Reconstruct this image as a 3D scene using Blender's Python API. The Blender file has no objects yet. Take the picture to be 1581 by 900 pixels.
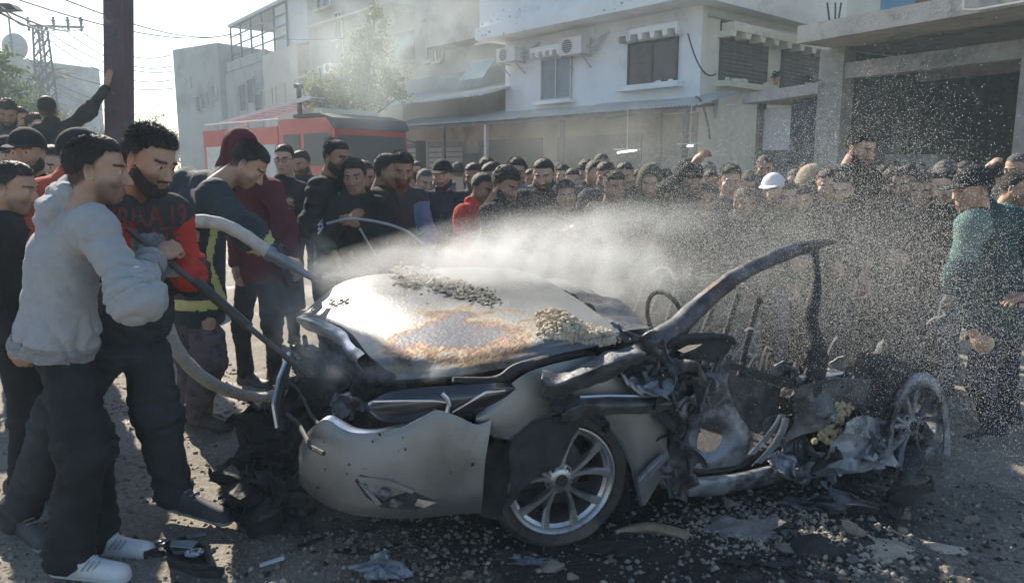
import bpy, math, random
import numpy as np
import openvdb
from mathutils import Vector, Matrix, Euler
random.seed(7); np.random.seed(7)
R = math.radians
S = bpy.context.scene
COL = S.collection

# ------------------------------------------------------------------ camera
FPX, EYE, PITCH = 1150.0, 1.65, R(9.28)          # focal length in pixels of the 1581 px wide photograph
cam = bpy.data.cameras.new('camera'); cam.sensor_width = 36; cam.lens = FPX/1581*36; cam.clip_start = 0.05; cam.clip_end = 2000
camo = bpy.data.objects.new('camera', cam); COL.objects.link(camo)
camo.location = (0, 0, EYE); camo.rotation_euler = (math.pi/2-PITCH, 0, 0)
S.camera = camo
# ------------------------------------------------------------------ sky and sun
SUN_EL, SUN_AZ = R(32), R(-34)                     # azimuth from +Y, negative = left
W = bpy.data.worlds.new('World'); S.world = W; W.use_nodes = True
nt = W.node_tree; bg = nt.nodes['Background']; bg.inputs[1].default_value = 0.085
sky = nt.nodes.new('ShaderNodeTexSky'); sky.sky_type = 'NISHITA'; sky.sun_disc = False
sky.sun_elevation = SUN_EL; sky.sun_rotation = SUN_AZ; sky.air_density = 1.2; sky.dust_density = 0.8; sky.ozone_density = 3.5
nt.links.new(sky.outputs[0], bg.inputs[0])
sl = bpy.data.lights.new('sun', 'SUN'); sl.energy = 5.0; sl.angle = R(0.6); sl.color = (1.0, 0.89, 0.74)
so = bpy.data.objects.new('sun', sl); COL.objects.link(so)
sd = Vector((math.sin(SUN_AZ)*math.cos(SUN_EL), math.cos(SUN_AZ)*math.cos(SUN_EL), math.sin(SUN_EL)))
so.rotation_euler = sd.to_track_quat('Z', 'Y').to_euler(); so.location = (-20, 20, 30)
S.view_settings.view_transform = 'Standard'; S.view_settings.look = 'None'; S.view_settings.gamma = 1
S.view_settings.exposure = 1.15
S.cycles.max_bounces = 6; S.cycles.diffuse_bounces = 3; S.cycles.glossy_bounces = 3; S.cycles.transmission_bounces = 4
S.cycles.volume_bounces = 1; S.cycles.transparent_max_bounces = 8
S.cycles.volume_max_steps = 256
S.cycles.sample_clamp_indirect = 4

# ------------------------------------------------------------------ pixel -> place helpers (used to measure positions off the photograph)
FW = np.array([0, math.cos(PITCH), -math.sin(PITCH)]); UP = np.array([0, math.sin(PITCH), math.cos(PITCH)]); RT = np.array([1., 0, 0])
EY = np.array([0, 0, EYE])
def ray(u, v): return FW + RT*(u-790.5)/FPX - UP*(v-450)/FPX
def PY(u, v, Y): r = ray(u, v); return EY + r*(Y/r[1])
def PG(u, v, z=0.): r = ray(u, v); return EY + r*((z-EYE)/r[2])
def onwall(A, B, u, v):
    r = ray(u, v); ax, ay = A; dx, dy = B[0]-A[0], B[1]-A[1]; L = math.hypot(dx, dy); dx /= L; dy /= L
    det = r[0]*(-dy)+dx*r[1]
    t = (ax*(-dy)+dx*ay)/det; s = (r[0]*ay-r[1]*ax)/det
    return s, EYE+t*r[2]                           # along the wall from A, height

# ------------------------------------------------------------------ object helpers
def link(o, parent=None):
    COL.objects.link(o)
    if parent is not None: o.parent = parent
    return o
def tag(o, label=None, cat=None, group=None, kind=None):
    if label: o['label'] = label
    if cat: o['category'] = cat
    if group: o['group'] = group
    if kind: o['kind'] = kind
    return o
def thing(name, label, cat, loc=(0, 0, 0), rz=0, group=None, scale=1.0):
    o = bpy.data.objects.new(name, None); link(o); o.empty_display_size = .1
    o.location = loc; o.rotation_euler = (0, 0, rz); o.scale = (scale,)*3
    return tag(o, label, cat, group)
def rawmesh(name, v, f, mats=None, smooth=False, mi=None):
    me = bpy.data.meshes.new(name); v = np.asarray(v, dtype=np.float32)
    if isinstance(f, np.ndarray):
        n, k = f.shape
        me.vertices.add(len(v)); me.vertices.foreach_set('co', v.ravel())
        me.loops.add(n*k); me.loops.foreach_set('vertex_index', f.astype(np.int32).ravel())
        me.polygons.add(n); me.polygons.foreach_set('loop_start', np.arange(0, n*k, k, dtype=np.int32))
        me.update(calc_edges=True)
    else:
        me.from_pydata([tuple(map(float, p)) for p in v], [], [tuple(q) for q in f]); me.update()
    for m in (mats if isinstance(mats, (list, tuple)) else [mats]):
        if m is not None: me.materials.append(m)
    if smooth: me.polygons.foreach_set('use_smooth', [True]*len(me.polygons))
    if mi is not None: me.polygons.foreach_set('material_index', mi)
    return me
def mobj(name, v, f, mats, parent=None, smooth=False, mi=None):
    return link(bpy.data.objects.new(name, rawmesh(name, v, f, mats, smooth, mi)), parent)
def inst(name, me, parent=None, loc=None, rot=None, scale=None, mat=None):
    o = bpy.data.objects.new(name, me); link(o, parent)
    if loc is not None: o.location = loc
    if rot is not None: o.rotation_euler = rot
    if scale is not None: o.scale = scale
    if mat is not None: setmat(o, mat)
    return o
def setmat(o, m):
    o.material_slots[0].link = 'OBJECT'; o.material_slots[0].material = m
def frame(d):
    d = np.asarray(d, float); d = d/np.linalg.norm(d)
    a = np.array([0, 0, 1.]) if abs(d[2]) < .92 else np.array([1., 0, 0])
    x = np.cross(a, d); x /= np.linalg.norm(x); return x, np.cross(d, x), d
class MB:
    """collects simple solids into one mesh"""
    def __init__(s): s.v = []; s.f = []; s.mi = []; s.cur = 0
    def add(s, v, f):
        n = len(s.v); s.v += [tuple(map(float, p)) for p in v]; s.f += [tuple(i+n for i in q) for q in f]; s.mi += [s.cur]*len(f); return s
    def box(s, x0, x1, y0, y1, z0, z1):
        v = [(x, y, z) for z in (z0, z1) for y in (y0, y1) for x in (x0, x1)]
        return s.add(v, [(0, 2, 3, 1), (4, 5, 7, 6), (0, 1, 5, 4), (2, 6, 7, 3), (0, 4, 6, 2), (1, 3, 7, 5)])
    def bar(s, a, b, w, h, roll=None):
        a = np.asarray(a, float); b = np.asarray(b, float); x, y, d = frame(b-a)
        v = []
        for p in (a, b):
            for sx, sy in ((-1, -1), (1, -1), (1, 1), (-1, 1)): v.append(p+x*sx*w/2+y*sy*h/2)
        return s.add(v, [(3, 2, 1, 0), (4, 5, 6, 7), (0, 1, 5, 4), (1, 2, 6, 5), (2, 3, 7, 6), (3, 0, 4, 7)])
    def tube(s, pts, r, n=8, cap=True):
        pts = [np.asarray(p, float) for p in pts]; k = len(pts); rr = r if hasattr(r, '__len__') else [r]*k
        v = []; X = None
        for i, p in enumerate(pts):
            d = pts[min(i+1, k-1)]-pts[max(i-1, 0)]
            if np.linalg.norm(d) < 1e-9: d = np.array([0, 0, 1.])
            d = d/np.linalg.norm(d)
            if X is None: X = frame(d)[0]
            else:
                X = X-d*np.dot(X, d); X /= max(np.linalg.norm(X), 1e-9)
            Y = np.cross(d, X)
            for j in range(n):
                a = 2*math.pi*j/n; v.append(p+(X*math.cos(a)+Y*math.sin(a))*rr[i])
        f = [(i*n+j, i*n+(j+1) % n, (i+1)*n+(j+1) % n, (i+1)*n+j) for i in range(k-1) for j in range(n)]
        if cap: f += [tuple(range(n-1, -1, -1)), tuple(range((k-1)*n, k*n))]
        return s.add(v, f)
    def lathe(s, prof, n=32, c=(0, 0, 0), axis='y', closed=False):
        """prof: (radius, along-axis)"""
        v = []
        for r, h in prof:
            for j in range(n):
                a = 2*math.pi*j/n; ca, sa = r*math.cos(a), r*math.sin(a)
                p = {'y': (ca, h, sa), 'z': (ca, sa, h), 'x': (h, ca, sa)}[axis]
                v.append((p[0]+c[0], p[1]+c[1], p[2]+c[2]))
        k = len(prof); f = []
        for i in range(k if closed else k-1):
            for j in range(n):
                a, b = i*n+j, i*n+(j+1) % n; c2, d = ((i+1) % k)*n+(j+1) % n, ((i+1) % k)*n+j
                f.append((a, b, c2, d) if axis != 'y' else (d, c2, b, a))
        return s.add(v, f)
    def prism(s, out, y0, y1, axis='y'):
        """outline in (x,z) extruded along y"""
        n = len(out)
        mk = {'y': lambda p, h: (p[0], h, p[1]), 'z': lambda p, h: (p[0], p[1], h), 'x': lambda p, h: (h, p[0], p[1])}[axis]
        v = [mk(p, y0) for p in out]+[mk(p, y1) for p in out]
        f = [tuple(range(n)), tuple(range(2*n-1, n-1, -1))]+[(j, (j+1) % n, n+(j+1) % n, n+j)[::-1] for j in range(n)]
        return s.add(v, f)
    def rock(s, c, r, sq=(1, 1, 1), rng=random):
        c = np.asarray(c, float); t = (1+5**.5)/2
        iv = [(-1, t, 0), (1, t, 0), (-1, -t, 0), (1, -t, 0), (0, -1, t), (0, 1, t), (0, -1, -t), (0, 1, -t), (t, 0, -1), (t, 0, 1), (-t, 0, -1), (-t, 0, 1)]
        a = rng.uniform(0, 6.28); ca, sa = math.cos(a), math.sin(a); v = []
        for x, y, z in iv:
            q = rng.uniform(.62, 1.12)*r/1.9; x, y, z = x*q*sq[0], y*q*sq[1], z*q*sq[2]
            v.append((c[0]+x*ca-y*sa, c[1]+x*sa+y*ca, c[2]+z))
        return s.add(v, [(0, 11, 5), (0, 5, 1), (0, 1, 7), (0, 7, 10), (0, 10, 11), (1, 5, 9), (5, 11, 4), (11, 10, 2), (10, 7, 6), (7, 1, 8),
                         (3, 9, 4), (3, 4, 2), (3, 2, 6), (3, 6, 8), (3, 8, 9), (4, 9, 5), (2, 4, 11), (6, 2, 10), (8, 6, 7), (9, 8, 1)])
    def build(s, name, mats, parent=None, smooth=False):
        o = mobj(name, s.v, s.f, mats, parent, smooth, s.mi if isinstance(mats, (list, tuple)) else None)
        return o
def smooth_angle(o, ang=40):
    me = o.data; me.polygons.foreach_set('use_smooth', [True]*len(me.polygons))
    try: me.set_sharp_from_angle(angle=R(ang))
    except Exception: pass
    return o

# ------------------------------------------------------------------ numpy noise
_rng = np.random.RandomState(11); _LAT = _rng.rand(32, 32, 32).astype(np.float32)
def vnoise(p):
    p = np.asarray(p, dtype=np.float32); i = np.floor(p).astype(np.int64); f = p-i; f = f*f*(3-2*f); i0 = i & 31; i1 = (i+1) & 31
    g = lambda a, b, c: _LAT[a[..., 0] if 0 else a, b, c]
    x0, y0, z0, x1, y1, z1 = i0[..., 0], i0[..., 1], i0[..., 2], i1[..., 0], i1[..., 1], i1[..., 2]
    fx, fy, fz = f[..., 0], f[..., 1], f[..., 2]
    c00 = g(x0, y0, z0)*(1-fx)+g(x1, y0, z0)*fx; c10 = g(x0, y1, z0)*(1-fx)+g(x1, y1, z0)*fx
    c01 = g(x0, y0, z1)*(1-fx)+g(x1, y0, z1)*fx; c11 = g(x0, y1, z1)*(1-fx)+g(x1, y1, z1)*fx
    return ((c00*(1-fy)+c10*fy)*(1-fz)+(c01*(1-fy)+c11*fy)*fz)*2-1
def fbm(p, o=3):
    r = 0; a = 1.; p = np.asarray(p, dtype=np.float32)
    for k in range(o): r = r+a*vnoise(p*(2**k)+17.3*k); a *= .5
    return r

# ------------------------------------------------------------------ materials
MATS = {}
def rgb(r, g, b): return (r, g, b, 1)
def mat(name, c1, c2=None, sc=4, rough=.8, metal=0, bump=.0, bsc=30, detail=5, spec=.5, coat=0, c3=None, sc3=1.2, t3=(.5, .62), rough2=None):
    if name in MATS: return MATS[name]
    m = bpy.data.materials.new(name); m.use_nodes = True; nt = m.node_tree; b = nt.nodes['Principled BSDF']; L = nt.links.new
    b.inputs['Roughness'].default_value = rough; b.inputs['Metallic'].default_value = metal; b.inputs['Specular IOR Level'].default_value = spec
    b.inputs['Coat Weight'].default_value = coat
    tc = nt.nodes.new('ShaderNodeTexCoord')
    if c2 is None: b.inputs['Base Color'].default_value = rgb(*c1)
    else:
        n = nt.nodes.new('ShaderNodeTexNoise'); n.inputs['Scale'].default_value = sc; n.inputs['Detail'].default_value = detail; n.inputs['Roughness'].default_value = .62
        L(tc.outputs['Object'], n.inputs['Vector'])
        r = nt.nodes.new('ShaderNodeValToRGB'); r.color_ramp.elements[0].position = .35; r.color_ramp.elements[1].position = .65
        r.color_ramp.elements[0].color = rgb(*c1); r.color_ramp.elements[1].color = rgb(*c2)
        L(n.outputs[0], r.inputs[0]); out = r.outputs[0]
        if c3 is not None:
            n3 = nt.nodes.new('ShaderNodeTexNoise'); n3.inputs['Scale'].default_value = sc3; n3.inputs['Detail'].default_value = 7; n3.inputs['Roughness'].default_value = .7
            L(tc.outputs['Object'], n3.inputs['Vector'])
            mr = nt.nodes.new('ShaderNodeMapRange'); mr.inputs[1].default_value = t3[0]; mr.inputs[2].default_value = t3[1]; L(n3.outputs[0], mr.inputs[0])
            mx = nt.nodes.new('ShaderNodeMix'); mx.data_type = 'RGBA'; L(mr.outputs[0], mx.inputs[0]); L(out, mx.inputs[6]); mx.inputs[7].default_value = rgb(*c3)
            out = mx.outputs[2]
        L(out, b.inputs['Base Color'])
        if rough2 is not None:
            mr2 = nt.nodes.new('ShaderNodeMapRange'); mr2.inputs[3].default_value = rough; mr2.inputs[4].default_value = rough2
            L(n.outputs[0], mr2.inputs[0]); L(mr2.outputs[0], b.inputs['Roughness'])
    if bump:
        nb = nt.nodes.new('ShaderNodeTexNoise'); nb.inputs['Scale'].default_value = bsc; nb.inputs['Detail'].default_value = 6; nb.inputs['Roughness'].default_value = .65
        L(tc.outputs['Object'], nb.inputs['Vector'])
        bp = nt.nodes.new('ShaderNodeBump'); bp.inputs['Strength'].default_value = bump; bp.inputs['Distance'].default_value = .02
        L(nb.outputs[0], bp.inputs['Height']); L(bp.outputs[0], b.inputs['Normal'])
    MATS[name] = m; return m
def glassmat(name, col=(.05, .07, .08), rough=.08, alpha=1):
    m = mat(name, col, rough=rough, spec=.8)
    if alpha < 1: m.node_tree.nodes['Principled BSDF'].inputs['Alpha'].default_value = alpha
    return m
# ================================================================== THE SETTING
m_conc = mat('concrete', (.30, .29, .27), (.42, .41, .38), 3, .9, bump=.5, bsc=25, c3=(.20, .20, .19), sc3=1.5)
m_conc_d = mat('raw concrete', (.22, .21, .19), (.36, .34, .31), 2, .9, bump=.6, bsc=18, c3=(.14, .14, .14), sc3=2.2, t3=(.52, .66))
m_white = mat('white painted plaster', (.70, .72, .72), (.80, .81, .80), 1.3, .85, bump=.25, bsc=14, c3=(.42, .43, .42), sc3=1.1, t3=(.56, .75))
m_cream = mat('cream plaster', (.68, .63, .50), (.80, .75, .62), 1.3, .85, bump=.25, bsc=14, c3=(.38, .36, .32), sc3=1.4, t3=(.56, .74))
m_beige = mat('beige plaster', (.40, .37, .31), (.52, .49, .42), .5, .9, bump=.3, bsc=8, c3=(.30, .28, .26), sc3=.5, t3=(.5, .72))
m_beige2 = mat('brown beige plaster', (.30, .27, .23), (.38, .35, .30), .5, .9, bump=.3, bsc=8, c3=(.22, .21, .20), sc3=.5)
m_grey = mat('grey plaster', (.24, .25, .25), (.33, .34, .33), .5, .9, bump=.3, bsc=8, c3=(.17, .18, .18), sc3=.4)
m_win = glassmat('dark window glass', (.04, .05, .06))
m_frame = mat('aluminium frame', (.45, .46, .46), rough=.5, metal=.4)
m_shut = mat('brown shutter', (.085, .062, .052), (.13, .10, .085), 6, .6)
m_corr = mat('corrugated sheet', (.36, .39, .40), (.50, .53, .53), 1.5, .55, metal=.3, bump=.2, c3=(.28, .24, .20), sc3=1.2, t3=(.58, .7))
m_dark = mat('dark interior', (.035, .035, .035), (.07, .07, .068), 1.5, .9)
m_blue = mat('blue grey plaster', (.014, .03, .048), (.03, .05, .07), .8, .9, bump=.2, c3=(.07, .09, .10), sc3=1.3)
m_steel = mat('dark steel', (.05, .05, .055), (.09, .09, .09), 8, .55, metal=.5)
m_red = mat('red truck paint', (.42, .010, .012), (.52, .02, .02), 2, .4, coat=.3)
m_black = mat('black plastic', (.015, .015, .016), (.03, .03, .03), 8, .55)

# ground: one sheet, finer near the camera
def ground_h(x, y):
    p = np.stack([x, y, np.zeros_like(x)], -1)
    near = np.clip(1-np.hypot(x-.5, y-4)/9, 0, 1)
    return (fbm(p*1.1, 3)*.018+fbm(p*6, 2)*.007)*near
def axis_pts(lo, hi, step, far):
    a = list(np.arange(lo, hi+1e-6, step)); g = step
    x = hi
    while x < far: g *= 1.35; x += g; a.append(x)
    x = lo; g = step
    while x > -far: g *= 1.35; x -= g; a.insert(0, x)
    return np.array(a)
gx = axis_pts(-4.5, 5.5, .035, 600); gy = axis_pts(1.6, 8.0, .035, 600)
XX, YY = np.meshgrid(gx, gy, indexing='ij'); ZZ = ground_h(XX, YY)
nx, ny = XX.shape; idx = np.arange(nx*ny).reshape(nx, ny)
q = np.stack([idx[:-1, :-1], idx[1:, :-1], idx[1:, 1:], idx[:-1, 1:]], -1).reshape(-1, 4)
def ground_mat():
    m = bpy.data.materials.new('dusty burnt ground'); m.use_nodes = True; nt = m.node_tree; b = nt.nodes['Principled BSDF']; L = nt.links.new
    tc = nt.nodes.new('ShaderNodeTexCoord')
    def noise(sc, det=8, ro=.7):
        n = nt.nodes.new('ShaderNodeTexNoise'); n.inputs['Scale'].default_value = sc; n.inputs['Detail'].default_value = det; n.inputs['Roughness'].default_value = ro
        L(tc.outputs['Object'], n.inputs['Vector']); return n.outputs[0]
    def ramp(s, st):
        r = nt.nodes.new('ShaderNodeValToRGB'); e = r.color_ramp.elements
        e[0].position, e[0].color = st[0][0], rgb(*st[0][1]); e[1].position, e[1].color = st[-1][0], rgb(*st[-1][1])
        for p_, c_ in st[1:-1]: k = e.new(p_); k.color = rgb(*c_)
        L(s, r.inputs[0]); return r.outputs[0]
    def mix(f, a, b_):
        x = nt.nodes.new('ShaderNodeMix'); x.data_type = 'RGBA'; L(f, x.inputs[0]); L(a, x.inputs[6]); L(b_, x.inputs[7]); return x.outputs[2]
    def math_(op, a, b_=None):
        x = nt.nodes.new('ShaderNodeMath'); x.operation = op
        for k, s in ((0, a), (1, b_)):
            if s is None: continue
            if isinstance(s, (int, float)): x.inputs[k].default_value = s
            else: L(s, x.inputs[k])
        return x.outputs[0]
    base = ramp(noise(2.2), [(.3, (.16, .14, .12)), (.5, (.28, .245, .20)), (.7, (.40, .355, .29))])
    grit = ramp(noise(45, 6, .8), [(.35, (.07, .065, .06)), (.5, (.25, .225, .19)), (.66, (.55, .52, .45))])
    col = mix(math_('MULTIPLY', noise(9, 4), .95), base, grit)
    # soot and oily burnt soil round the wreck: an ellipse in the car's own place
    sx = nt.nodes.new('ShaderNodeSeparateXYZ'); L(tc.outputs['Object'], sx.inputs[0])
    dx = math_('DIVIDE', math_('SUBTRACT', sx.outputs[0], .65), 1.5); dy = math_('DIVIDE', math_('SUBTRACT', sx.outputs[1], 3.6), 1.25)
    rr = math_('SQRT', math_('ADD', math_('MULTIPLY', dx, dx), math_('MULTIPLY', dy, dy)))
    f = math_('ADD', rr, math_('MULTIPLY', math_('SUBTRACT', noise(2.6, 9, .72), .5), 1.7))
    mr = nt.nodes.new('ShaderNodeMapRange'); mr.inputs[1].default_value = .75; mr.inputs[2].default_value = 1.15; mr.inputs[3].default_value = .93; mr.inputs[4].default_value = 0; L(f, mr.inputs[0])
    soot = ramp(noise(30, 5), [(.35, (.010, .010, .011)), (.62, (.03, .03, .03)), (.72, (.12, .11, .10))])
    col = mix(mr.outputs[0], col, soot)
    # spilled greyish ash water
    wet = nt.nodes.new('ShaderNodeMapRange'); wet.inputs[1].default_value = .54; wet.inputs[2].default_value = .60; L(noise(1.3, 6, .6), wet.inputs[0])
    rgh = nt.nodes.new('ShaderNodeMapRange'); rgh.inputs[3].default_value = .9; rgh.inputs[4].default_value = .42; L(wet.outputs[0], rgh.inputs[0]); L(rgh.outputs[0], b.inputs['Roughness'])
    dk = nt.nodes.new('ShaderNodeMix'); dk.data_type = 'RGBA'; dk.blend_type = 'MULTIPLY'; L(math_('MULTIPLY', wet.outputs[0], .45), dk.inputs[0]); L(col, dk.inputs[6]); dk.inputs[7].default_value = (.35, .35, .38, 1)
    L(dk.outputs[2], b.inputs['Base Color'])
    bp = nt.nodes.new('ShaderNodeBump'); bp.inputs['Strength'].default_value = .9; bp.inputs['Distance'].default_value = .03
    L(math_('ADD', noise(14, 9, .75), math_('MULTIPLY', noise(60, 5, .7), .5)), bp.inputs['Height']); L(bp.outputs[0], b.inputs['Normal'])
    b.inputs['Specular IOR Level'].default_value = .35
    return m
m_ground = ground_mat()
tag(mobj('ground', np.stack([XX, YY, ZZ], -1).reshape(-1, 3), q, m_ground, smooth=True), kind='structure')

# ---- buildings: local frame x along the wall, -y towards the street, z up
def bld(name, label, A, B, cat='building'):
    rz = math.atan2(B[1]-A[1], B[0]-A[0]); return thing(name, label, cat, (A[0], A[1], 0), rz)
def rect(A, B, u0, v0, u1, v1):
    s0, z0 = onwall(A, B, u0, v1); s1, z1 = onwall(A, B, u1, v0); return min(s0, s1), max(s0, s1), z0, z1
def window(root, r, fm=None, pm=None, proud=.06, fw=.07, mull=1, name='window', y=0.):
    s0, s1, z0, z1 = r; fm = fm or m_frame; pm = pm or m_win
    m = MB(); m.box(s0-fw, s1+fw, y-proud, y+.02, z1, z1+fw); m.box(s0-fw, s1+fw, y-proud, y+.02, z0-fw, z0)
    m.box(s0-fw, s0, y-proud, y+.02, z0, z1); m.box(s1, s1+fw, y-proud, y+.02, z0, z1)
    for k in range(mull): x = s0+(s1-s0)*(k+1)/(mull+1); m.box(x-.025, x+.025, y-proud+.01, y+.02, z0, z1)
    w = m.build(name, fm, root)
    p = MB(); p.box(s0, s1, y-.02, y+.015, z0, z1); p.build('pane', pm, w); return w
def sill(root, r, m_, ext=.12, out=.16, h=.08, name='window_sill', lumps=0, y=0.):
    s0, s1, z0, z1 = r; m = MB(); m.box(s0-ext, s1+ext, y-out, y+.02, z0-.07-h, z0-.071)
    for k in range(lumps):
        x = s0+(s1-s0)*random.random(); m.rock((x, -out*.6, z0-.05), .07, (1.6, .8, .8))
    return m.build(name, m_, root)

# white corner house ---------------------------------------------------------
HK = (4.64, 19.0); HL = (-.21, 24.43); HR = (HK[0]+7.6*.7459, HK[1]+7.6*.6662)
h = bld('corner_house', 'white two storey corner house with overhanging upper floor, brown shutters and air conditioners', HL, HK)
LL = math.hypot(HK[0]-HL[0], HK[1]-HL[1]); 
m = MB(); m.box(0, LL, 0, 7.6, 0, 5.6); m.build('wall', m_white, h)
# lower storey darker grey band below the awning, standing 3 mm proud
m = MB(); m.box(-.5, LL+.004, -.004, .1, 0, 3.05); m.build('shop_wall', mat('dark grey shop wall', (.22, .21, .19), (.33, .31, .28), 1, .9, c3=(.12, .12, .12), sc3=.8), h)
m = MB(); m.box(-.35, LL+.5, -.95, 9, 5.6, 5.95); m.box(-.3, LL+.45, -.8, 8.6, 5.95, 9.2); 
m.build('upper_floor', m_white, h)
# rusty spalled patches on the overhang
m = MB()
for k in range(26):
    x = random.choice([random.uniform(-.3, 1.6), random.uniform(4.5, LL+.5)]); z = random.uniform(5.62, 5.9) if random.random() < .6 else random.uniform(5.96, 6.6)
    yy = -.954 if z < 5.95 else -.804
    r_ = random.uniform(.02, .08); pts = [(x+math.cos(a)*r_*random.uniform(.5, 1.3), z+math.sin(a)*r_*.6*random.uniform(.5, 1.2)) for a in np.linspace(0, 6.283, 8)[:-1]]
    m.prism(pts[::-1], yy, yy+.01)
tag(m.build('plaster_damage', mat('bare patch', (.34, .34, .33), (.46, .46, .45), 5, .9), h), kind='stuff')
# windows on the left face
r1 = rect(HL, HK, 972, 60, 1046, 130); w1 = window(h, r1, mat('dark window frame', (.05, .045, .04), rough=.6), mat('brown window leaf', (.07, .05, .045), (.10, .08, .075), 3, .4), fw=.05, mull=1)
m = MB(); s0, s1, z0, z1 = r1; m.box(s0+.03, (s0+s1)/2-.04, -.045, -.021, z0+.05, z0+.45); m.box(s0+.03, (s0+s1)/2-.04, -.045, -.021, z0+.5, z1-.06); m.build('shutter_leaf', m_shut, w1)
def scallop(root, s0, s1, z, nm='window_hood'):
    m = MB(); n = 5; wd = (s1-s0)/n
    m.box(s0, s1, -.38, .02, z+.10, z+.24)
    for k in range(n+1):
        x = s0+k*wd; a = max(s0, x-wd*.22); b = min(s1, x+wd*.22)
        m.prism([(a, z+.1), (a+.03, z-.05), (b-.03, z-.05), (b, z+.1)][::-1], -.36, .01)
    return m.build(nm, m_white, root)
scallop(h, r1[0]-.18, r1[1]+.25, r1[3]+.10); sill(h, r1, m_white, .25, .3, .14, lumps=3)
r2 = rect(HL, HK, 838, 88, 882, 154); window(h, r2, m_frame, mat('grey roller blind', (.20, .23, .25), (.26, .29, .31), 2, .6), fw=.05)
scallop(h, r2[0]-.2, r2[1]+.1, r2[3]+.1); sill(h, r2, m_white, .2, .25, .1)
def aircon(root, u0, v0, u1, v1, A=HL, B=HK, label=None):
    s0, s1, z0, z1 = rect(A, B, u0, v0, u1, v1); p = root
    t = thing('air_conditioner', label, 'air conditioner', root.matrix_world @ Vector((0, 0, 0)), 0)
    M_ = Matrix.Translation((A[0], A[1], 0)) @ Matrix.Rotation(math.atan2(B[1]-A[1], B[0]-A[0]), 4, 'Z')
    t.matrix_world = M_ @ Matrix.Translation(((s0+s1)/2, 0, z0)); wd = .85; hh = z1-z0
    m = MB(); m.box(-wd/2, wd/2, -.5, -.14, 0, hh); m.build('casing', m_wht2, t)
    m = MB(); m.lathe([(.001, -.515), (hh*.36, -.515), (hh*.42, -.502)], 20, (-.12, 0, hh/2)); m.build('fan_grille', mat('fan grille', (.13, .13, .13), rough=.6), t)
    m = MB()
    for k in range(7): m.box(-wd/2+.04, wd/2-.27, -.522, -.516, hh*(.12+.125*k), hh*(.12+.125*k)+.01)
    m.build('grille_bar', m_wht2, t)
    m = MB(); m.box(-wd/2+.05, -wd/2+.09, -.5, 0, -.04, -.001); m.box(wd/2-.09, wd/2-.05, -.5, 0, -.04, -.001); m.bar((-wd/2+.07, -.4, -.04), (-wd/2+.07, 0, -.35), .03, .03); m.bar((wd/2-.07, -.4, -.04), (wd/2-.07, 0, -.35), .03, .03); m.build('bracket', m_frame, t)
    m = MB(); m.tube([(wd/2, -.25, hh*.5), (wd/2+.15, -.2, hh*.4), (wd/2+.35, -.1, hh*.9), (wd/2+.6, -.02, hh*1.15)], .025, 6); m.tube([(wd/2, -.25, hh*.3), (wd/2+.2, -.2, hh*.2), (wd/2+.5, -.03, hh*.95)], .02, 6); m.build('pipe', mat('pale pipe', (.5, .48, .44), rough=.8), t)
m_wht2 = mat('off white enamel', (.60, .59, .55), (.68, .67, .63), 5, .5)
aircon(h, 786, 74, 812, 100, label='smaller air conditioner at the far end of the white house wall')
aircon(h, 880, 58, 918, 90, label='larger air conditioner beside the brown window of the white house')
# right face of the house : own wall with its own frame, in a warmer tone than the left face
h2 = thing('house_front', '', '', (HK[0], HK[1], 0)); h2.name = 'side_wall'
for k_ in ('label', 'category'):
    if k_ in h2: del h2[k_]
h2.parent = h; h2.matrix_parent_inverse = Matrix.Identity(4)
ang2 = math.atan2(HR[1]-HK[1], HR[0]-HK[0]); MW = Matrix.Translation((HK[0], HK[1], 0)) @ Matrix.Rotation(ang2, 4, 'Z')
MH = Matrix.Translation((HL[0], HL[1], 0)) @ Matrix.Rotation(math.atan2(HK[1]-HL[1], HK[0]-HL[0]), 4, 'Z')
h2.matrix_local = MH.inverted() @ MW
LR = math.hypot(HR[0]-HK[0], HR[1]-HK[1])
m = MB(); m.box(.004, LR+2, -.012, .1, 0, 5.58); m.build('facade', m_cream, h2)
m = MB(); m.box(-.0, LR+5, -.04, .5, 6.0, 9.4); m.build('upper_facade', m_cream, h2)
m = MB(); m.box(.2, .32, -.09, -.0, 5.35, 5.42); m.box(.3, LR+1.5, -.10, -.03, 5.36, 5.42); m.build('drain_pipe', m_frame, h2)
for (a, b, c, d, cols) in ((1110, 52, 1184, 122, 3), (1204, 70, 1268, 138, 3)):
    r_ = rect(HK, HR, a, b, c, d); s0, s1, z0, z1 = r_
    w = MB(); w.box(s0-.06, s1+.06, -.05, -.012, z0-.05, z1+.05); w = w.build('window', mat('dark shutter frame', (.05, .04, .036), rough=.6), h2)
    n = 14; sme = None
    for c_ in range(cols):
        xa = s0+(s1-s0)*c_/cols+.02; xb = s0+(s1-s0)*(c_+1)/cols-.02
        for k in range(n):
            z = z0+(z1-z0)*(k+.5)/n
            if c_ == 2 and a == 1110 and k == 4: continue
            hh = (z1-z0)/n*.45
            if sme is None: sl_ = MB(); sl_.add([(0, -.052, -hh), (xb-xa, -.052, -hh), (xb-xa, -.085, -hh*.2), (0, -.085, -hh*.2), (0, -.055, hh*.8), (xb-xa, -.055, hh*.8)], [(0, 1, 2, 3), (3, 2, 5, 4)]); sme = rawmesh('slat', sl_.v, sl_.f, m_shut)
            inst('slat', sme, w, (xa, 0, z))
    m = MB(); m.box(s0-.15, s1+.15, -.3, 0, z0-.2, z0-.06)
    for k in range(6): m.rock((random.uniform(s0, s1), -.18, z0-.02), .10, (1.5, .8, .8))
    m.build('window_sill', m_cream, h2)
s0, z0 = onwall(HK, HR, 1112, 40); s1, z1 = onwall(HK, HR, 1270, 72)
m = MB(); n = 9
m.box(s0, s1+.8, -.42, .0, z0-.16, z0+.05)
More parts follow.
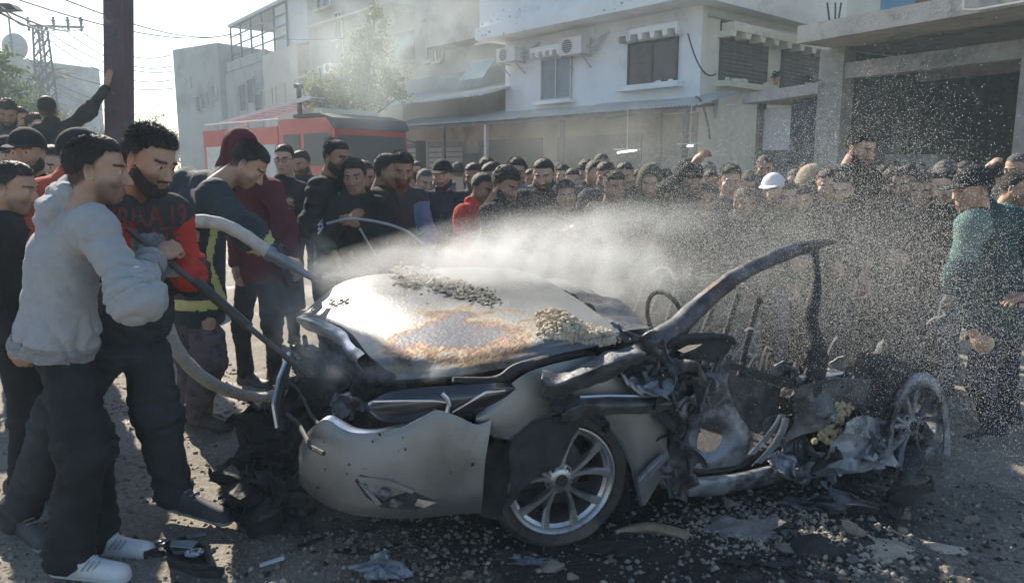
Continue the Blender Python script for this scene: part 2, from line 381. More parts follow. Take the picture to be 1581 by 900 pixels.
for k in range(n+1):
    x = s0+(s1+.8-s0)*k/n; m.prism([(x-.14, z0-.16), (x-.1, z0-.3), (x+.1, z0-.3), (x+.14, z0-.16)][::-1], -.4, -.01)
m.build('window_hood', m_cream, h2)
for k, (u, v) in enumerate(((1188, 128), (1238, 134))):
    s_, z_ = onwall(HK, HR, u, v); t = thing('flower_pot', ('yellow flower pot on the middle of the shuttered window sill', 'small dark potted plant at the right end of the window sill')[k], 'flower pot'); t.matrix_world = MW @ Matrix.Translation((s_, -.2, z_-.08))
    m = MB(); m.lathe([(.06, 0), (.10, .18), (.09, .18)], 10, axis='z'); m.build('pot', mat('ochre pot', (.45, .33, .08), rough=.7), t)
    m = MB()
    for j in range(40): a = random.uniform(0, 6.28); r_ = random.uniform(.02, .13); m.rock((math.cos(a)*r_, math.sin(a)*r_, .2+random.uniform(0, .16)), .035)
    m.build('leaves', mat('pot leaves', (.03, .06, .02), rough=.8), t)
# damaged patch of plaster + cable on the right face
s_, z_ = onwall(HK, HR, 1104, 165)
m = MB(); m.prism([(s_+math.cos(a)*.16*(1 if math.sin(a) > 0 else .7), z_+math.sin(a)*.32) for a in np.linspace(0, 6.283, 10)[:-1]][::-1], -.018, -.013); m.build('plaster_damage', m_conc_d, h2)
def hang(p, q_, sag, n=10): return [np.array(p)+(np.array(q_)-np.array(p))*t-np.array([0, 0, sag*4*t*(1-t)]) for t in np.linspace(0, 1, n)]
m = MB(); m.tube(hang(PY(1062, 52, 18.7), PY(1105, 115, 19), .35), .02, 5); tag(m.build('cable', m_steel), 'loose black cable hanging off the corner of the white house under its roof', 'cable')
m = MB(); m.tube(hang(PY(1075, 150, 17.8), PY(1096, 215, 18.4), -.25), .03, 5); tag(m.build('cable', m_steel), 'thick black cable arching down from the awning end on the house corner', 'cable')
for c_ in list(h2.children):
    bpy.context.view_layer.update(); ml = h2.matrix_local @ c_.matrix_local; c_.parent = h; c_.matrix_parent_inverse = Matrix.Identity(4); c_.matrix_local = ml
bpy.data.objects.remove(h2)
# doorway lean-to at the right of the house (dark frame with a pale panel)
P1_, P2_ = PY(1172, 160, 17.5), PY(1275, 140, 15.5)
lt = bld('lean_to', 'dark lean-to porch with pale panel between the white house and the concrete garage', (P1_[0], P1_[1]), (P2_[0], P2_[1]), 'porch')
A_, B_ = (P1_[0], P1_[1]), (P2_[0], P2_[1]); Lt = math.hypot(B_[0]-A_[0], B_[1]-A_[1])
s_, zt = onwall(A_, B_, 1180, 160)
m = MB(); m.box(-.1, Lt+.3, -.4, 1.2, zt, zt+.22); m.build('roof', m_conc, lt)
m = MB(); m.box(0, .14, -.05, .1, 0, zt); m.build('post', m_steel, lt)
r_ = rect(A_, B_, 1178, 166, 1222, 212); m = MB(); m.box(.14, r_[1], .05, .09, r_[2]-.3, zt-.12); m.build('panel', mat('pale blue panel', (.38, .40, .42), (.45, .46, .47), 2, .7), lt)
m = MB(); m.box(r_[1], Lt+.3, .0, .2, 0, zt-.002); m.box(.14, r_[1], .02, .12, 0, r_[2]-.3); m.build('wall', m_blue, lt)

# awning in front of the shops -----------------------------------------------
AWA, AWB = (-4.0, 27.0), (4.45, 17.9)
aw = bld('awning', 'long corrugated metal awning over the shopfronts below the white house', AWA, AWB)
LA = math.hypot(AWB[0]-AWA[0], AWB[1]-AWA[1])
def corr(x0, x1, y0, z0, y1, z1, pitch=.11, amp=.02):
    m = MB(); n = int((x1-x0)/pitch*2); rows = []
    for k in range(n+1):
        x = x0+(x1-x0)*k/n; a = amp if k % 2 else -amp; rows.append(((x, y0, z0+a), (x, y1, z1+a)))
    v = []; f = []
    for a, b in rows: v += [a, b, (a[0], a[1], a[2]-.012), (b[0], b[1], b[2]-.012)]
    for k in range(n): i = k*4; f += [(i, i+4, i+5, i+1), (i+2, i+3, i+7, i+6), (i, i+2, i+6, i+4)]
    m.add(v, f); return m
k_ = 0; x = -.6
while x < LA:
    x2 = min(x+1.0, LA+.15); corr(x, x2-.01, -.35, 3.12+.02*random.random(), 1.25, 3.5+.04*random.random()).build('roof_sheet', m_corr, aw); x = x2
m = MB(); m.box(-.5, LA, -.30, -.22, 2.98, 3.06); m.box(-.5, LA, .5, .58, 3.14, 3.22); m.build('beam', m_steel, aw)
for x in (.2, 2.9, 5.0, 8.2, LA-.25): m = MB(); m.box(x-.05, x+.05, -.31, -.21, 0, 2.979); m.build('post', m_frame if x == 5.0 else m_steel, aw)
# raised far awning sheets and junk on it
aw2 = bld('awning', 'higher pale corrugated lean-to roof behind the fire engine', (-5.6, 30.5), (-.3, 24.4))
L2 = math.hypot(5.3, 6.1); corr(0, L2+.3, -1.2, 3.9, 1.5, 4.6, .16, .03).build('roof_sheet', m_corr, aw2)
corr(5.2, 6.6, .4, 4.7, 1.0, 5.4, .16, .03).build('roof_sheet', mat('blue corrugated sheet', (.22, .30, .33), (.30, .38, .40), 2, .6), aw2)
m = MB(); m.box(0, L2, 1.45, 1.6, 3.0, 5.2); m.build('wall', m_grey, aw2)
# shopfronts behind the awning -------------------------------------------------
SFA, SFB = (-9.0, 34.5), (4.45, 19.4)
sf = bld('shopfront', 'row of shadowed shopfronts under the corrugated awning', (-5.2, 30.0), (3.9, 19.8))
L3 = math.hypot(9.1, 10.2)
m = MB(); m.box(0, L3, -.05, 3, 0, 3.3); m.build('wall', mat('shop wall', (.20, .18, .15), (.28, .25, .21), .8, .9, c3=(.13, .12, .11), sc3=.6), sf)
for (a, b) in ((.8, 2.6), (3.4, 5.4), (6.3, 9.2), (10.0, 13.0)):
    m = MB(); m.box(a-.08, b+.08, -.09, -.05, 2.45, 2.6); m.box(a-.08, a, -.09, -.05, 0, 2.45); m.box(b, b+.08, -.09, -.05, 0, 2.45); w = m.build('doorway', m_steel, sf)
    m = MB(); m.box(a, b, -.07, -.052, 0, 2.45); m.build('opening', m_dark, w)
    if a < 6:
        for k in range(7): mm = MB(); mm.box(a+.02, b-.02, -.10, -.072, 1.2+k*.18, 1.2+k*.18+.14); mm.build('shutter_slat', mat('roller shutter', (.16, .17, .17), (.22, .23, .23), 1, .6), w)
m = MB(); m.box(5.6, 6.2, -.25, -.06, .2, 2.2); m.build('sign_panel', m_blue, sf)
lampm = bpy.data.materials.new('lit tube'); lampm.use_nodes = True; b_ = lampm.node_tree.nodes['Principled BSDF']; b_.inputs['Emission Color'].default_value = (.9, 1, .95, 1); b_.inputs['Emission Strength'].default_value = 2.2
for k, (u0, v0, u1, v1, Y) in enumerate(((953, 236, 983, 232, 17.5), (1061, 226, 1070, 225, 17.3))):
    a, b = PY(u0, v0, Y), PY(u1, v1, Y); t = thing('tube_lamp', ('lit fluorescent tube hanging in the shop below the white house', 'short lit tube under the end of the awning')[k], 'lamp', tuple((a+b)/2)); c_ = (a+b)/2
    m = MB(); m.tube([a-c_, b-c_], .02, 8); m.build('tube', lampm, t); m = MB(); m.box(-.3, .3, -.03, .03, .03, .06); m.tube([(0, 0, .05), (0, 0, 3.0-c_[2]+.1)], .008, 4); m.build('fitting', m_frame, t)

# tall beige apartment block ------------------------------------------------------
TA, TB = (-13.2, 42.5), (1.0, 26.6)
t1 = bld('apartment_block', 'tall smoke veiled beige apartment block behind the fire engine', TA, TB)
LT = math.hypot(TB[0]-TA[0], TB[1]-TA[1])
sA = onwall(TA, TB, 478, 100)[0]; sM = onwall(TA, TB, 596, 100)[0]; sN = onwall(TA, TB, 700, 100)[0]
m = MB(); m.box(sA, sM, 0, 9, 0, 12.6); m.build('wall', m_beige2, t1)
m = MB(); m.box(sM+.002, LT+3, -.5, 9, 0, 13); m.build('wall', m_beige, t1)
m = MB(); m.box(sN, LT+3, -1.3, -.502, 6.2, 12.8); m.build('stair_tower', mat('pale beige plaster', (.50, .46, .38), (.60, .56, .47), .5, .9, c3=(.36, .33, .29), sc3=.5), t1)
for (u0, v0, u1, v1, y) in ((492, -14, 510, 14, 0), (548, 84, 562, 116, 0), (495, 102, 513, 134, 0), (745, 18, 766, 64, -1.3), (678, 55, 684, 95, -.5), (692, 50, 699, 95, -.5), (676, -6, 683, 28, -.5), (690, -15, 700, 10, -.5), (520, 20, 528, 60, 0)):
    if y == -1.3: A2 = (TA[0]+math.sin(math.atan2(TB[1]-TA[1], TB[0]-TA[0]))*1.3, TA[1]-math.cos(math.atan2(TB[1]-TA[1], TB[0]-TA[0]))*1.3); B2 = (A2[0]+TB[0]-TA[0], A2[1]+TB[1]-TA[1]); r_ = rect(A2, B2, u0, v0, u1, v1)
    else: r_ = rect(TA, TB, u0, v0, u1, v1)
    window(t1, r_, m_beige, m_win, .1, .1, 1, y=y); sill(t1, r_, m_beige, .15, .25, .1, y=y)
# balconies with arched railings
r_ = rect(TA, TB, 605, 25, 655, 110); s0, s1, z0, z1 = r_
m = MB(); m.box(s0, s1, -1.6, -.5, z0, z0+.15); m.box(s0, s1, -1.6, -1.5, z0+.15, z0+1.0); bal = m.build('balcony', m_beige2, t1)
m = MB(); m.box(s0, s1, -.53, -.502, z0+.2, z1-.6); m.build('opening', m_win, bal)
m = MB(); m.box(s0-.1, s1+.1, -1.6, -.5, z1, z1+.3)
for k in range(7):
    x = s0+(s1-s0)*(k+.5)/7; m.prism([(x-.3, z1), (x-.22, z1-.5), (x+.22, z1-.5), (x+.3, z1)][::-1], -1.58, -1.45)
m.build('canopy', m_beige2, bal)
for z in (5.4, 8.6, 11.9): m = MB(); m.box(sA, sM, -.25, .0, z, z+.12); m.build('ledge', m_beige, t1)
def far_ac(u0, v0, u1, v1, lab):
    s0, s1, z0, z1 = rect(TA, TB, u0, v0, u1, v1); t = thing('air_conditioner', lab, 'air conditioner'); t.matrix_world = Matrix.Translation((TA[0], TA[1], 0)) @ Matrix.Rotation(math.atan2(TB[1]-TA[1], TB[0]-TA[0]), 4, 'Z') @ Matrix.Translation((s0, 0, z0))
    m = MB(); m.box(0, s1-s0, -.5, 0, 0, z1-z0); m.build('casing', m_wht2, t); m = MB(); m.lathe([(.001, -.515), ((z1-z0)*.38, -.515), ((z1-z0)*.42, -.502)], 12, ((s1-s0)*.45, 0, (z1-z0)/2)); m.build('fan_grille', m_grey, t)
    m = MB(); m.tube([(s1-s0, -.2, .2), (s1-s0+.4, -.1, .1), (s1-s0+.3, -.05, 2.5)], .03, 5); m.build('pipe', m_wht2, t)
far_ac(514, 98, 527, 116, 'air conditioner on the dark left part of the tall beige apartment block')

# far row ---------------------------------------------------------------------
FA, FB = (-19.2, 52.2), (-12.0, 42.7)
sa = onwall(FA, FB, 350, 100)[0]
f1 = bld('apartment_block', 'grey flat block with a metal framed roof room and an air conditioner', FA, FB)
LF = math.hypot(FB[0]-FA[0], FB[1]-FA[1]); s4 = onwall(FA, FB, 412, 100)[0]; ztop = onwall(FA, FB, 412, 68)[1]; z5 = onwall(FA, FB, 480, 45)[1]
m = MB(); m.box(-1.5, s4, 0, 9, 0, ztop-.9); m.build('wall', m_grey, f1)
m = MB(); m.box(s4+.002, LF+1, -.25, 9, 0, z5-.6); m.build('wall', m_beige, f1)
m = MB(); m.box(0, s4, -.1, .1, ztop-.9, ztop-.3); m.build('parapet', m_grey, f1)
# roof room : metal frame with sheet roof
m = MB()
for x in np.linspace(-.2, s4+2.6, 6): m.box(x-.05, x+.05, .3, .4, ztop-.9, ztop+2.0)
for z in (ztop+.2, ztop+.8, ztop+1.4, ztop+2.0): m.box(-.2, s4+2.6, .31, .39, z, z+.06)
rr_ = m.build('roof_frame', m_steel, f1)
m = MB(); m.box(-.3, s4+7, .2, 6, ztop+2.07, ztop+2.25); m.box(s4+.6, s4+7, .41, 6, ztop-.5, ztop+2.06); m.build('roof_room', mat('pale sheet roof room', (.34, .36, .37), (.42, .44, .44), 1, .7), f1)
for (a, b, c, d) in ((415, 140, 426, 165), (434, 132, 446, 160), (465, 120, 480, 150), (372, 130, 380, 172), (384, 122, 392, 160), (396, 145, 404, 175)):
    r_ = rect(FA, FB, a, b, c, d); window(f1, r_, m_beige if a > 410 else m_grey, m_win, .3 if a > 410 else .08, .12, 0)
GA, GB = (-24.3, 57.5), (-20.6, 53.6)
f2 = bld('apartment_block', 'plain far grey block at the left end of the row of houses', (-26.3, 57.0), (-20.0, 52.6))
GA2, GB2 = (-26.3, 57.0), (-20.0, 52.6)
s6 = onwall(GA2, GB2, 266, 72)[0]; z6 = onwall(GA2, GB2, 300, 72)[1]; L6 = math.hypot(6.3, 4.4)
m = MB(); m.box(s6, L6, 0, 8, 0, z6); m.build('wall', m_grey, f2)
for (a, b, c, d) in ((305, 150, 309, 172), (313, 146, 317, 168), (322, 143, 326, 164), (331, 133, 335, 152), (288, 120, 294, 134)):
    window(f2, rect(GA2, GB2, a, b, c, d), m_grey, m_win, .06, .1, 0)
# left far houses seen through the street gap
f3 = bld('apartment_block', 'low far building behind the palm at the left edge', (-46, 62), (-36.5, 57))
z7 = onwall((-46, 62), (-36.5, 57), 10, 85)[1]
m = MB(); m.box(-6, 8.3, 0, 8, 0, z7); m.build('wall', m_grey, f3)
dp = PY(18, 72, 58); t = thing('satellite_dish', 'satellite dish with a cup antenna on the roof at the left edge', 'satellite dish', (dp[0], dp[1], z7))
m = MB(); m.lathe([(.01, .0), (.6, .12), (1.0, .35), (1.02, .35), (.6, .17), (.01, .05)], 18, (0, 0, dp[2]-z7)); m.build('dish', m_grey, t); m = MB(); m.tube([(0, 0, 0), (0, 0, dp[2]-z7+2.2)], .07, 6); m.build('mast', m_steel, t)
# occluding house added outside the frame, left of the street, to shade the near men (the street goes on there)
fl = bld('occluder_house', 'plain grey unseen house added left of the street as an occluder', (-14, 6), (-14, 17))
m = MB(); m.box(0, 11, 0, 7, 0, 7.5); m.build('wall', m_grey, fl)

# concrete garage on the right ----------------------------------------------------
CA, CB = (5.16, 14.05), (7.6, 9.97)
cg = bld('garage', 'unfinished concrete garage with a wide opening, cantilevered slab and blue grey inner wall', CA, CB)
LC = math.hypot(CB[0]-CA[0], CB[1]-CA[1])
m = MB(); m.box(0, LC+3, 0, 9, 3.9, 4.2); m.build('roof_slab', m_conc, cg)
def back(y):  # parallel line moved into the building
    a = math.atan2(CB[1]-CA[1], CB[0]-CA[0]); dx, dy = -math.sin(a)*y, math.cos(a)*y; return (CA[0]+dx, CA[1]+dy), (CB[0]+dx, CB[1]+dy)
yC = 1.0; b1, b2 = back(yC)
c0 = onwall(b1, b2, 1262, 150)[0]; c1 = onwall(b1, b2, 1299, 150)[0]; d0 = onwall(b1, b2, 1571, 150)[0]
m = MB(); m.box(c0, c1, yC, yC+.35, 0, 3.898); m.build('column', m_conc_d, cg)
m = MB(); m.box(d0, d0+.35, yC, yC+.35, 0, 3.898); m.build('column', m_conc_d, cg)
zb0 = onwall(b1, b2, 1300, 122)[1]; zb1 = onwall(b1, b2, 1300, 98)[1]
m = MB(); m.box(c1+.001, d0-.001, yC+.03, yC+.3, zb0, zb1); m.build('beam', m_conc_d, cg)
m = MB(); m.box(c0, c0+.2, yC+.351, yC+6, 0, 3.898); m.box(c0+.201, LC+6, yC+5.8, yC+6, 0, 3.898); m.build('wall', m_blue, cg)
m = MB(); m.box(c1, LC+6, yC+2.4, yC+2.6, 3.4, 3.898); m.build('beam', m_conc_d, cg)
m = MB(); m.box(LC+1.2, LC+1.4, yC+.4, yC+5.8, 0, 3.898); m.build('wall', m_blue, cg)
# stored white sack-like crate inside & wires, rebar
wp = PY(1415, 245, 15.5); t = thing('fridge', 'pale scuffed appliance standing in the dark garage', 'appliance', (wp[0], wp[1], 0), -.8)
m = MB(); m.box(-.5, .5, -.35, .35, .0, 1.95); m.build('cabinet', mat('dim enamel', (.16, .20, .22), (.24, .28, .30), 3, .6), t); m = MB()
for k in range(4): m.box(-.3+k*.16, -.2+k*.16, -.353, -.351, 1.72, 1.80)
tag(m.build('vent', m_black, t), kind='stuff')
for k, u in enumerate((1279, 1288, 1293)):
    a = PY(u, 32, 16.2); t = m = MB(); m.tube([(a[0], a[1], 4.25), (a[0]+.02, a[1], a[2]), (a[0]+.05*(k-1), a[1], a[2]+.35)], .02, 5); tag(m.build('rebar', m_steel), ('leftmost', 'middle', 'rightmost')[k]+' of three rusty rebar stubs sticking up from the garage roof', 'rebar', 'rebar stubs on the garage roof')
m = MB(); m.tube([(LC*.62, -.03, 4.32), (LC*.62, -.03, 3.98), (LC*.66, -.03, 3.94), (LC+2, -.03, 3.93)], .018, 5); m.build('conduit', m_wht2, cg)
# upper neighbour : cream wall and blue painted window above the slab
ub = bld('upper_building', 'cream upper storey with a blue window behind the garage roof', (7.5, 17.5), (14, 11.8))
m = MB(); m.box(0, 9, 0, 4, 4.3, 9); m.build('wall', m_cream, ub)
r_ = rect((7.5, 17.5), (14, 11.8), 1360, -30, 1458, 14); m = MB(); m.box(r_[0], r_[1], -.05, 0.02, 4.35, 7); m.build('window', mat('blue paint', (.10, .24, .36), (.15, .32, .44), 2, .7), ub)
m = MB(); m.box(r_[0]+.7, r_[0]+1.4, -.07, -.052, 4.5, 5.6); m.build('shutter_leaf', mat('red brown paint', (.25, .08, .05), rough=.7), ub)

# pole, pylon, lamps, wires ----------------------------------------------------
PYO = 8.0; pt = PY(183, 0, PYO); pb = PY(184.5, 190, PYO)
dxz = (pb[0]-pt[0])/(pb[2]-pt[2]); base = pb[0]-dxz*pb[2]
t = thing('utility_pole', 'tall rusty purple brown steel pole the man in black leans on', 'pole', (base, PYO, 0)); t.rotation_euler = (0, math.atan(dxz), 0)
m = MB(); m.box(-.105, .105, -.10, .10, 0, 7.5); m.build('shaft', mat('purple brown painted steel', (.075, .042, .055), (.11, .065, .08), 6, .6, metal=.2, bump=.3, bsc=40, c3=(.20, .17, .16), sc3=5, t3=(.6, .7)), t)
m = MB(); m.box(-.125, .125, -.12, .12, 0, .05); m.build('base_plate', m_steel, t)
m = MB()
for k in range(8): m.box(-.02, .02, -.108, -.101, .6+k*.8, .66+k*.8)
m.build('bolt', m_steel, t)
yp = 46.; pl = PY(72, 150, yp); zt = PY(72, 40, yp)[2]; pyl = thing('pylon', 'lattice steel power pylon with a crossarm left of the brown pole', 'pylon', (pl[0], yp, 0))
m = MB(); w0, w1 = .55, .26
for sx in (-1, 1):
    for sy in (-1, 1): m.bar((sx*w0, sy*w0, 0), (sx*w1, sy*w1, zt), .09, .09)
n = 16
for k in range(n):
    z0, z1 = zt*k/n, zt*(k+1)/n; a, b = w0+(w1-w0)*k/n, w0+(w1-w0)*(k+1)/n
    for sy in (-1, 1):
        m.bar((-a, sy*a, z0), (b, sy*b, z1), .05, .05); m.bar((a, sy*a, z0), (-b, sy*b, z1), .05, .05)
    for sx in (-1, 1): m.bar((sx*a, -a, z0), (sx*b, b, z1), .05, .05)
m.build('mast', m_steel, pyl)
xa = PY(44, 40, yp)[0]-pl[0]; xb = PY(129, 42, yp)[0]-pl[0]
m = MB(); m.bar((xa, 0, zt), (xb, 0, zt-.1), .12, .12); m.bar((xa*.5, 0, zt), (0, 0, zt-.9), .07, .07); m.build('crossarm', m_steel, pyl)
for k, x in enumerate((xa, xa*.1+.9, xb*.65, xb*.95)):
    m = MB(); m.tube([(x, 0, zt-.3), (x, 0, zt+.5)], .07, 6); m.lathe([(.02, zt+.1), (.16, zt+.12), (.02, zt+.2), (.16, zt+.25), (.02, zt+.4)], 8, (x, 0, 0), axis='z'); m.build('insulator', m_steel, pyl)
def lamp_post(u, v, Y, arm, lab):
    p = PY(u, v, Y); t = thing('street_lamp', lab, 'street lamp', (p[0]+arm, Y, 0)); z = p[2]
    m = MB(); m.tube([(0, 0, 0), (0, 0, z-.5), (-.3*np.sign(arm), 0, z-.15), (-arm*.8, 0, z)], .06, 6); m.build('post', m_steel, t)
    m = MB(); m.prism([(-arm*1.25, z-.02), (-arm*1.15, z+.1), (-arm*.75, z+.1), (-arm*.7, z-.04)][::1 if arm < 0 else -1], -.15, .15); m.build('lamp_head', m_steel, t)
lamp_post(8, 15, 17, -1.3, 'street lamp head entering at the upper left corner of the sky')
lamp_post(92, 120, 48, -1.6, 'far street lamp head beside the lattice pylon')
def wire(a, b, sag, lab, r=.022, grp='overhead wires'):
    m = MB(); m.tube(hang(a, b, sag, 14), r, 4, cap=False); tag(m.build('overhead_wire', m_steel), lab, 'wire', grp)
W_ = [((100, 0, 12), (356, 53, 30), .3, .012, 'upper wire running from the top left sky to the roof room'), ((28, 0, 14), (356, 54, 30), .35, .014, 'second wire from the top left sky to the roof room'),
      ((356, 53, 30), (545, 58, 34), .15, .012, 'wire continuing from the roof room across the beige block'),
      ((0, 12, 16), (128, 44, 46), .3, .03, 'wire from the left edge to the right tip of the pylon crossarm'), ((0, 20, 16), (95, 42, 46), .3, .03, 'wire from the left edge to the middle of the pylon crossarm'),
      ((0, 8, 18), (46, 36, 46), .3, .03, 'wire from the left edge to the left tip of the pylon crossarm'),
      ((120, 45, 46), (265, 85, 52), .8, .03, 'wire from the pylon to the far grey block, uppermost'), ((95, 43, 46), (265, 103, 52), .9, .03, 'wire from the pylon to the far grey block, second'),
      ((60, 40, 46), (265, 111, 52), .9, .03, 'wire from the pylon to the far grey block, third'), ((46, 38, 46), (265, 124, 52), 1.2, .03, 'wire from the pylon to the far grey block, lowest steep one'),
      ((25, 83, 50), (268, 137, 52), .8, .03, 'thin wire passing low behind the pylon to the far block'), ((80, 125, 48), (265, 158, 52), .8, .025, 'low wire from the far street lamp, upper'),
      ((80, 132, 48), (265, 170, 52), .9, .025, 'low wire from the far street lamp, middle'), ((82, 140, 48), (265, 176, 52), .7, .02, 'low wire from the far street lamp, lowest'),
      ]
for (a, b, sg, r_, lab) in W_: wire(PY(*a), PY(*b), sg, lab, r_)
for k, (u0, v0, u1, v1) in enumerate(((130, 0, 78, 80), (157, 0, 85, 95), (165, 20, 90, 100))):
    wire(PY(u0, v0, 30), PY(u1, v1, 44), .1, ('leftmost', 'middle', 'rightmost')[k]+' of three faint slanting wires high in the left sky', .012, 'faint slanting wires')

# trees ---------------------------------------------------------------------------
m_bark = mat('bark', (.08, .06, .045), (.14, .11, .08), 9, .95, bump=.6)
m_leafy = mat('yellow green leaves', (.09, .11, .02), (.17, .18, .04), 3, .7); m_leafg = mat('green leaves', (.05, .09, .02), (.10, .15, .04), 3, .7)
m_leafd = mat('grey green leaves', (.05, .06, .035), (.09, .10, .055), 3, .8)
for mm_ in (m_leafy, m_leafg, m_leafd):
    nt_ = mm_.node_tree; pb_ = nt_.nodes['Principled BSDF']; tr = nt_.nodes.new('ShaderNodeBsdfTranslucent'); mxs = nt_.nodes.new('ShaderNodeMixShader'); mxs.inputs[0].default_value = .45
    src = pb_.inputs['Base Color'].links[0].from_socket; nt_.links.new(src, tr.inputs[0]); nt_.links.new(pb_.outputs[0], mxs.inputs[1]); nt_.links.new(tr.outputs[0], mxs.inputs[2]); nt_.links.new(mxs.outputs[0], nt_.nodes['Material Output'].inputs[0])
def tree(label, x, y, trunk_h, blobs, n, leaf, lm, seed, trunk_r=.15):
    rg = np.random.RandomState(seed); t = thing('tree', label, 'tree', (x, y, 0))
    m = MB(); m.tube([(0, 0, 0), (.05, 0, trunk_h*.5), (0, .05, trunk_h)], [trunk_r, trunk_r*.8, trunk_r*.6], 8)
    for (bx, by, bz, br) in blobs:
        p0 = np.array([0, 0, trunk_h*.8]); p1 = np.array([bx, by, bz]); md = (p0+p1)/2+np.array([0, 0, -.1*br]); m.tube([p0, md, p1], [trunk_r*.5, trunk_r*.3, .02], 6)
        for k in range(4):
            dd = rg.normal(size=3); dd /= np.linalg.norm(dd); m.tube([md+(p1-md)*rg.rand(), p1+dd*br*.8], [.03, .008], 4)
    m.build('trunk', m_bark, t)
    V = []; tot = sum(b[3]**2 for b in blobs)
    for (bx, by, bz, br) in blobs:
        k = int(n*br**2/tot); ctr = rg.normal(size=(max(6, k//26), 3)); ctr = ctr/np.linalg.norm(ctr, axis=1)[:, None]*br*rg.uniform(.25, 1, (len(ctr), 1))
        c = ctr[rg.randint(0, len(ctr), k)]+rg.normal(size=(k, 3))*br*.17+np.array([bx, by, bz])
        a = rg.normal(size=(k, 3)); a /= np.linalg.norm(a, axis=1)[:, None]; b = np.cross(a, rg.normal(size=(k, 3))); b /= np.linalg.norm(b, axis=1)[:, None]
        s_ = leaf*rg.uniform(.6, 1.3, (k, 1)); V.append(np.stack([c-a*s_, c+b*s_*.45, c+a*s_, c-b*s_*.45], 1).reshape(-1, 3))
    V = np.concatenate(V); F_ = np.arange(len(V)).reshape(-1, 4); mobj('crown', V, F_, lm, t)
p = PY(555, 140, 22); tree('yellow green street tree behind the roof of the fire engine', p[0], 22, 3.2, [(-.9, 0, 3.9, .7), (.1, .1, 4.4, .8), (.4, 0, 5.1, .7), (.9, .2, 4.0, .7), (-.2, 0, 3.6, .8), (.5, 0, 5.9, .4), (-1.3, 0, 3.7, .45)], 5200, .07, m_leafy, 3, .1)
p = PY(12, 150, 26); tree('sunlit green tree at the left edge behind the crowd', p[0], 26, 3, [(-1, 0, 4.4, 1.1), (.2, 0, 3.7, 1.0), (.9, .2, 3.2, .8), (-.4, .3, 5.2, .7), (0, 0, 2.6, 1.0)], 5200, .09, m_leafg, 5)
p = PY(40, 150, 55); tree('dark grey tree behind the green one, left of the pylon', p[0], 55, 5, [(-1, 0, 6, 1.8), (1.4, 0, 5, 1.6), (-2.4, 0, 7.5, 1.4), (2.6, 0, 3.6, 1.6)], 5000, .2, m_leafd, 6, .25)
p = PY(215, 200, 60); tree('distant hazy tree between the pole and the grey block', p[0], 60, 3, [(-1.5, 0, 4.2, 1.5), (.8, 0, 4.4, 1.5), (2.6, 0, 3.2, 1.4), (-3, 0, 2.8, 1.4)], 4500, .17, m_leafd, 8, .25)
p = PY(60, 100, 50); pt_ = thing('palm', 'tall thin palm with upright fronds beside the pylon', 'palm', (p[0], 50, 0)); zz = p[2]
m = MB(); m.tube([(0, 0, 0), (.1, 0, zz*.5), (0, 0, zz-1)], [.22, .18, .16], 8); m.build('trunk', m_bark, pt_)
for k in range(16):
    a = k*2.4; el = random.uniform(.1, 1.3); L_ = 2.4; dx, dz = math.cos(a)*math.cos(el), math.sin(el); dy = math.sin(a)*math.cos(el); m = MB(); pts = [np.array([dx*L_*s_, dy*L_*s_, zz-1+dz*L_*s_-.7*s_*s_]) for s_ in np.linspace(0, 1, 7)]
    m.tube(pts, .03, 4)
    for j in range(1, 7):
        for q_ in range(3):
            b0 = pts[j-1]+(pts[j]-pts[j-1])*q_/3
            for sgn in (-1, 1): m.add([b0, b0+np.array([-dy*sgn*.45+dx*.2, dx*sgn*.45+dy*.2, -.15]), b0+np.array([dx*.09, dy*.09, 0])], [(0, 1, 2)])
    m.build('frond', m_leafd, pt_)
# ================================================================== FIRE ENGINE
ta = math.atan2(-.66, .75)        # truck x axis = towards its front
FTR = thing('fire_engine', 'red fire engine with black cab front and a roof ladder behind the crowd', 'fire engine', (-4.25, 20.9, 0), math.atan2(-.66, .75))
# local: +x forward (towards camera right), y: -y is the side facing the camera-left? width 2.4
# side visible is local -y ; the front face is at x=+1.2
def ft(m, n, mt, par=FTR, sm=False): return m.build(n, mt, par, sm)
m_ftgl = glassmat('cab glass', (.02, .022, .024), .45); m_ftsil = mat('silver shutter', (.45, .47, .48), (.55, .57, .57), 4, .5, metal=.2)
m = MB(); m.prism([(-2.0, .7), (.55, .7), (.75, 1.6), (.62, 2.75), (.3, 3.0), (-1.9, 3.02), (-2.0, 2.9)][::-1], -1.2, 1.2); cab = ft(m, 'cab', m_red)
m = MB(); m.prism([(.60, 2.70), (.76, 2.70), (.60, 2.98), (.0, 3.12), (-1.2, 3.12), (-1.2, 3.03), (.3, 3.03)][::-1], -1.22, 1.22); ft(m, 'roof_fairing', mat('dark grey fairing', (.025, .03, .038), rough=.6), cab)
m = MB(); m.prism([(.78, 1.55), (.665, 2.54), (.655, 2.54), (.76, 1.55)][::-1], -1.12, 1.12); wsn = ft(m, 'windscreen', m_ftgl, cab)
m = MB(); m.bar((.80, -.4, 1.6), (.77, .2, 2.1), .03, .02); m.bar((.80, .4, 1.6), (.77, .8, 2.1), .03, .02); ft(m, 'wiper', m_black, cab)
m = MB(); m.box(.551, .83, -1.21, 1.21, .5, 1.5); ft(m, 'front_panel', mat('dark front', (.05, .055, .06), rough=.5), cab)
for y in (-.85, .85): m = MB(); m.lathe([(.001, .86), (.14, .86), (.17, .83)], 14, (0, y, .85), axis='x'); ft(m, 'headlight', mat('lamp glass', (.5, .5, .5), rough=.1), cab)
for x0, x1 in ((-.75, .4), (-1.75, -.95)):
    m = MB(); m.box(x0, x1, -1.215, -1.201, 1.75, 2.6); ft(m, 'side_window', m_ftgl, cab)
m = MB(); m.box(-.85, .5, -1.212, -1.2015, .75, 2.72); ft(m, 'door', m_red, cab)
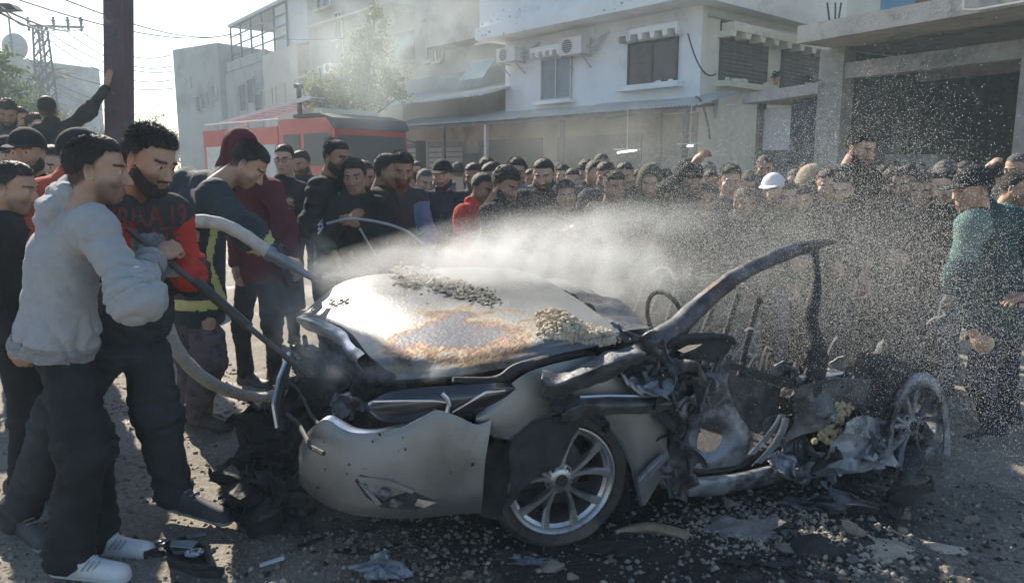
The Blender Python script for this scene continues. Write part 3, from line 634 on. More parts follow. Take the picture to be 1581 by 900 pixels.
m = MB(); m.bar((.5, -1.25, 2.5), (.9, -1.5, 2.35), .04, .04); m.box(.8, .95, -1.65, -1.4, 1.7, 2.45); ft(m, 'mirror', m_black, cab)
m = MB(); m.bar((.5, 1.25, 2.5), (.9, 1.5, 2.35), .04, .04); m.box(.8, .95, 1.4, 1.65, 1.7, 2.45); ft(m, 'mirror', m_black, cab)
m = MB()
for k in range(14): m.box(-1.8+k*.11, -1.74+k*.11, -1.1, 1.1, 3.021, 3.07)
ft(m, 'roof_rib', m_ftsil, cab)
m = MB(); m.box(.831, .85, -.8, .8, .95, 1.25); ft(m, 'grille', m_ftsil, cab)
m = MB(); m.box(.831, .95, -1.2, 1.2, .45, .62); ft(m, 'front_bumper', m_ftsil, cab)
m = MB(); m.box(-.6, -.25, -.95, .95, 3.13, 3.27); ft(m, 'light_bar', mat('pale light bar', (.62, .58, .50), rough=.4), cab)
m = MB(); m.box(-6.4, -2.05, -1.2, 1.2, .75, 2.85); body = ft(m, 'body', m_red)
for k in range(3):
    x0 = -6.2+k*1.4; m = MB(); m.box(x0, x0+1.25, -1.215, -1.201, .95, 2.35); sh = ft(m, 'locker', m_ftsil)
    for j in range(10): mm = MB(); mm.box(x0+.02, x0+1.23, -1.225, -1.216, 1.0+j*.135, 1.0+j*.135+.11); mm.build('shutter_slat', m_ftsil, sh)
m = MB(); m.tube([(-6.4, -1.1, 3.05), (-2.1, -1.1, 3.05)], .03, 6); m.tube([(-6.4, 1.1, 3.05), (-2.1, 1.1, 3.05)], .03, 6)
for k in range(6): m.tube([(-6.3+k*.83, -1.1, 2.85), (-6.3+k*.83, -1.1, 3.05)], .02, 5); m.tube([(-6.3+k*.83, 1.1, 2.85), (-6.3+k*.83, 1.1, 3.05)], .02, 5)
ft(m, 'rail', m_ftsil, body)
m = MB()
for y in (-.35, .35): m.bar((-6.3, y-.3, 3.12), (-1.2, y-.3, 3.62), .06, .10)
for k in range(14): t_ = k/13; m.bar((-6.2+5*t_, -.65, 3.13+.49*t_), (-6.2+5*t_, .05, 3.13+.49*t_), .035, .035)
ft(m, 'ladder', m_ftsil)
m = MB(); m.box(-1.95, -1.85, -.6, -.5, 3.02, 3.9); m.box(-1.95, -1.85, .1, .2, 3.02, 3.7); m.bar((-1.9, -.55, 3.6), (-1.9, .6, 3.6), .06, .06); m.lathe([(.02, 3.9), (.14, 3.92), (.14, 4.02), (.02, 4.05)], 10, (-1.9, -.55, 0), axis='z'); ft(m, 'ladder_gantry', m_steel)
for k in range(8): pass
m = MB(); m.tube([(-1.5+.12*math.cos(a), .3+.35*math.sin(a), 3.6+.1*math.sin(3*a)) for a in np.linspace(0, 12, 40)], .05, 6); ft(m, 'hose_bundle', m_black)
for x in (-.6, -4.6):
    for y in (-1.0, 1.0):
        m = MB(); m.lathe([(.25, -.14), (.46, -.14), (.5, -.08), (.5, .08), (.46, .14), (.25, .14)], 22, (x, y, .5), closed=True); w = ft(m, 'wheel', m_black)
        m = MB(); m.lathe([(.001, -.10), (.1, -.12), (.25, -.08), (.25, .1), (.001, .1)], 16, (x, y, .5)); m.build('rim', m_ftsil, w)
m = MB(); m.box(-6.3, .5, -1.0, 1.0, .45, .74); ft(m, 'chassis', m_black)
# ================================================================== SIGNED DISTANCE BODIES
class SDF:
    """smooth blend of solids, meshed with OpenVDB"""
    def __init__(s, k=.02): s.p = []; s.k = k
    def _add(s, kind, lo, hi, fn, k, op): s.p.append((np.array(lo, float), np.array(hi, float), fn, s.k if k is None else k, op)); return s
    def cap(s, a, b, r1, r2=None, k=None, op='+', sq=None, yaw=0.):
        """tapered capsule; sq = depth squash (>1 flattens along local y after yaw)"""
        r2 = r1 if r2 is None else r2; a = np.array(a, float); b = np.array(b, float); rm = max(r1, r2)
        c, s_ = math.cos(-yaw), math.sin(-yaw); q = 1. if sq is None else sq
        T = lambda x, y: (x*c-y*s_, (x*s_+y*c)*q)
        if sq is None: fa, fb = a, b
        else: fa = np.array([*T(a[0], a[1]), a[2]]); fb = np.array([*T(b[0], b[1]), b[2]])
        d = fb-fa; dd = max(float(d@d), 1e-9)
        def fn(x, y, z):
            if sq is not None: x, y = T(x, y)
            px, py, pz = x-fa[0], y-fa[1], z-fa[2]
            t = np.clip((px*d[0]+py*d[1]+pz*d[2])/dd, 0, 1)
            return np.sqrt((px-t*d[0])**2+(py-t*d[1])**2+(pz-t*d[2])**2)-(r1+(r2-r1)*t)
        return s._add('c', np.minimum(a, b)-rm, np.maximum(a, b)+rm, fn, k, op)
    def ell(s, c, r, rot=(0, 0, 0), k=None, op='+'):
        c = np.array(c, float); r = np.array(r, float); M = np.array(Euler(rot).to_matrix()).T; rm = r.max()
        ext = np.sqrt(((M.T*r)**2).sum(1)); mn = float(r.min())
        def fn(x, y, z):
            px, py, pz = x-c[0], y-c[1], z-c[2]
            qx = (M[0, 0]*px+M[0, 1]*py+M[0, 2]*pz)/r[0]; qy = (M[1, 0]*px+M[1, 1]*py+M[1, 2]*pz)/r[1]; qz = (M[2, 0]*px+M[2, 1]*py+M[2, 2]*pz)/r[2]
            k0 = np.sqrt(qx*qx+qy*qy+qz*qz); k1 = np.sqrt((qx/r[0])**2+(qy/r[1])**2+(qz/r[2])**2)+1e-6
            return k0*(k0-1)/k1
        return s._add('e', c-ext, c+ext, fn, k, op)
    def cut(s, fn, lo, hi, k=.004): return s._add('f', lo, hi, fn, k, '&')
    def mesh(s, vox):
        los = np.min([p[0] for p in s.p if p[4] == '+'], 0)-3*vox-.01; his = np.max([p[1] for p in s.p if p[4] == '+'], 0)+3*vox+.01
        n = np.ceil((his-los)/vox).astype(int)+1; G = np.full(n, .08, dtype=np.float32)
        ax = [(los[i]+vox*np.arange(n[i])).astype(np.float32) for i in range(3)]
        for lo, hi, fn, k, op in s.p:
            if op == '&': i0 = np.zeros(3, int); i1 = n
            else:
                pad = k+3*vox+.012; i0 = np.maximum(np.floor((lo-pad-los)/vox).astype(int), 0); i1 = np.minimum(np.ceil((hi+pad-los)/vox).astype(int)+1, n)
            if (i1 <= i0).any(): continue
            sl = tuple(slice(a, b) for a, b in zip(i0, i1))
            x, y, z = ax[0][sl[0]][:, None, None], ax[1][sl[1]][None, :, None], ax[2][sl[2]][None, None, :]
            d = fn(x, y, z).astype(np.float32); g = G[sl]
            if op == '+': h = np.clip(.5+.5*(g-d)/k, 0, 1); G[sl] = g*(1-h)+d*h-k*h*(1-h)
            elif op == '-': d = -d; h = np.clip(.5+.5*(d-g)/k, 0, 1); G[sl] = g*(1-h)+d*h+k*h*(1-h)
            else: h = np.clip(.5+.5*(d-g)/k, 0, 1); G[sl] = g*(1-h)+d*h+k*h*(1-h)
        vg = openvdb.FloatGrid(1.0); vg.copyFromArray(G); P, Q = vg.convertToQuads(0.0)
        return P*vox+los.astype(np.float32), Q.astype(np.int32)
def vnormals(V, Q):
    n = np.cross(V[Q[:, 2]]-V[Q[:, 0]], V[Q[:, 3]]-V[Q[:, 1]]); N = np.zeros_like(V)
    for i in range(4): np.add.at(N, Q[:, i], n)
    return N/np.maximum(np.linalg.norm(N, axis=1, keepdims=True), 1e-9)
def join(parts):
    V = []; Q = []; n = 0
    for v, q in parts: V.append(v); Q.append(q+n); n += len(v)
    return np.concatenate(V), np.concatenate(Q)
def xf(vq, M):
    v, q = vq; M = np.array(M); return (v@M[:3, :3].T+M[:3, 3]).astype(np.float32), q

# ---- heads -------------------------------------------------------------------
def head_sdf(kind):
    s = SDF(.018); w = {'lean': .96, 'wide': 1.06, 'std': 1., 'boy': .95}[kind]
    s.ell((0, -.014, .030), (.0765*w, .099, .088)); s.ell((0, .030, -.035), (.060*w, .062, .080))
    s.ell((0, .060, -.093), (.027*w, .026, .021), k=.02)
    for g in (-1, 1):
        s.cap((g*.056*w, .0, -.045), (g*.02*w, .060, -.094), .024, .019, k=.025)
        s.ell((g*.043*w, .060, -.026), (.023, .02, .022), k=.02)
    s.cap((-.036*w, .0795, .020), (.036*w, .0795, .020), .0115, k=.014)
    s.cap((0, .086, .008), (0, .110, -.036), .0075, .0125, k=.010)
    for g in (-1, 1):
        s.ell((g*.0125, .101, -.040), (.009, .011, .008), k=.006)
        s.ell((g*.033, .098, .001), (.0185, .017, .0115), k=.010, op='-')
        s.ell((g*.0325, .0745, 0.0005), (.0135, .0135, .0135), k=.003)
        s.cap((g*.016, .0870, .0095), (g*.046, .0780, .0075), .0048, .0042, k=.004)
        s.ell((g*.079*w, -.010, -.014), (.0085, .0185, .031), rot=(.25, 0, g*-.35), k=.008)
        s.ell((g*.084*w, -.008, -.010), (.006, .010, .017), rot=(.25, 0, g*-.35), k=.004, op='-')
    s.cap((-.019, .086, -.0655), (.019, .086, -.0655), .0075, k=.006); s.cap((-.016, .0865, -.0765), (.016, .0865, -.0765), .0085, k=.006)
    s.cap((-.023, .0975, -.0705), (.023, .0975, -.0705), .0022, k=.004, op='-')
    s.cap((0, -.020, -.05), (0, -.050, -.21), .056*w, .062*w, k=.03)
    return s
def head_tint(V, stub, brow=1.):
    """surface colour of the face: lips, brows, eyes, shaved beard; multiplies the skin tone"""
    x, y, z = V[:, 0], V[:, 1], V[:, 2]; ax = np.abs(x); C = np.ones((len(V), 4), np.float32)
    def put(mask, col): C[:, :3] = C[:, :3]*(1-mask[:, None])+np.array(col)*mask[:, None]
    sm = lambda a, b, v: np.clip((v-a)/(b-a), 0, 1)
    n = vnoise(V*60)*.5+.5
    b = sm(-.022, -.05, z)*sm(.0, .02, y)*(1-sm(.028, .02, ax)*sm(-.058, -.052, z)*sm(.06, .08, y)) if True else 0
    put(b*stub*(.75+.25*n), (.22, .20, .20))
    put(sm(-.0605, -.063, z)*sm(-.086, -.083, z)*sm(.026, .021, ax)*sm(.07, .08, y)*.7, (.80, .48, .44))
    put(sm(.0025, .0, np.abs(z+.0705))*sm(.026, .022, ax)*sm(.07, .08, y)*.8, (.25, .14, .12))
    bz = .0225-5.5*(ax-.034)**2; put(sm(.0065, .004, np.abs(z-bz-.001))*sm(.012, .016, ax)*sm(.055, .05, ax)*sm(.05, .06, y)*brow, (.07, .06, .06))
    e = sm(.0145, .012, np.hypot(ax-.0325, (z-.0005)*1.9))*sm(.07, .075, y); put(e, (1.5, 1.7, 1.9)); put(e*sm(.0075, .006, np.hypot(ax-.0325, z-.0005)), (.06, .05, .05))
    put(sm(.006, .002, np.abs(z+.046))*sm(.018, .012, ax)*sm(.085, .09, y)*.4, (.4, .3, .3))
    hl = np.where(y > .035, .064+(y-.035)*.25, np.where(y > -.015, .066-(.035-y)*1.9, -.035-(-.015-y)*.7)); hl = np.maximum(hl, -.075)
    put(sm(-.010, .012, z-hl+.006*vnoise(V*70))*(1-sm(.070, .076, ax)*sm(.02, -.02, z)*sm(-.05, -.03, y))*.85, (.13, .12, .12))
    C[:, :3] *= (1+.10*vnoise(V*28)+.05*vnoise(V*90))[:, None]
    return C
def hair_sdf(kind, w=1.):
    """short hair, buzz cut, full top, bald rim, caps, hoods"""
    s = SDF(.01); t = {'short': .0035, 'buzz': .002, 'full': .009, 'curly': .02, 'cap': .011, 'beanie': .015, 'hood': .03}[kind]
    if kind in ('short', 'buzz', 'full', 'curly'):
        s.ell((0, -.014, .030+t*.5), (.0765*w+t*.55, .099+t*.7, .088+t))
        if kind != 'buzz': s.ell((0, .010, .075), (.058*w+t*.5, .062+t*.5, .043+t*.8), k=.02)
        def cut(x, y, z):
            hl = np.where(y > .035, .062+(y-.035)*.25, np.where(y > -.015, .062-(.035-y)*1.7, -.02-(-.015-y)*.9))
            hl = np.maximum(hl, -.062)
            return (hl-z+.004*np.sin(x*190)*np.sin(y*130))*.6+0*x
        s.cut(cut, None, None, .014)
    elif kind in ('cap', 'beanie'):
        s.ell((0, -.014, .034), (.0785*w+t, .101+t, .092+t))
        lim = .022 if kind == 'cap' else .008
        s.cut(lambda x, y, z: (lim+(y*.10)-z)+0*x, None, None, .004)
        if kind == 'cap':
            b = SDF(.006); b.ell((0, .105, .040), (.074, .085, .006), rot=(-.16, 0, 0)); b.cut(lambda x, y, z: .06-y+0*x+0*z, None, None, .004)
            return s, b
    elif kind == 'hood':
        s.ell((0, -.03, .02), (.11, .125, .135)); s.cap((0, -.05, -.05), (0, -.06, -.14), .10, .12, k=.04)
        s.ell((0, .11, -.01), (.085, .12, .12), k=.02, op='-')
    return s, None
def strands(hk, kind, n, seed=0):
    """single short hairs standing on the scalp, thinning out towards the fade"""
    key = ('s', hk, kind, n)
    if key in _HC: return _HC[key]
    V, Q = head_mesh(hk, .006); N = vnormals(V, Q); x, y, z = V.T; rg = np.random.RandomState(3+seed)
    hl = np.where(y > .035, .058+(y-.035)*.25, np.where(y > -.015, .060-(.035-y)*1.95, -.04-(-.015-y)*.7)); hl = np.maximum(hl, -.085)
    ear = (np.abs(x) > .074) & (z < .022) & (y > -.045) & (y < .02)
    w = np.clip((z-hl+.004*rg.normal(size=len(z)))/.02, 0, 1)*(~ear)*(z > -.09)+1e-9; k = rg.choice(len(V), n, p=w/w.sum()); Ls = {'short': .010, 'buzz': .0045, 'full': .019, 'curly': .02}[kind]
    top = np.clip((z[k]-.03)/.06, .25, 1); off = {'short': .003, 'buzz': .001, 'full': .008, 'curly': .012}[kind]
    p = V[k]+rg.normal(size=(n, 3))*.0018+N[k]*(off*np.clip((z[k]-hl[k])/.03, 0, 1))[:, None]; d = N[k]*.8+A3(0, .35, -.1)*(z[k] > .05)[:, None]+A3(0, -.15, -.5)*(z[k] <= .05)[:, None]+rg.normal(size=(n, 3))*(.3 if kind != 'curly' else .7)
    d /= np.linalg.norm(d, axis=1)[:, None]; s_ = np.cross(d, rg.normal(size=(n, 3))); s_ /= np.linalg.norm(s_, axis=1)[:, None]; L_ = (Ls*top*rg.uniform(.6, 1.2, n))[:, None]
    v = np.stack([p-s_*.0011, p+s_*.0011, p+d*L_+s_*.0004, p+d*L_-s_*.0004], 1).reshape(-1, 3).astype(np.float32); _HC[key] = (v, np.arange(len(v)).reshape(-1, 4)); return _HC[key]
def beard_sdf(w=1., full=1.):
    s = SDF(.018); t = .008*full
    s.ell((0, .060, -.095), (.030*w+t, .030+t*.4, .025+t), k=.02)
    for g in (-1, 1): s.cap((g*.060*w, .002, -.034), (g*.052*w, .02, -.066), .0185, .024+t*.3, k=.02); s.cap((g*.052*w, .02, -.066), (g*.024*w, .064, -.097), .024+t*.3, .024+t*.5, k=.025)
    s.cap((-.024, .088, -.0575), (.024, .088, -.0575), .0065, k=.006)
    s.cap((-.012, .093, -.072), (.012, .093, -.072), .011, k=.006, op='-')
    s.cut(lambda x, y, z: (z+.022)*.8+0*x+0*y, None, None, .006)
    return s
_HC = {}
def head_mesh(kind, vox):
    if (kind, vox) not in _HC: _HC[(kind, vox)] = head_sdf(kind).mesh(vox)
    return _HC[(kind, vox)]
HW = {'lean': .96, 'wide': 1.06, 'std': 1., 'boy': .95}
def hair_mesh(kind, hk, vox):
    key = ('h', kind, hk, vox)
    if key not in _HC:
        a, b = hair_sdf(kind, HW[hk]); v, q = a.mesh(vox)
        if kind in ('short', 'full', 'curly', 'buzz'):
            N = vnormals(v, q); amp = {'short': .0022, 'buzz': .0008, 'full': .004, 'curly': .007}[kind]; v = v+N*(fbm(v*(70 if kind == 'curly' else 90), 2)*amp)[:, None]
        else:
            N = vnormals(v, q); v = v+N*(fbm(v*18, 2)*(.003 if kind == 'hood' else .0012))[:, None]
        if b is not None: v, q = join([(v, q), b.mesh(vox)])
        _HC[key] = (v.astype(np.float32), q)
    return _HC[key]
def beard_mesh(hk, vox, full=1.):
    key = ('b', hk, vox, full)
    if key not in _HC:
        v, q = beard_sdf(HW[hk], full).mesh(vox); N = vnormals(v, q); _HC[key] = ((v+N*(fbm(v*90, 2)*.0022)[:, None]).astype(np.float32), q)
    return _HC[key]

# ---- hands: wrist at origin, fingers along +x, back of the hand +z, thumb towards +y -----
def hand_mesh(curl=.5, vox=.004, spread=.06, thumb=.6):
    key = ('hand', curl, vox, spread, thumb)
    if key in _HC: return _HC[key]
    s = SDF(.008); s.cap((-.035, 0, 0), (.02, 0, 0), .024, .026, sq=None, k=.02)
    s.ell((.050, .0, -.002), (.050, .043, .0165), k=.015); s.ell((.022, .018, -.008), (.032, .022, .018), k=.012)
    for j, (y, L_, r) in enumerate(((.031, .072, .0092), (.010, .080, .0095), (-.011, .074, .0090), (-.030, .058, .0080))):
        p = np.array([.088-abs(y-.008)*.18, y*1.02, 0.]); ang = -curl*.75*(1+.06*j); yaw = (y-.003)*spread*10
        for k_, fr in enumerate((.45, .30, .25)):
            d = np.array([math.cos(ang)*math.cos(yaw), math.sin(yaw)*math.cos(ang), math.sin(ang)]); q = p+d*L_*fr
            s.cap(p, q, r*(1-.06*k_), r*(.94-.07*k_), k=.0035); p = q; ang -= curl*(.95-.1*k_)
    p = np.array([.026, .034, -.006]); d = np.array([.62, .62-.55*thumb*.6, -.48*thumb]); d /= np.linalg.norm(d); q = p+d*.040; s.cap(p, q, .0125, .0108, k=.008)
    d2 = np.array([.85, .25-.55*thumb, -.40*thumb]); d2 /= np.linalg.norm(d2); s.cap(q, q+d2*.032, .0105, .0088, k=.003)
    _HC[key] = s.mesh(vox); return _HC[key]

# ---- figure ------------------------------------------------------------------
A3 = lambda *p: np.array(p, float)
BASE = dict(pelvis=A3(0, 0, .95), chest=A3(0, 0, 1.27), neck=A3(0, -.015, 1.45), head=A3(0, .035, 1.595), hr=(0, 0, 0),
            sL=A3(-.172, -.01, 1.395), sR=A3(.172, -.01, 1.395), eL=A3(-.25, -.03, 1.12), eR=A3(.25, -.03, 1.12), wL=A3(-.25, .07, .88), wR=A3(.25, .07, .88),
            hL=A3(-.09, 0, .91), hR=A3(.09, 0, .91), kL=A3(-.11, .03, .50), kR=A3(.11, .03, .50), aL=A3(-.12, -.02, .09), aR=A3(.12, -.02, .09),
            tL=A3(-.15, .16, .04), tR=A3(.15, .16, .04))
# (L is the figure's left at -x because it faces +y)
def figure(P, vox=.016, hvox=.006, top='jacket', hairk='short', headk='std', beard=0., bulk=1., loose=1., stub=.55, hands=(.6, .6), dors=(None, None), folds=1., seed=0, legs=True, shoes='shoe', brow=1., hem=.84, gloves=False, tbulk=None):
    """returns {part: (verts, quads, tint or None)}"""
    J = dict(BASE); J.update(P); out = {}; sh = seed*7.31
    yaw = math.atan2(J['sR'][1]-J['sL'][1], J['sR'][0]-J['sL'][0])
    # skin body: whole figure at rest below the clothes, with fine head and hands
    s = SDF(.03); b = bulk*.93
    s.cap(J['pelvis']+A3(0, 0, .06), J['chest'], .06*b, .08*b, sq=1.3, yaw=yaw); s.cap(J['chest'], J['neck']-A3(0, 0, .05), .08*b, .045, sq=1.2, yaw=yaw); [s.cap(J['s'+g]-A3(0, 0, .02), J['neck']-A3(0, 0, .04), .032, k=.03) for g in 'LR']
    for g in 'LR':
        s.cap(J['s'+g], J['e'+g], .047*b, .038); s.cap(J['e'+g], J['w'+g], .037, .025)
        if legs: s.cap(J['h'+g]*.65+J['k'+g]*.35, J['k'+g], .045*b, .036); s.cap(J['pelvis']-A3(0, 0, .02), J['h'+g]*.65+J['k'+g]*.35, .03, .04); s.cap(J['k'+g], J['a'+g], .038, .03); s.cap(J['a'+g], J['t'+g], .035, .03)
    HM = Matrix.Translation(Vector(J['head'])) @ Euler(J['hr'], 'YXZ').to_matrix().to_4x4() @ Matrix.Scale(1.07, 4)
    nb = np.array(HM @ Vector((0, -.045, -.17))); s.cap(J['neck'], nb, .052, .055, k=.02)
    body = s.mesh(max(vox, .014)); hd = head_mesh(headk, hvox); tn = head_tint(hd[0], stub, brow); parts = [body, xf(hd, HM)]; tints = [np.ones((len(body[0]), 4), np.float32), tn]
    for i, g in enumerate('LR'):
        d = J['w'+g]-J['e'+g]; d = d/np.linalg.norm(d)
        dd = J.get('d'+g, d); dd = dd/np.linalg.norm(dd)
        up = dors[i] if dors[i] is not None else A3(-1 if g == 'L' else 1, 0, .1); up = np.array(up, float); up = up-dd*(up@dd); up /= np.linalg.norm(up)
        th = np.cross(up, dd)           # +y axis of the hand
        want = 1 if g == 'R' else -1
        M = np.eye(4); M[:3, 0] = dd; M[:3, 1] = th*want; M[:3, 2] = up; M[:3, 3] = J['w'+g]+dd*.035
        hm = hand_mesh(hands[i], .0045 if hvox < .005 else .007); v, q = xf(hm, M)
        if want < 0: q = q[:, ::-1]
        if gloves: out['glove'] = out.get('glove', [])+[(v, q)]
        else: parts.append((v, q)); tints.append(np.tile(np.array([[.92, .86, .84, 1]], np.float32), (len(v), 1)))
    V, Q = join(parts); out['body'] = (V, Q, np.concatenate(tints))
    if gloves: V, Q = join(out['glove']); N = vnormals(V, Q); out['glove'] = (V+N*.003, Q, None)
    # top garment
    tb = bulk*(tbulk or {'tee': 1., 'jacket': 1.10, 'hoodie': 1.13, 'puffer': 1.2}[top]); s = SDF(.045)
    pv = J['pelvis']+(J['chest']-J['pelvis'])*((hem-.95)/.32)
    ax_ = (J['chest']-J['pelvis']); ax_ = ax_/np.linalg.norm(ax_)
    s.cap(pv-ax_*.12, J['chest'], (.174 if top == 'hoodie' else .162)*tb, .142*tb, sq=1.30, yaw=yaw); s.cap(J['chest'], J['neck']-A3(0, 0, .05), .130*tb, .07, sq=1.25, yaw=yaw, k=.05)
    hemp = pv-ax_*.01
    s.cut(lambda x, y, z: (hemp[0]-x)*ax_[0]+(hemp[1]-y)*ax_[1]+(hemp[2]-z)*ax_[2]+.012*np.sin(x*31+sh)*np.sin(y*27), None, None, .012)
    for g in 'LR': s.cap(J['s'+g]*.90+J['neck']*.10-A3(0, 0, .015), J['neck']-A3(0, 0, .01), .058*tb, .052, k=.06); s.cap(J['s'+g]-A3(0, 0, .03), J['chest']+(J['neck']-J['chest'])*.35, .062*tb, .09, k=.05)
    for g in 'LR':
        el = J['e'+g]; s.cap(J['s'+g]-A3(0, 0, .012), el, .064*tb, .056*tb, k=.05); wr = J['w'+g]*.96+el*.04
        if top == 'tee': s.cap(J['s'+g], J['s'+g]+(el-J['s'+g])*.6, .072*tb, .068*tb)
        s.cap(el, wr, .056*tb, .040*tb, k=.03)
    nk = J['neck']; hn = nb
    if top == 'hoodie':
        back = A3(math.sin(yaw), -math.cos(yaw), 0)
        sd_ = A3(math.cos(yaw), math.sin(yaw), 0)
        s.cap(nk+back*.045-sd_*.075+A3(0, 0, .035), nk+back*.045+sd_*.075+A3(0, 0, .035), .046, k=.02); s.cap(nk+back*.095-sd_*.05+A3(0, 0, -.015), nk+back*.095+sd_*.05+A3(0, 0, -.015), .042, k=.02)
        s.cap(nk+back*.12+A3(0, 0, -.07), nk+back*.125+A3(0, 0, -.10), .04, .03, k=.03)
        s.cap(nk+A3(0, 0, .0), nk+A3(0, 0, .04), .080, .076, k=.02)
    elif top in ('jacket', 'puffer'): s.cap(nk-A3(0, 0, .02), nk+(hn-nk)*.55, .080, .072 if top == 'jacket' else .085, k=.02)
    else: s.cap(nk-A3(0, 0, .04), nk+A3(0, 0, .0), .074, .066, k=.02)
    hd_ = J['head']; s.cap(hn+(hd_-hn)*.38, hd_+(hd_-hn)*.1, .050, .07, k=.012, op='-')
    V, Q = s.mesh(vox); N = vnormals(V, Q)
    def joint(V, j, rad): return np.exp(-((np.linalg.norm(V-j, axis=1)/rad)**2))
    w = .35+.9*(joint(V, J['eL'], .12)+joint(V, J['eR'], .12))+.6*(joint(V, J['sL'], .13)+joint(V, J['sR'], .13))+.5*np.exp(-((V[:, 2]-hem-.08)/.10)**2)
    wp = V*A3(9, 9, 13)+sh; rid = 1-np.abs(fbm(wp+vnoise(V*4+sh)[:, None]*1.2, 3))*2.4
    cr = np.zeros(len(V), np.float32); nz = fbm(V*7+sh, 2)*2.6
    for g in 'LR':
        for (a, b, o_) in (('s'+g, 'e'+g, 0.), ('e'+g, 'w'+g, .3)):
            a_, b_ = J[a], J[b]; d_ = b_-a_; L_ = np.linalg.norm(d_); t_ = np.clip(((V-a_)@d_)/L_**2, 0, 1); dist = np.linalg.norm(V-a_-t_[:, None]*d_, axis=1)
            wt = np.clip((.125-dist)/.03, 0, 1)*(.45+.8*np.exp(-((t_-(1 if o_ == 0 else 0))/.3)**2)+.7*np.exp(-((t_-1)/.2)**2)*(o_ > 0))
            cr += wt*np.abs(np.sin(t_*L_*math.pi/.052+nz))**.45
    hz_ = (V[:, 2]-hemp[2]); wt = .9*np.exp(-((hz_-.07)/.07)**2)+.35; dt = np.abs(np.sin((V[:, 2]*.8+(V[:, 0]+V[:, 1])*.5)*math.pi/.10+nz*1.2))**.45
    cr = np.where(cr > .05, cr, wt*dt)
    V = V+N*(((cr-.5)*.011+rid*.0035*w+fbm(V*5+sh, 2)*.0035)*folds)[:, None]
    if top == 'puffer': V = V+N*(.010*np.abs(np.sin(V[:, 2]*math.pi/.085))-.004)[:, None]
    out['hoodie' if top == 'hoodie' else 'shirt' if top == 'tee' else 'jacket'] = (V.astype(np.float32), Q, None)
    if legs:
        s = SDF(.04); l = loose*bulk
        s.cap(J['pelvis']-ax_*.02, (J['hL']+J['hR'])/2-A3(0, 0, .02), .118*bulk, .125*bulk, sq=1.15, yaw=yaw)
        for g in 'LR': s.cap(J['h'+g], J['k'+g], .090*bulk, .066*l, k=.04); s.cap(J['k'+g], J['a'+g]+A3(0, 0, .02), .062*l, .054*l, k=.03)
        s.cut(lambda x, y, z: (x-hemp[0])*ax_[0]+(y-hemp[1])*ax_[1]+(z-hemp[2])*ax_[2]-.11, None, None, .01)
        V, Q = s.mesh(vox); N = vnormals(V, Q)
        w = .4+.9*(joint(V, J['kL'], .14)+joint(V, J['kR'], .14))+1.3*(joint(V, J['aL'], .14)+joint(V, J['aR'], .14))
        rid = 1-np.abs(fbm(V*A3(7, 7, 11)+sh+3, 2))*2; cr = np.zeros(len(V), np.float32); nz = fbm(V*6+sh, 2)*2.6
        for g in 'LR':
            for (a, b, o_) in (('h'+g, 'k'+g, 0.), ('k'+g, 'a'+g, .3)):
                a_, b_ = J[a], J[b]; d_ = b_-a_; L_ = np.linalg.norm(d_); t_ = np.clip(((V-a_)@d_)/L_**2, 0, 1); dist = np.linalg.norm(V-a_-t_[:, None]*d_, axis=1)
                wt = np.clip((.16-dist)/.04, 0, 1)*(.3+.8*np.exp(-((t_-(1 if o_ == 0 else 0))/.22)**2)+1.1*np.exp(-((t_-1)/.2)**2)*(o_ > 0)); cr += wt*(np.abs(np.sin(t_*L_*math.pi/.062+nz))**.7-.4)
        V = V+N*((cr*.010+rid*.004*w+fbm(V*5+sh, 2)*.006)*folds)[:, None]
        hh_ = (V-hemp)@ax_; kf = np.clip((hh_+.03)/.03, 0, 1)*.24; cc_ = hemp+hh_[:, None]*ax_; V = V+(cc_-V)*kf[:, None]
        out['trousers'] = (V.astype(np.float32), Q, None)
        ps = []
        for g in 'LR':
            s = SDF(.02); a, t = J['a'+g], J['t'+g]; d = t-a; d[2] = 0; d = d/max(np.linalg.norm(d), 1e-6); sl = (t-a); 
            heel = a-d*.055; heel[2] = a[2]-.05; toe = heel+(t-a)*1.0+d*.11; toe[2] = t[2]-.012
            s.cap(heel, toe, .036, .040, k=.02); s.cap(heel+A3(0, 0, .035), a+d*.05+A3(0, 0, .0), .036, .038, k=.03); s.cap(a+A3(0, 0, .0 if shoes == 'shoe' else .10), a-d*.01-A3(0, 0, .02), .042, .042, k=.02); s.cap(a+d*.06-A3(0, 0, .01), toe+A3(0, 0, .0), .036, .036, k=.03)
            zb = min(heel[2], toe[2])-.036
            h0, t0 = heel.copy(), toe.copy()
            def cutf(x, y, z, h0=h0, t0=t0): 
                dx, dy = t0[0]-h0[0], t0[1]-h0[1]; LL_ = dx*dx+dy*dy; u = np.clip(((x-h0[0])*dx+(y-h0[1])*dy)/LL_, 0, 1.2); return (h0[2]+(t0[2]-h0[2])*u-.026)-z
            s.cut(cutf, None, None, .006); vs, qs = s.mesh(max(vox*.6, .006)); ps.append((vs, qs))
            if vox < .013:
                u_ = t0-h0; L2_ = u_[0]**2+u_[1]**2; fc = vs[qs].mean(1); uu = np.clip(((fc-h0)[:, 0]*u_[0]+(fc-h0)[:, 1]*u_[1])/L2_, 0, 1.2); hgt = fc[:, 2]-(h0[2]+u_[2]*uu-.026); kk_ = hgt < .022
                q2 = qs[kk_]; un, inv = np.unique(q2, return_inverse=True); Nn = vnormals(vs, qs); out.setdefault('_sole', []).append((vs[un]+Nn[un]*.0035, inv.reshape(q2.shape)))
                m_ = MB(); dirn_ = u_/np.linalg.norm(u_); sd_ = np.cross([0, 0, 1.], dirn_); sd_ /= np.linalg.norm(sd_)
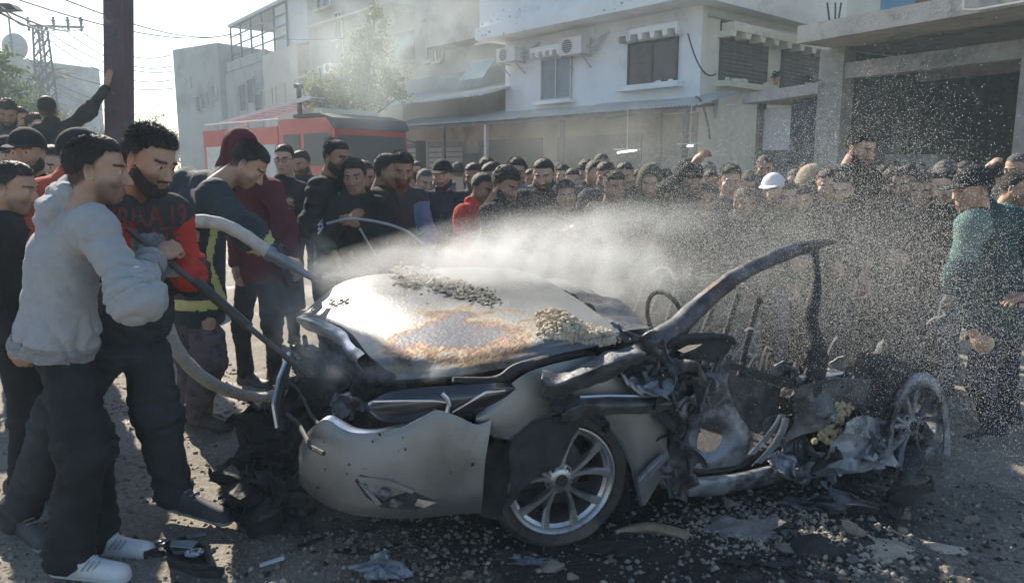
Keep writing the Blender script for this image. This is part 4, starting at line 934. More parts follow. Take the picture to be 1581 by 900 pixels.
                for kx in range(5): c_ = a+(t0-a)*(.30+.10*kx)+A3(0, 0, .050-.0065*kx); m_.bar(c_-sd_*.022, c_+sd_*.022, .006, .005)
                out.setdefault('_lace', []).append(m_)
        out['shoe'] = ps
    hh = xf(hair_mesh(hairk, headk, min(hvox, .006)), HM); out['hood' if hairk == 'hood' else hairk if hairk in ('cap', 'beanie') else 'hair'] = (*hh, None)
    if hairk in ('short', 'buzz', 'full', 'curly'): kk = 'hair'; a_ = join([hair_mesh(hairk, headk, min(hvox, .006)), strands(headk, hairk, 7000 if hvox < .005 else 3000)]); out['hair'] = (*xf(a_, HM), None)
    if beard: out['beard'] = (*xf(beard_mesh(headk, min(hvox, .006), beard), HM), None)
    if hairk == 'cap': out['hair'] = (*xf(hair_mesh('buzz', headk, .006), HM), None)
    out['_HM'] = HM; out['_J'] = J
    return out
def skinmat(name, c):
    m = mat(name, c, rough=.55, bump=.12, bsc=120); nt = m.node_tree; b = nt.nodes['Principled BSDF']
    at = nt.nodes.new('ShaderNodeAttribute'); at.attribute_name = 'tint'; mx = nt.nodes.new('ShaderNodeMix'); mx.data_type = 'RGBA'; mx.blend_type = 'MULTIPLY'; mx.inputs[0].default_value = 1
    mx.inputs[6].default_value = rgb(*c); nt.links.new(at.outputs[0], mx.inputs[7]); nt.links.new(mx.outputs[2], b.inputs['Base Color'])
    b.inputs['Subsurface Weight'].default_value = .0; return m
SK = [skinmat('light brown skin', (.42, .25, .17)), skinmat('brown skin', (.31, .175, .115)), skinmat('pale skin', (.50, .31, .22))]
m_hair = mat('black hair', (.012, .010, .009), (.035, .028, .024), 60, .6, bump=.7, bsc=160)
m_hairg = mat('greying hair', (.06, .055, .05), (.14, .13, .12), 60, .7, bump=.6, bsc=160)
m_hairb = mat('dark brown hair', (.030, .020, .014), (.06, .042, .03), 60, .6, bump=.7, bsc=160)
def cloth(name, c, k=1.35, rough=.92, b=.35): return mat(name, c, tuple(min(1, x*k+.004) for x in c), 6, rough, bump=b, bsc=55, spec=.25)
CL = dict(black=cloth('black cloth', (.012, .013, .015), 1.9), charcoal=cloth('charcoal cloth', (.03, .032, .036), 1.6), navy=cloth('navy cloth', (.014, .02, .035), 1.7), brown=cloth('brown cloth', (.06, .045, .035)),
          red=cloth('red cloth', (.40, .035, .025)), orange=cloth('orange red cloth', (.36, .07, .04)), maroon=cloth('maroon cloth', (.085, .016, .024)), green=cloth('dark green cloth', (.018, .05, .052)), grey=cloth('grey cloth', (.16, .165, .17)),
          white=cloth('white cloth', (.62, .62, .62), 1.1), blue=cloth('blue cloth', (.10, .16, .27)), olive=cloth('olive cloth', (.07, .075, .045)), denim=cloth('denim', (.05, .065, .10)), teal=cloth('teal cloth', (.07, .13, .12)), tan=cloth('tan cloth', (.28, .23, .16)))
m_shoe_b = mat('black shoe', (.015, .015, .017), (.04, .04, .04), 9, .6, bump=.2); m_shoe_w = mat('white trainer leather', (.60, .61, .62), (.72, .72, .72), 9, .5, bump=.15, bsc=40)
def build_figure(fig, label, loc, rz, mats, group=None, scale=1., skin=0, name='person'):
    root = thing(name, label, 'person', loc, rz, group, scale)
    for k, val in fig.items():
        if k[0] == '_': continue
        mt = mats.get(k, {'body': SK[skin], 'hair': m_hair, 'beard': m_hair, 'shoe': m_shoe_b, 'trousers': CL['black']}.get(k, CL['black']))
        if k == 'shoe':
            for i_, (v, q) in enumerate(val):
                so_ = mobj('shoe', v, q, mt, root, True)
                if '_sole' in fig: mobj('sole', *fig['_sole'][i_], mats.get('sole', m_shoe_b), so_, True); fig['_lace'][i_].build('lace', mats.get('sole', m_shoe_b), so_)
            continue
        v, q, t = val; o = mobj(k, v, q, mt, root, True)
        if t is not None:
            a = o.data.color_attributes.new('tint', 'FLOAT_COLOR', 'POINT'); a.data.foreach_set('color', t.ravel())
    return root
def rot2(p, a): c, s = math.cos(a), math.sin(a); return (p[0]*c-p[1]*s, p[0]*s+p[1]*c)
# ================================================================== THE PEOPLE CLOSE TO THE CAMERA (measured joint by joint)
def at0(root, **px):
    """joints given as (u, v, distance) -> places relative to the person's root on the ground"""
    return {k: (PY(*p)-np.array([root[0], root[1], 0]) if k != 'hr' else p) for k, p in px.items()}
def lab_on(o, name, txt, centre, width, mt, size=1., rot=0., dirn=None, offset=.004, bold=.0):
    """flat print: lettering wrapped onto the cloth it is printed on"""
    from mathutils.bvhtree import BVHTree
    cu = bpy.data.curves.new(name, 'FONT'); cu.body = txt; cu.align_x = 'CENTER'; cu.align_y = 'CENTER'; cu.size = 1; cu.offset = bold
    to = bpy.data.objects.new(name, cu); COL.objects.link(to); dg = bpy.context.evaluated_depsgraph_get(); me = bpy.data.meshes.new_from_object(to.evaluated_get(dg)); bpy.data.objects.remove(to)
    wrap_on(o, name, me, centre, width, mt, rot, dirn, offset, size)
def wrap_on(o, name, me, centre, width, mt, rot=0., dirn=None, offset=.004, size=1.):
    from mathutils.bvhtree import BVHTree
    import bmesh
    bm = bmesh.new(); bm.from_mesh(me)
    bmesh.ops.triangulate(bm, faces=bm.faces[:])
    xs = [v.co.x for v in bm.verts]; sc = width/(max(xs)-min(xs)); mid = (max(xs)+min(xs))/2
    for _ in range(3):
        es = [e for e in bm.edges if e.calc_length()*sc > .02]
        if es: bmesh.ops.subdivide_edges(bm, edges=es, cuts=1); bmesh.ops.triangulate(bm, faces=bm.faces[:])
    root = o.parent; T = BVHTree.FromPolygons([v.co for v in o.data.vertices], [tuple(p.vertices) for p in o.data.polygons])
    d = Vector(dirn).normalized(); right = Vector((0, 0, 1)).cross(-d).normalized(); up = (-d).cross(right); c, s_ = math.cos(rot), math.sin(rot)
    cen = Vector(centre)-Vector((root.location.x, root.location.y, 0))
    for v in bm.verts:
        x, y = (v.co.x-mid)*sc, v.co.y*sc*size; x, y = x*c-y*s_, x*s_+y*c
        p = cen+right*x+up*y; h = T.ray_cast(p-d*1.0, d)
        v.co = (h[0] if h[0] is not None else p)-d*offset
    m2 = bpy.data.meshes.new(name); bm.to_mesh(m2); bm.free(); m2.materials.append(mt); link(bpy.data.objects.new(name, m2), root)
def part(root, name): return [c for c in root.children if c.name.split('.')[0] == name][0]
m_hood_grey = mat('pale grey marl fleece', (.36, .36, .365), (.40, .405, .41), 30, .95, bump=.45, bsc=140, c3=(.25, .24, .23), sc3=3, t3=(.60, .80))

# man in the grey hoodie
r1_ = PG(150, 868); r1_[2] = 0; r1_ = np.array([r1_[0], 2.95, 0])
j = at0(r1_, pelvis=(88, 512, 2.97), chest=(98, 405, 2.97), neck=(118, 312, 2.97), head=(150, 262, 2.93), sR=(142, 345, 2.80), eR=(212, 462, 2.72), wR=(232, 402, 2.93), sL=(95, 335, 3.14), eL=(170, 420, 3.30), wL=(205, 372, 3.16),
        hR=(100, 535, 2.88), hL=(92, 535, 3.06), kR=(128, 690, 2.83), kL=(132, 680, 3.10), aR=(108, 862, 2.82), aL=(150, 832, 3.04), tR=(165, 880, 2.79), tL=(205, 846, 3.02))
j['hr'] = (-.12, 0, R(-72)); j['dR'] = A3(.45, .5, .3); j['dL'] = A3(.6, -.1, .1)
f = figure(j, vox=.0085, hvox=.0034, top='hoodie', hairk='short', headk='std', beard=0, stub=.75, hands=(1.5, 1.45), dors=(A3(0, 0, 1), A3(.1, -.8, .6)), loose=1.4, bulk=1.03, seed=1, hem=.86, folds=1.9)
J1 = f['_J']; P1 = build_figure(f, 'young man in a pale grey hoodie, black trousers and white trainers gripping the iron bar', tuple(r1_), 0, {'hoodie': m_hood_grey, 'trousers': CL['black'], 'shoe': m_shoe_w, 'sole': mat('white sole', (.66, .66, .66), rough=.6)})
for o_ in [c for c in P1.children if c.name.startswith('shoe')]:
    V = np.array([v.co[:] for v in o_.data.vertices]); zl = V[:, 2].min(); m = MB()
    for k in range(3):
        c_ = V[(V[:, 2] > zl+.03)].mean(0)+A3(.02+.022*k, 0, .0); d_ = A3(0, 1, 0)
        m.bar(c_+A3(-.012, -.047, -.015), c_+A3(.018, -.040, .022), .007, .006)
    tag(m.build('stripe', mat('grey stripe', (.30, .31, .32), rough=.6), o_), kind='stuff')

# bearded man with red sleeves
r2_ = np.array([-1.62, 3.28, 0])
j = at0(r2_, pelvis=(205, 485, 3.36), chest=(222, 392, 3.30), neck=(222, 300, 3.25), head=(232, 246, 3.14), sL=(268, 325, 3.34), eL=(292, 425, 3.42), wL=(292, 420, 3.14), sR=(178, 322, 3.08), eR=(150, 400, 3.10), wR=(195, 372, 3.02),
        hL=(222, 508, 3.42), hR=(190, 508, 3.28), kL=(240, 635, 3.30), kR=(90, 640, 3.25), aL=(268, 762, 3.33), aR=(30, 800, 3.22), tL=(330, 792, 3.26), tR=(62, 830, 3.10))
j['hr'] = (-.42, -.06, R(-108)); j['dL'] = A3(-.8, -.5, .15); j['dR'] = A3(.8, -.1, -.1)
j['head'] = j['head']+A3(0, 0, .0)
f = figure(j, vox=.0105, hvox=.0036, top='jacket', hairk='full', headk='wide', beard=1.25, stub=.8, hands=(1.5, 1.5), dors=(A3(0, -.5, 1), A3(0, -.7, .6)), loose=1.35, bulk=1.08, seed=2, hem=.86, folds=1.6, gloves=True, tbulk=1.06)
m_top2 = bpy.data.materials.new('black top with red sleeves'); m_top2.use_nodes = True
P2 = build_figure(f, 'bearded man in a black top with red sleeves and worn gloves holding the iron bar', tuple(r2_), 0, {'jacket': CL['charcoal'], 'trousers': CL['charcoal'], 'glove': mat('dirty grey glove', (.10, .10, .11), (.24, .23, .23), 25, .8, bump=.5), 'shoe': mat('dark grey trainer', (.03, .033, .04), (.06, .065, .075), 9, .7), 'sole': mat('pale grey sole', (.26, .27, .28), (.34, .35, .36), 8, .7)})
jk = part(P2, 'jacket'); me = jk.data; me.materials.append(CL['red']); Jw = f['_J']
V = np.array([v.co[:] for v in me.vertices]); Fc = np.array([V[list(p.vertices)].mean(0) for p in me.polygons])
def segd(V, a, b): d = b-a; t = np.clip(((V-a)@d)/(d@d), 0, 1); return np.linalg.norm(V-a-t[:, None]*d, axis=1), t
msk = np.zeros(len(Fc), bool)
tor = segd(Fc, Jw['pelvis'], Jw['neck'])[0]
for g in 'LR':
    d1, t1 = segd(Fc, Jw['s'+g], Jw['e'+g]); d2, t2 = segd(Fc, Jw['e'+g], Jw['w'+g]); msk |= ((d1 < .085) & (t1 > .10) & (tor > .12)) | (d2 < .08)
me.polygons.foreach_set('material_index', msk.astype(int)); me.update()
m_print = mat('worn red print', (.19, .035, .03), (.10, .03, .03), 40, .8)
lab_on(jk, 'lettering', 'ERRA 19', PY(231, 336, 3.15), .27, m_print, 1.6, 0, (-.33, 1, 0), bold=.02); lab_on(jk, 'lettering', 'ATE', PY(250, 368, 3.15), .12, m_print, 1.5, 0, (-.33, 1, 0), bold=.02)

# fireman bending over with the hose
r3_ = np.array([-2.05, 4.62, 0])
j = at0(r3_, pelvis=(305, 440, 4.66), chest=(308, 335, 4.60), neck=(345, 272, 4.50), head=(384, 254, 4.42), sR=(330, 300, 4.28), eR=(385, 360, 4.15), wR=(428, 398, 4.22), sL=(288, 280, 4.72), eL=(272, 352, 4.62), wL=(278, 366, 4.40),
        hR=(318, 462, 4.55), hL=(295, 462, 4.75), kR=(322, 555, 4.55), kL=(300, 550, 4.78), aR=(305, 640, 4.60), aL=(290, 632, 4.86), tR=(340, 655, 4.52), tL=(325, 645, 4.80))
j['hr'] = (-.75, 0, R(-85)); j['dR'] = A3(.8, -.1, -.3); j['dL'] = A3(.6, -.4, .15)
f = figure(j, vox=.013, hvox=.0042, top='jacket', hairk='short', headk='std', stub=.5, hands=(1.3, 1.3), dors=(A3(0, -.6, .6), A3(0, -.5, .8)), loose=1.25, bulk=1.26, seed=3, hem=.80, shoes='boot', folds=1.1)
m_camo = mat('brown camouflage', (.035, .03, .035), (.13, .10, .10), 14, .9, bump=.3, c3=(.10, .085, .10), sc3=9, t3=(.49, .52), detail=2)
P3 = build_figure(f, 'firefighter in a dark coat with yellow bands bending over to aim the hose', tuple(r3_), 0, {'jacket': mat('firefighter coat', (.008, .02, .03), (.016, .034, .046), 5, .85, bump=.4, bsc=50), 'trousers': m_camo})
m_ref = mat('yellow reflective band', (.42, .42, .12), (.52, .50, .22), 12, .5)
# bands: slices of the coat's own surface standing 3 mm proud
def band(root, partname, pc, nrm, half, mt, name='reflective_band', lim=.14):
    o = part(root, partname); V = np.array([v.co[:] for v in o.data.vertices], dtype=np.float32); Q = np.array([list(p.vertices) for p in o.data.polygons]); N = vnormals(V, Q)
    n = np.array(nrm, float); n /= np.linalg.norm(n); C_ = V[Q].mean(1); pc = np.array(pc, float)
    k = (np.abs((C_-pc)@n) < half) & (np.linalg.norm(C_-pc, axis=1) < lim)
    if not k.any(): return
    q = Q[k]; u, inv = np.unique(q, return_inverse=True); mobj(name, V[u]+N[u]*.004, inv.reshape(q.shape), mt, root, True)
J3 = f['_J']
band(P3, 'jacket', J3['eR']*.55+J3['wR']*.45, J3['wR']-J3['eR'], .030, m_ref, lim=.12)
band(P3, 'jacket', J3['sL']*.35+J3['eL']*.65, A3(.2, -.1, .2)+0*J3['eL'], .026, m_ref, lim=.11)
band(P3, 'jacket', J3['pelvis']-A3(0, 0, .10), A3(0, 0, 1), .028, m_ref, lim=.34)
band(P3, 'jacket', J3['pelvis']*.45+J3['chest']*.55+A3(.12, -.12, 0), A3(1, .4, -.25), .02, m_ref, lim=.19)
band(P3, 'jacket', J3['pelvis']*.85+J3['chest']*.15+A3(.14, -.10, 0), A3(1, .4, .3), .02, m_ref, lim=.15)

# maroon hooded man behind the fireman
r4_ = np.array([-2.02, 5.5, 0])
j = at0(r4_, pelvis=(400, 405, 5.55), chest=(400, 325, 5.50), neck=(385, 262, 5.45), head=(375, 235, 5.40), sR=(420, 290, 5.30), eR=(440, 350, 5.2), wR=(455, 395, 5.1), sL=(368, 285, 5.62), eL=(362, 350, 5.55), wL=(363, 408, 5.40),
        hR=(412, 420, 5.45), hL=(385, 420, 5.60), kR=(420, 500, 5.45), kL=(372, 500, 5.55), aR=(425, 578, 5.5), aL=(380, 582, 5.6), tR=(450, 590, 5.35), tL=(405, 592, 5.5))
j['hr'] = (-.3, 0, R(-120))
f = figure(j, vox=.014, hvox=.006, top='hoodie', hairk='hood', headk='std', seed=4, hem=.86)
P4 = build_figure(f, 'man in a maroon hooded jacket standing behind the firefighter', tuple(r4_), 0, {'hoodie': CL['maroon'], 'hood': CL['maroon']})

# red jacket behind the hoodie man
r6_ = np.array([-2.35, 3.95, 0])
j = at0(r6_, pelvis=(90, 450, 3.95), chest=(95, 350, 3.92), neck=(112, 268, 4.0), head=(129, 240, 4.15), sL=(62, 298, 3.85), eL=(36, 372, 3.75), wL=(90, 400, 3.6), sR=(150, 290, 4.0), eR=(170, 370, 4.0), wR=(175, 420, 3.8),
        hL=(78, 470, 3.9), hR=(102, 470, 4.0), kL=(75, 580, 3.9), kR=(110, 580, 4.0), aL=(70, 705, 3.95), aR=(112, 700, 4.02), tL=(95, 715, 3.85), tR=(135, 710, 3.95))
j['hr'] = (0, 0, R(-30))
f = figure(j, vox=.012, hvox=.005, top='jacket', hairk='beanie', headk='std', seed=6, bulk=1.1)
build_figure(f, 'man in an orange red jacket and dark knitted cap half hidden behind the hoodie', tuple(r6_), 0, {'jacket': CL['orange'], 'beanie': CL['black'], 'trousers': CL['navy']})

# knitted cuffs and waistband of the hoodie
def band_(root, pn, J_, a, b, t, half, mt, nm, lim): band(root, pn, J_[a]*(1-t)+J_[b]*t, J_[b]-J_[a], half, mt, nm, lim)
m_rib = mat('ribbed knit', (.27, .27, .275), (.33, .33, .335), 60, .95, bump=.6, bsc=200)
band_(P1, 'hoodie', J1, 'eR', 'wR', .86, .035, m_rib, 'cuff', .09); band(P1, 'hoodie', J1['pelvis']-A3(0, 0, .055), J1['chest']-J1['pelvis'], .028, m_rib, 'waistband', .34)
# man leaning on the pole, raised above the crowd
r7_ = np.array([-4.45, 7.7, .55])
def at7(**px): return {k: PY(*p)-r7_ for k, p in px.items()}
j = at7(pelvis=(82, 292, 7.7), chest=(84, 245, 7.7), neck=(80, 188, 7.7), head=(74, 168, 7.75), sR=(105, 196, 7.65), eR=(137, 172, 7.7), wR=(163, 137, 7.8), sL=(62, 200, 7.75), eL=(52, 240, 7.7), wL=(60, 280, 7.6), hR=(92, 300, 7.65), hL=(74, 300, 7.75), kR=(92, 355, 7.65), kL=(74, 355, 7.75), aR=(92, 415, 7.7), aL=(72, 415, 7.8), tR=(100, 424, 7.55), tL=(80, 424, 7.65))
j['hr'] = (.15, 0, R(15)); j['dR'] = A3(.25, .1, .9)
f = figure(j, vox=.016, hvox=.006, top='jacket', hairk='buzz', headk='std', seed=7, hands=(.5, .12), dors=(None, A3(-.3, -1, 0)))
build_figure(f, 'man in black seen from behind with one arm up, hand against the brown pole', tuple(r7_), 0, {'jacket': CL['black']})
tag(MB().box(-5.4, -3.6, 7.35, 8.9, 0, .55-.02).build('concrete_step', m_conc), 'low concrete step under the man at the pole', 'step')

# bearded tall man at the right, behind the wreck
r8_ = np.array([2.72, 5.95, 0])
j = at0(r8_, pelvis=(1315, 425, 6.0), chest=(1315, 335, 5.95), neck=(1322, 255, 5.86), head=(1330, 229, 5.80), sR=(1262, 290, 5.85), eR=(1250, 360, 5.8), wR=(1285, 400, 5.6), sL=(1372, 290, 5.95), eL=(1385, 360, 5.85), wL=(1345, 405, 5.65),
        hR=(1302, 440, 6.0), hL=(1330, 440, 6.0), kR=(1300, 510, 5.95), kL=(1332, 510, 5.95), aR=(1300, 580, 6.0), aL=(1332, 580, 6.0), tR=(1295, 592, 5.85), tL=(1335, 592, 5.85))
j['hr'] = (-.35, 0, R(-155))
f = figure(j, vox=.013, hvox=.0048, top='puffer', hairk='full', headk='wide', beard=1.3, seed=8, bulk=1.12)
build_figure(f, 'tall bearded man in a black quilted jacket looking down into the wreck', tuple(r8_), 0, {'jacket': CL['black']})

# capped man in green at the right
r9_ = np.array([3.02, 4.62, 0])
j = at0(r9_, pelvis=(1540, 480, 4.65), chest=(1530, 380, 4.62), neck=(1518, 318, 4.60), head=(1500, 292, 4.56), sL=(1500, 345, 4.42), eL=(1480, 430, 4.35), wL=(1500, 500, 4.25), sR=(1560, 335, 4.75), eR=(1600, 420, 4.7), wR=(1588, 455, 4.45),
        hL=(1525, 495, 4.55), hR=(1552, 495, 4.72), kL=(1515, 590, 4.5), kR=(1550, 585, 4.7), aL=(1535, 668, 4.5), aR=(1560, 655, 4.75), tL=(1505, 678, 4.45), tR=(1528, 668, 4.65))
j['hr'] = (-.18, 0, R(98)); j['dR'] = A3(-.9, -.3, -.1)
f = figure(j, vox=.012, hvox=.0042, top='jacket', hairk='cap', headk='wide', seed=9, bulk=1.12, stub=.3, hands=(.5, .35), dors=(None, A3(0, -.3, 1)))
P9 = build_figure(f, 'man in a dark green jacket and black baseball cap leaning in from the right', tuple(r9_), 0, {'jacket': CL['green'], 'cap': CL['black'], 'trousers': CL['navy']}, skin=0)
J9 = f['_J']
band(P9, 'jacket', J9['sL']+A3(-.02, -.03, -.06), A3(-.5, -.75, .25), .11, CL['teal'], 'painted_sun_patch', lim=.19)  # sunlight on the left shoulder, put into a paler slice of the cloth
# ================================================================== THE CROWD
def tmpl(**kw):
    P = kw.pop('pose', {}); fig = figure(P, vox=.017, hvox=.0055, **kw); return fig
hand_front = dict(eL=A3(-.24, .02, 1.13), eR=A3(.24, .02, 1.13), wL=A3(-.07, .25, 1.08), wR=A3(.08, .25, 1.10))
cross = dict(eL=A3(-.25, .05, 1.15), eR=A3(.25, .05, 1.15), wL=A3(.06, .22, 1.18), wR=A3(-.04, .24, 1.14))
phone = dict(eL=A3(-.23, .02, 1.12), eR=A3(.22, .04, 1.13), wL=A3(-.03, .30, 1.25), wR=A3(.06, .30, 1.28))
up_arm = dict(eR=A3(.30, .12, 1.50), wR=A3(.16, .22, 1.68), eL=A3(-.24, .02, 1.13))
TSPEC = dict(
    a=dict(top='jacket', hairk='short', headk='std', beard=0, stub=.6, seed=11, pose=dict(hr=(-.22, .03, .05))),
    b=dict(top='puffer', hairk='short', headk='wide', beard=1.3, seed=12, pose=dict(hr=(-.35, .05, -.1), **hand_front), bulk=1.1),
    c=dict(top='tee', hairk='full', headk='lean', beard=0, stub=.35, seed=13, pose=dict(hr=(-.15, -.05, .15), **cross), bulk=.95),
    d=dict(top='jacket', hairk='cap', headk='std', beard=1.1, seed=14, pose=dict(hr=(-.05, .04, -.1))),
    e=dict(top='hoodie', hairk='buzz', headk='wide', beard=0, stub=.5, seed=15, pose=dict(hr=(-.3, 0, .2), **hand_front), bulk=1.08),
    f=dict(top='hoodie', hairk='full', headk='boy', beard=0, stub=.0, seed=16, pose=dict(hr=(-.1, .08, -.2), **phone), bulk=.88),
    g=dict(top='jacket', hairk='curly', headk='std', beard=1., seed=17, pose=dict(hr=(-.4, -.08, .0), **cross)),
    h=dict(top='jacket', hairk='beanie', headk='lean', beard=.9, seed=18, pose=dict(hr=(-.2, .05, .1), **up_arm)),
    i=dict(top='tee', hairk='short', headk='wide', beard=.8, stub=.9, seed=19, pose=dict(hr=(-.30, .02, -.15)), bulk=1.05),
    k=dict(top='puffer', hairk='hood', headk='std', beard=0, stub=.5, seed=20, pose=dict(hr=(-.3, .0, .0), **hand_front)),
)
_TP = {}
def template(k):
    """meshes of one kind of bystander, made once and shared by its copies"""
    if k not in _TP:
        fig = tmpl(**TSPEC[k]); L_ = []
        for n_, val in fig.items():
            if n_[0] == '_': continue
            for v, q, t in ([(v, q, None) for v, q in val] if n_ == 'shoe' else [val]):
                me = rawmesh(n_, v, q, [CL['black']], True)
                if t is not None: a = me.color_attributes.new('tint', 'FLOAT_COLOR', 'POINT'); a.data.foreach_set('color', t.ravel())
                L_.append((n_, me))
        _TP[k] = (L_, float(fig['_J']['head'][2])+.122)
    return _TP[k]
def stand(u, v, Y, k, yaw, col, label, skin=0, hair=None, cap=None, group='bystanders crowding round the wreck', pants='black'):
    L_, hgt = template(k); p = PY(u, v, Y); sc = p[2]/hgt; z = 0.
    if sc > 1.13: z = (sc-1.13)*hgt; sc = 1.13
    t = thing('person', label, 'person', (p[0], p[1], z), R(yaw), group, sc)
    for n_, me in L_:
        mt = {'body': SK[skin], 'hair': hair or m_hair, 'beard': m_hair, 'shoe': m_shoe_b, 'trousers': CL[pants], 'cap': CL[cap or 'black'], 'beanie': CL[cap or 'black'], 'hood': CL[col]}.get(n_, CL[col])
        inst(n_, me, t, mat=mt)
    if z > .02: tag(MB().box(p[0]-.35, p[0]+.35, p[1]-.3, p[1]+.3, 0, z-.004).build('concrete_block', m_conc), f'concrete block under the {label}'[:70], 'block')
    return t
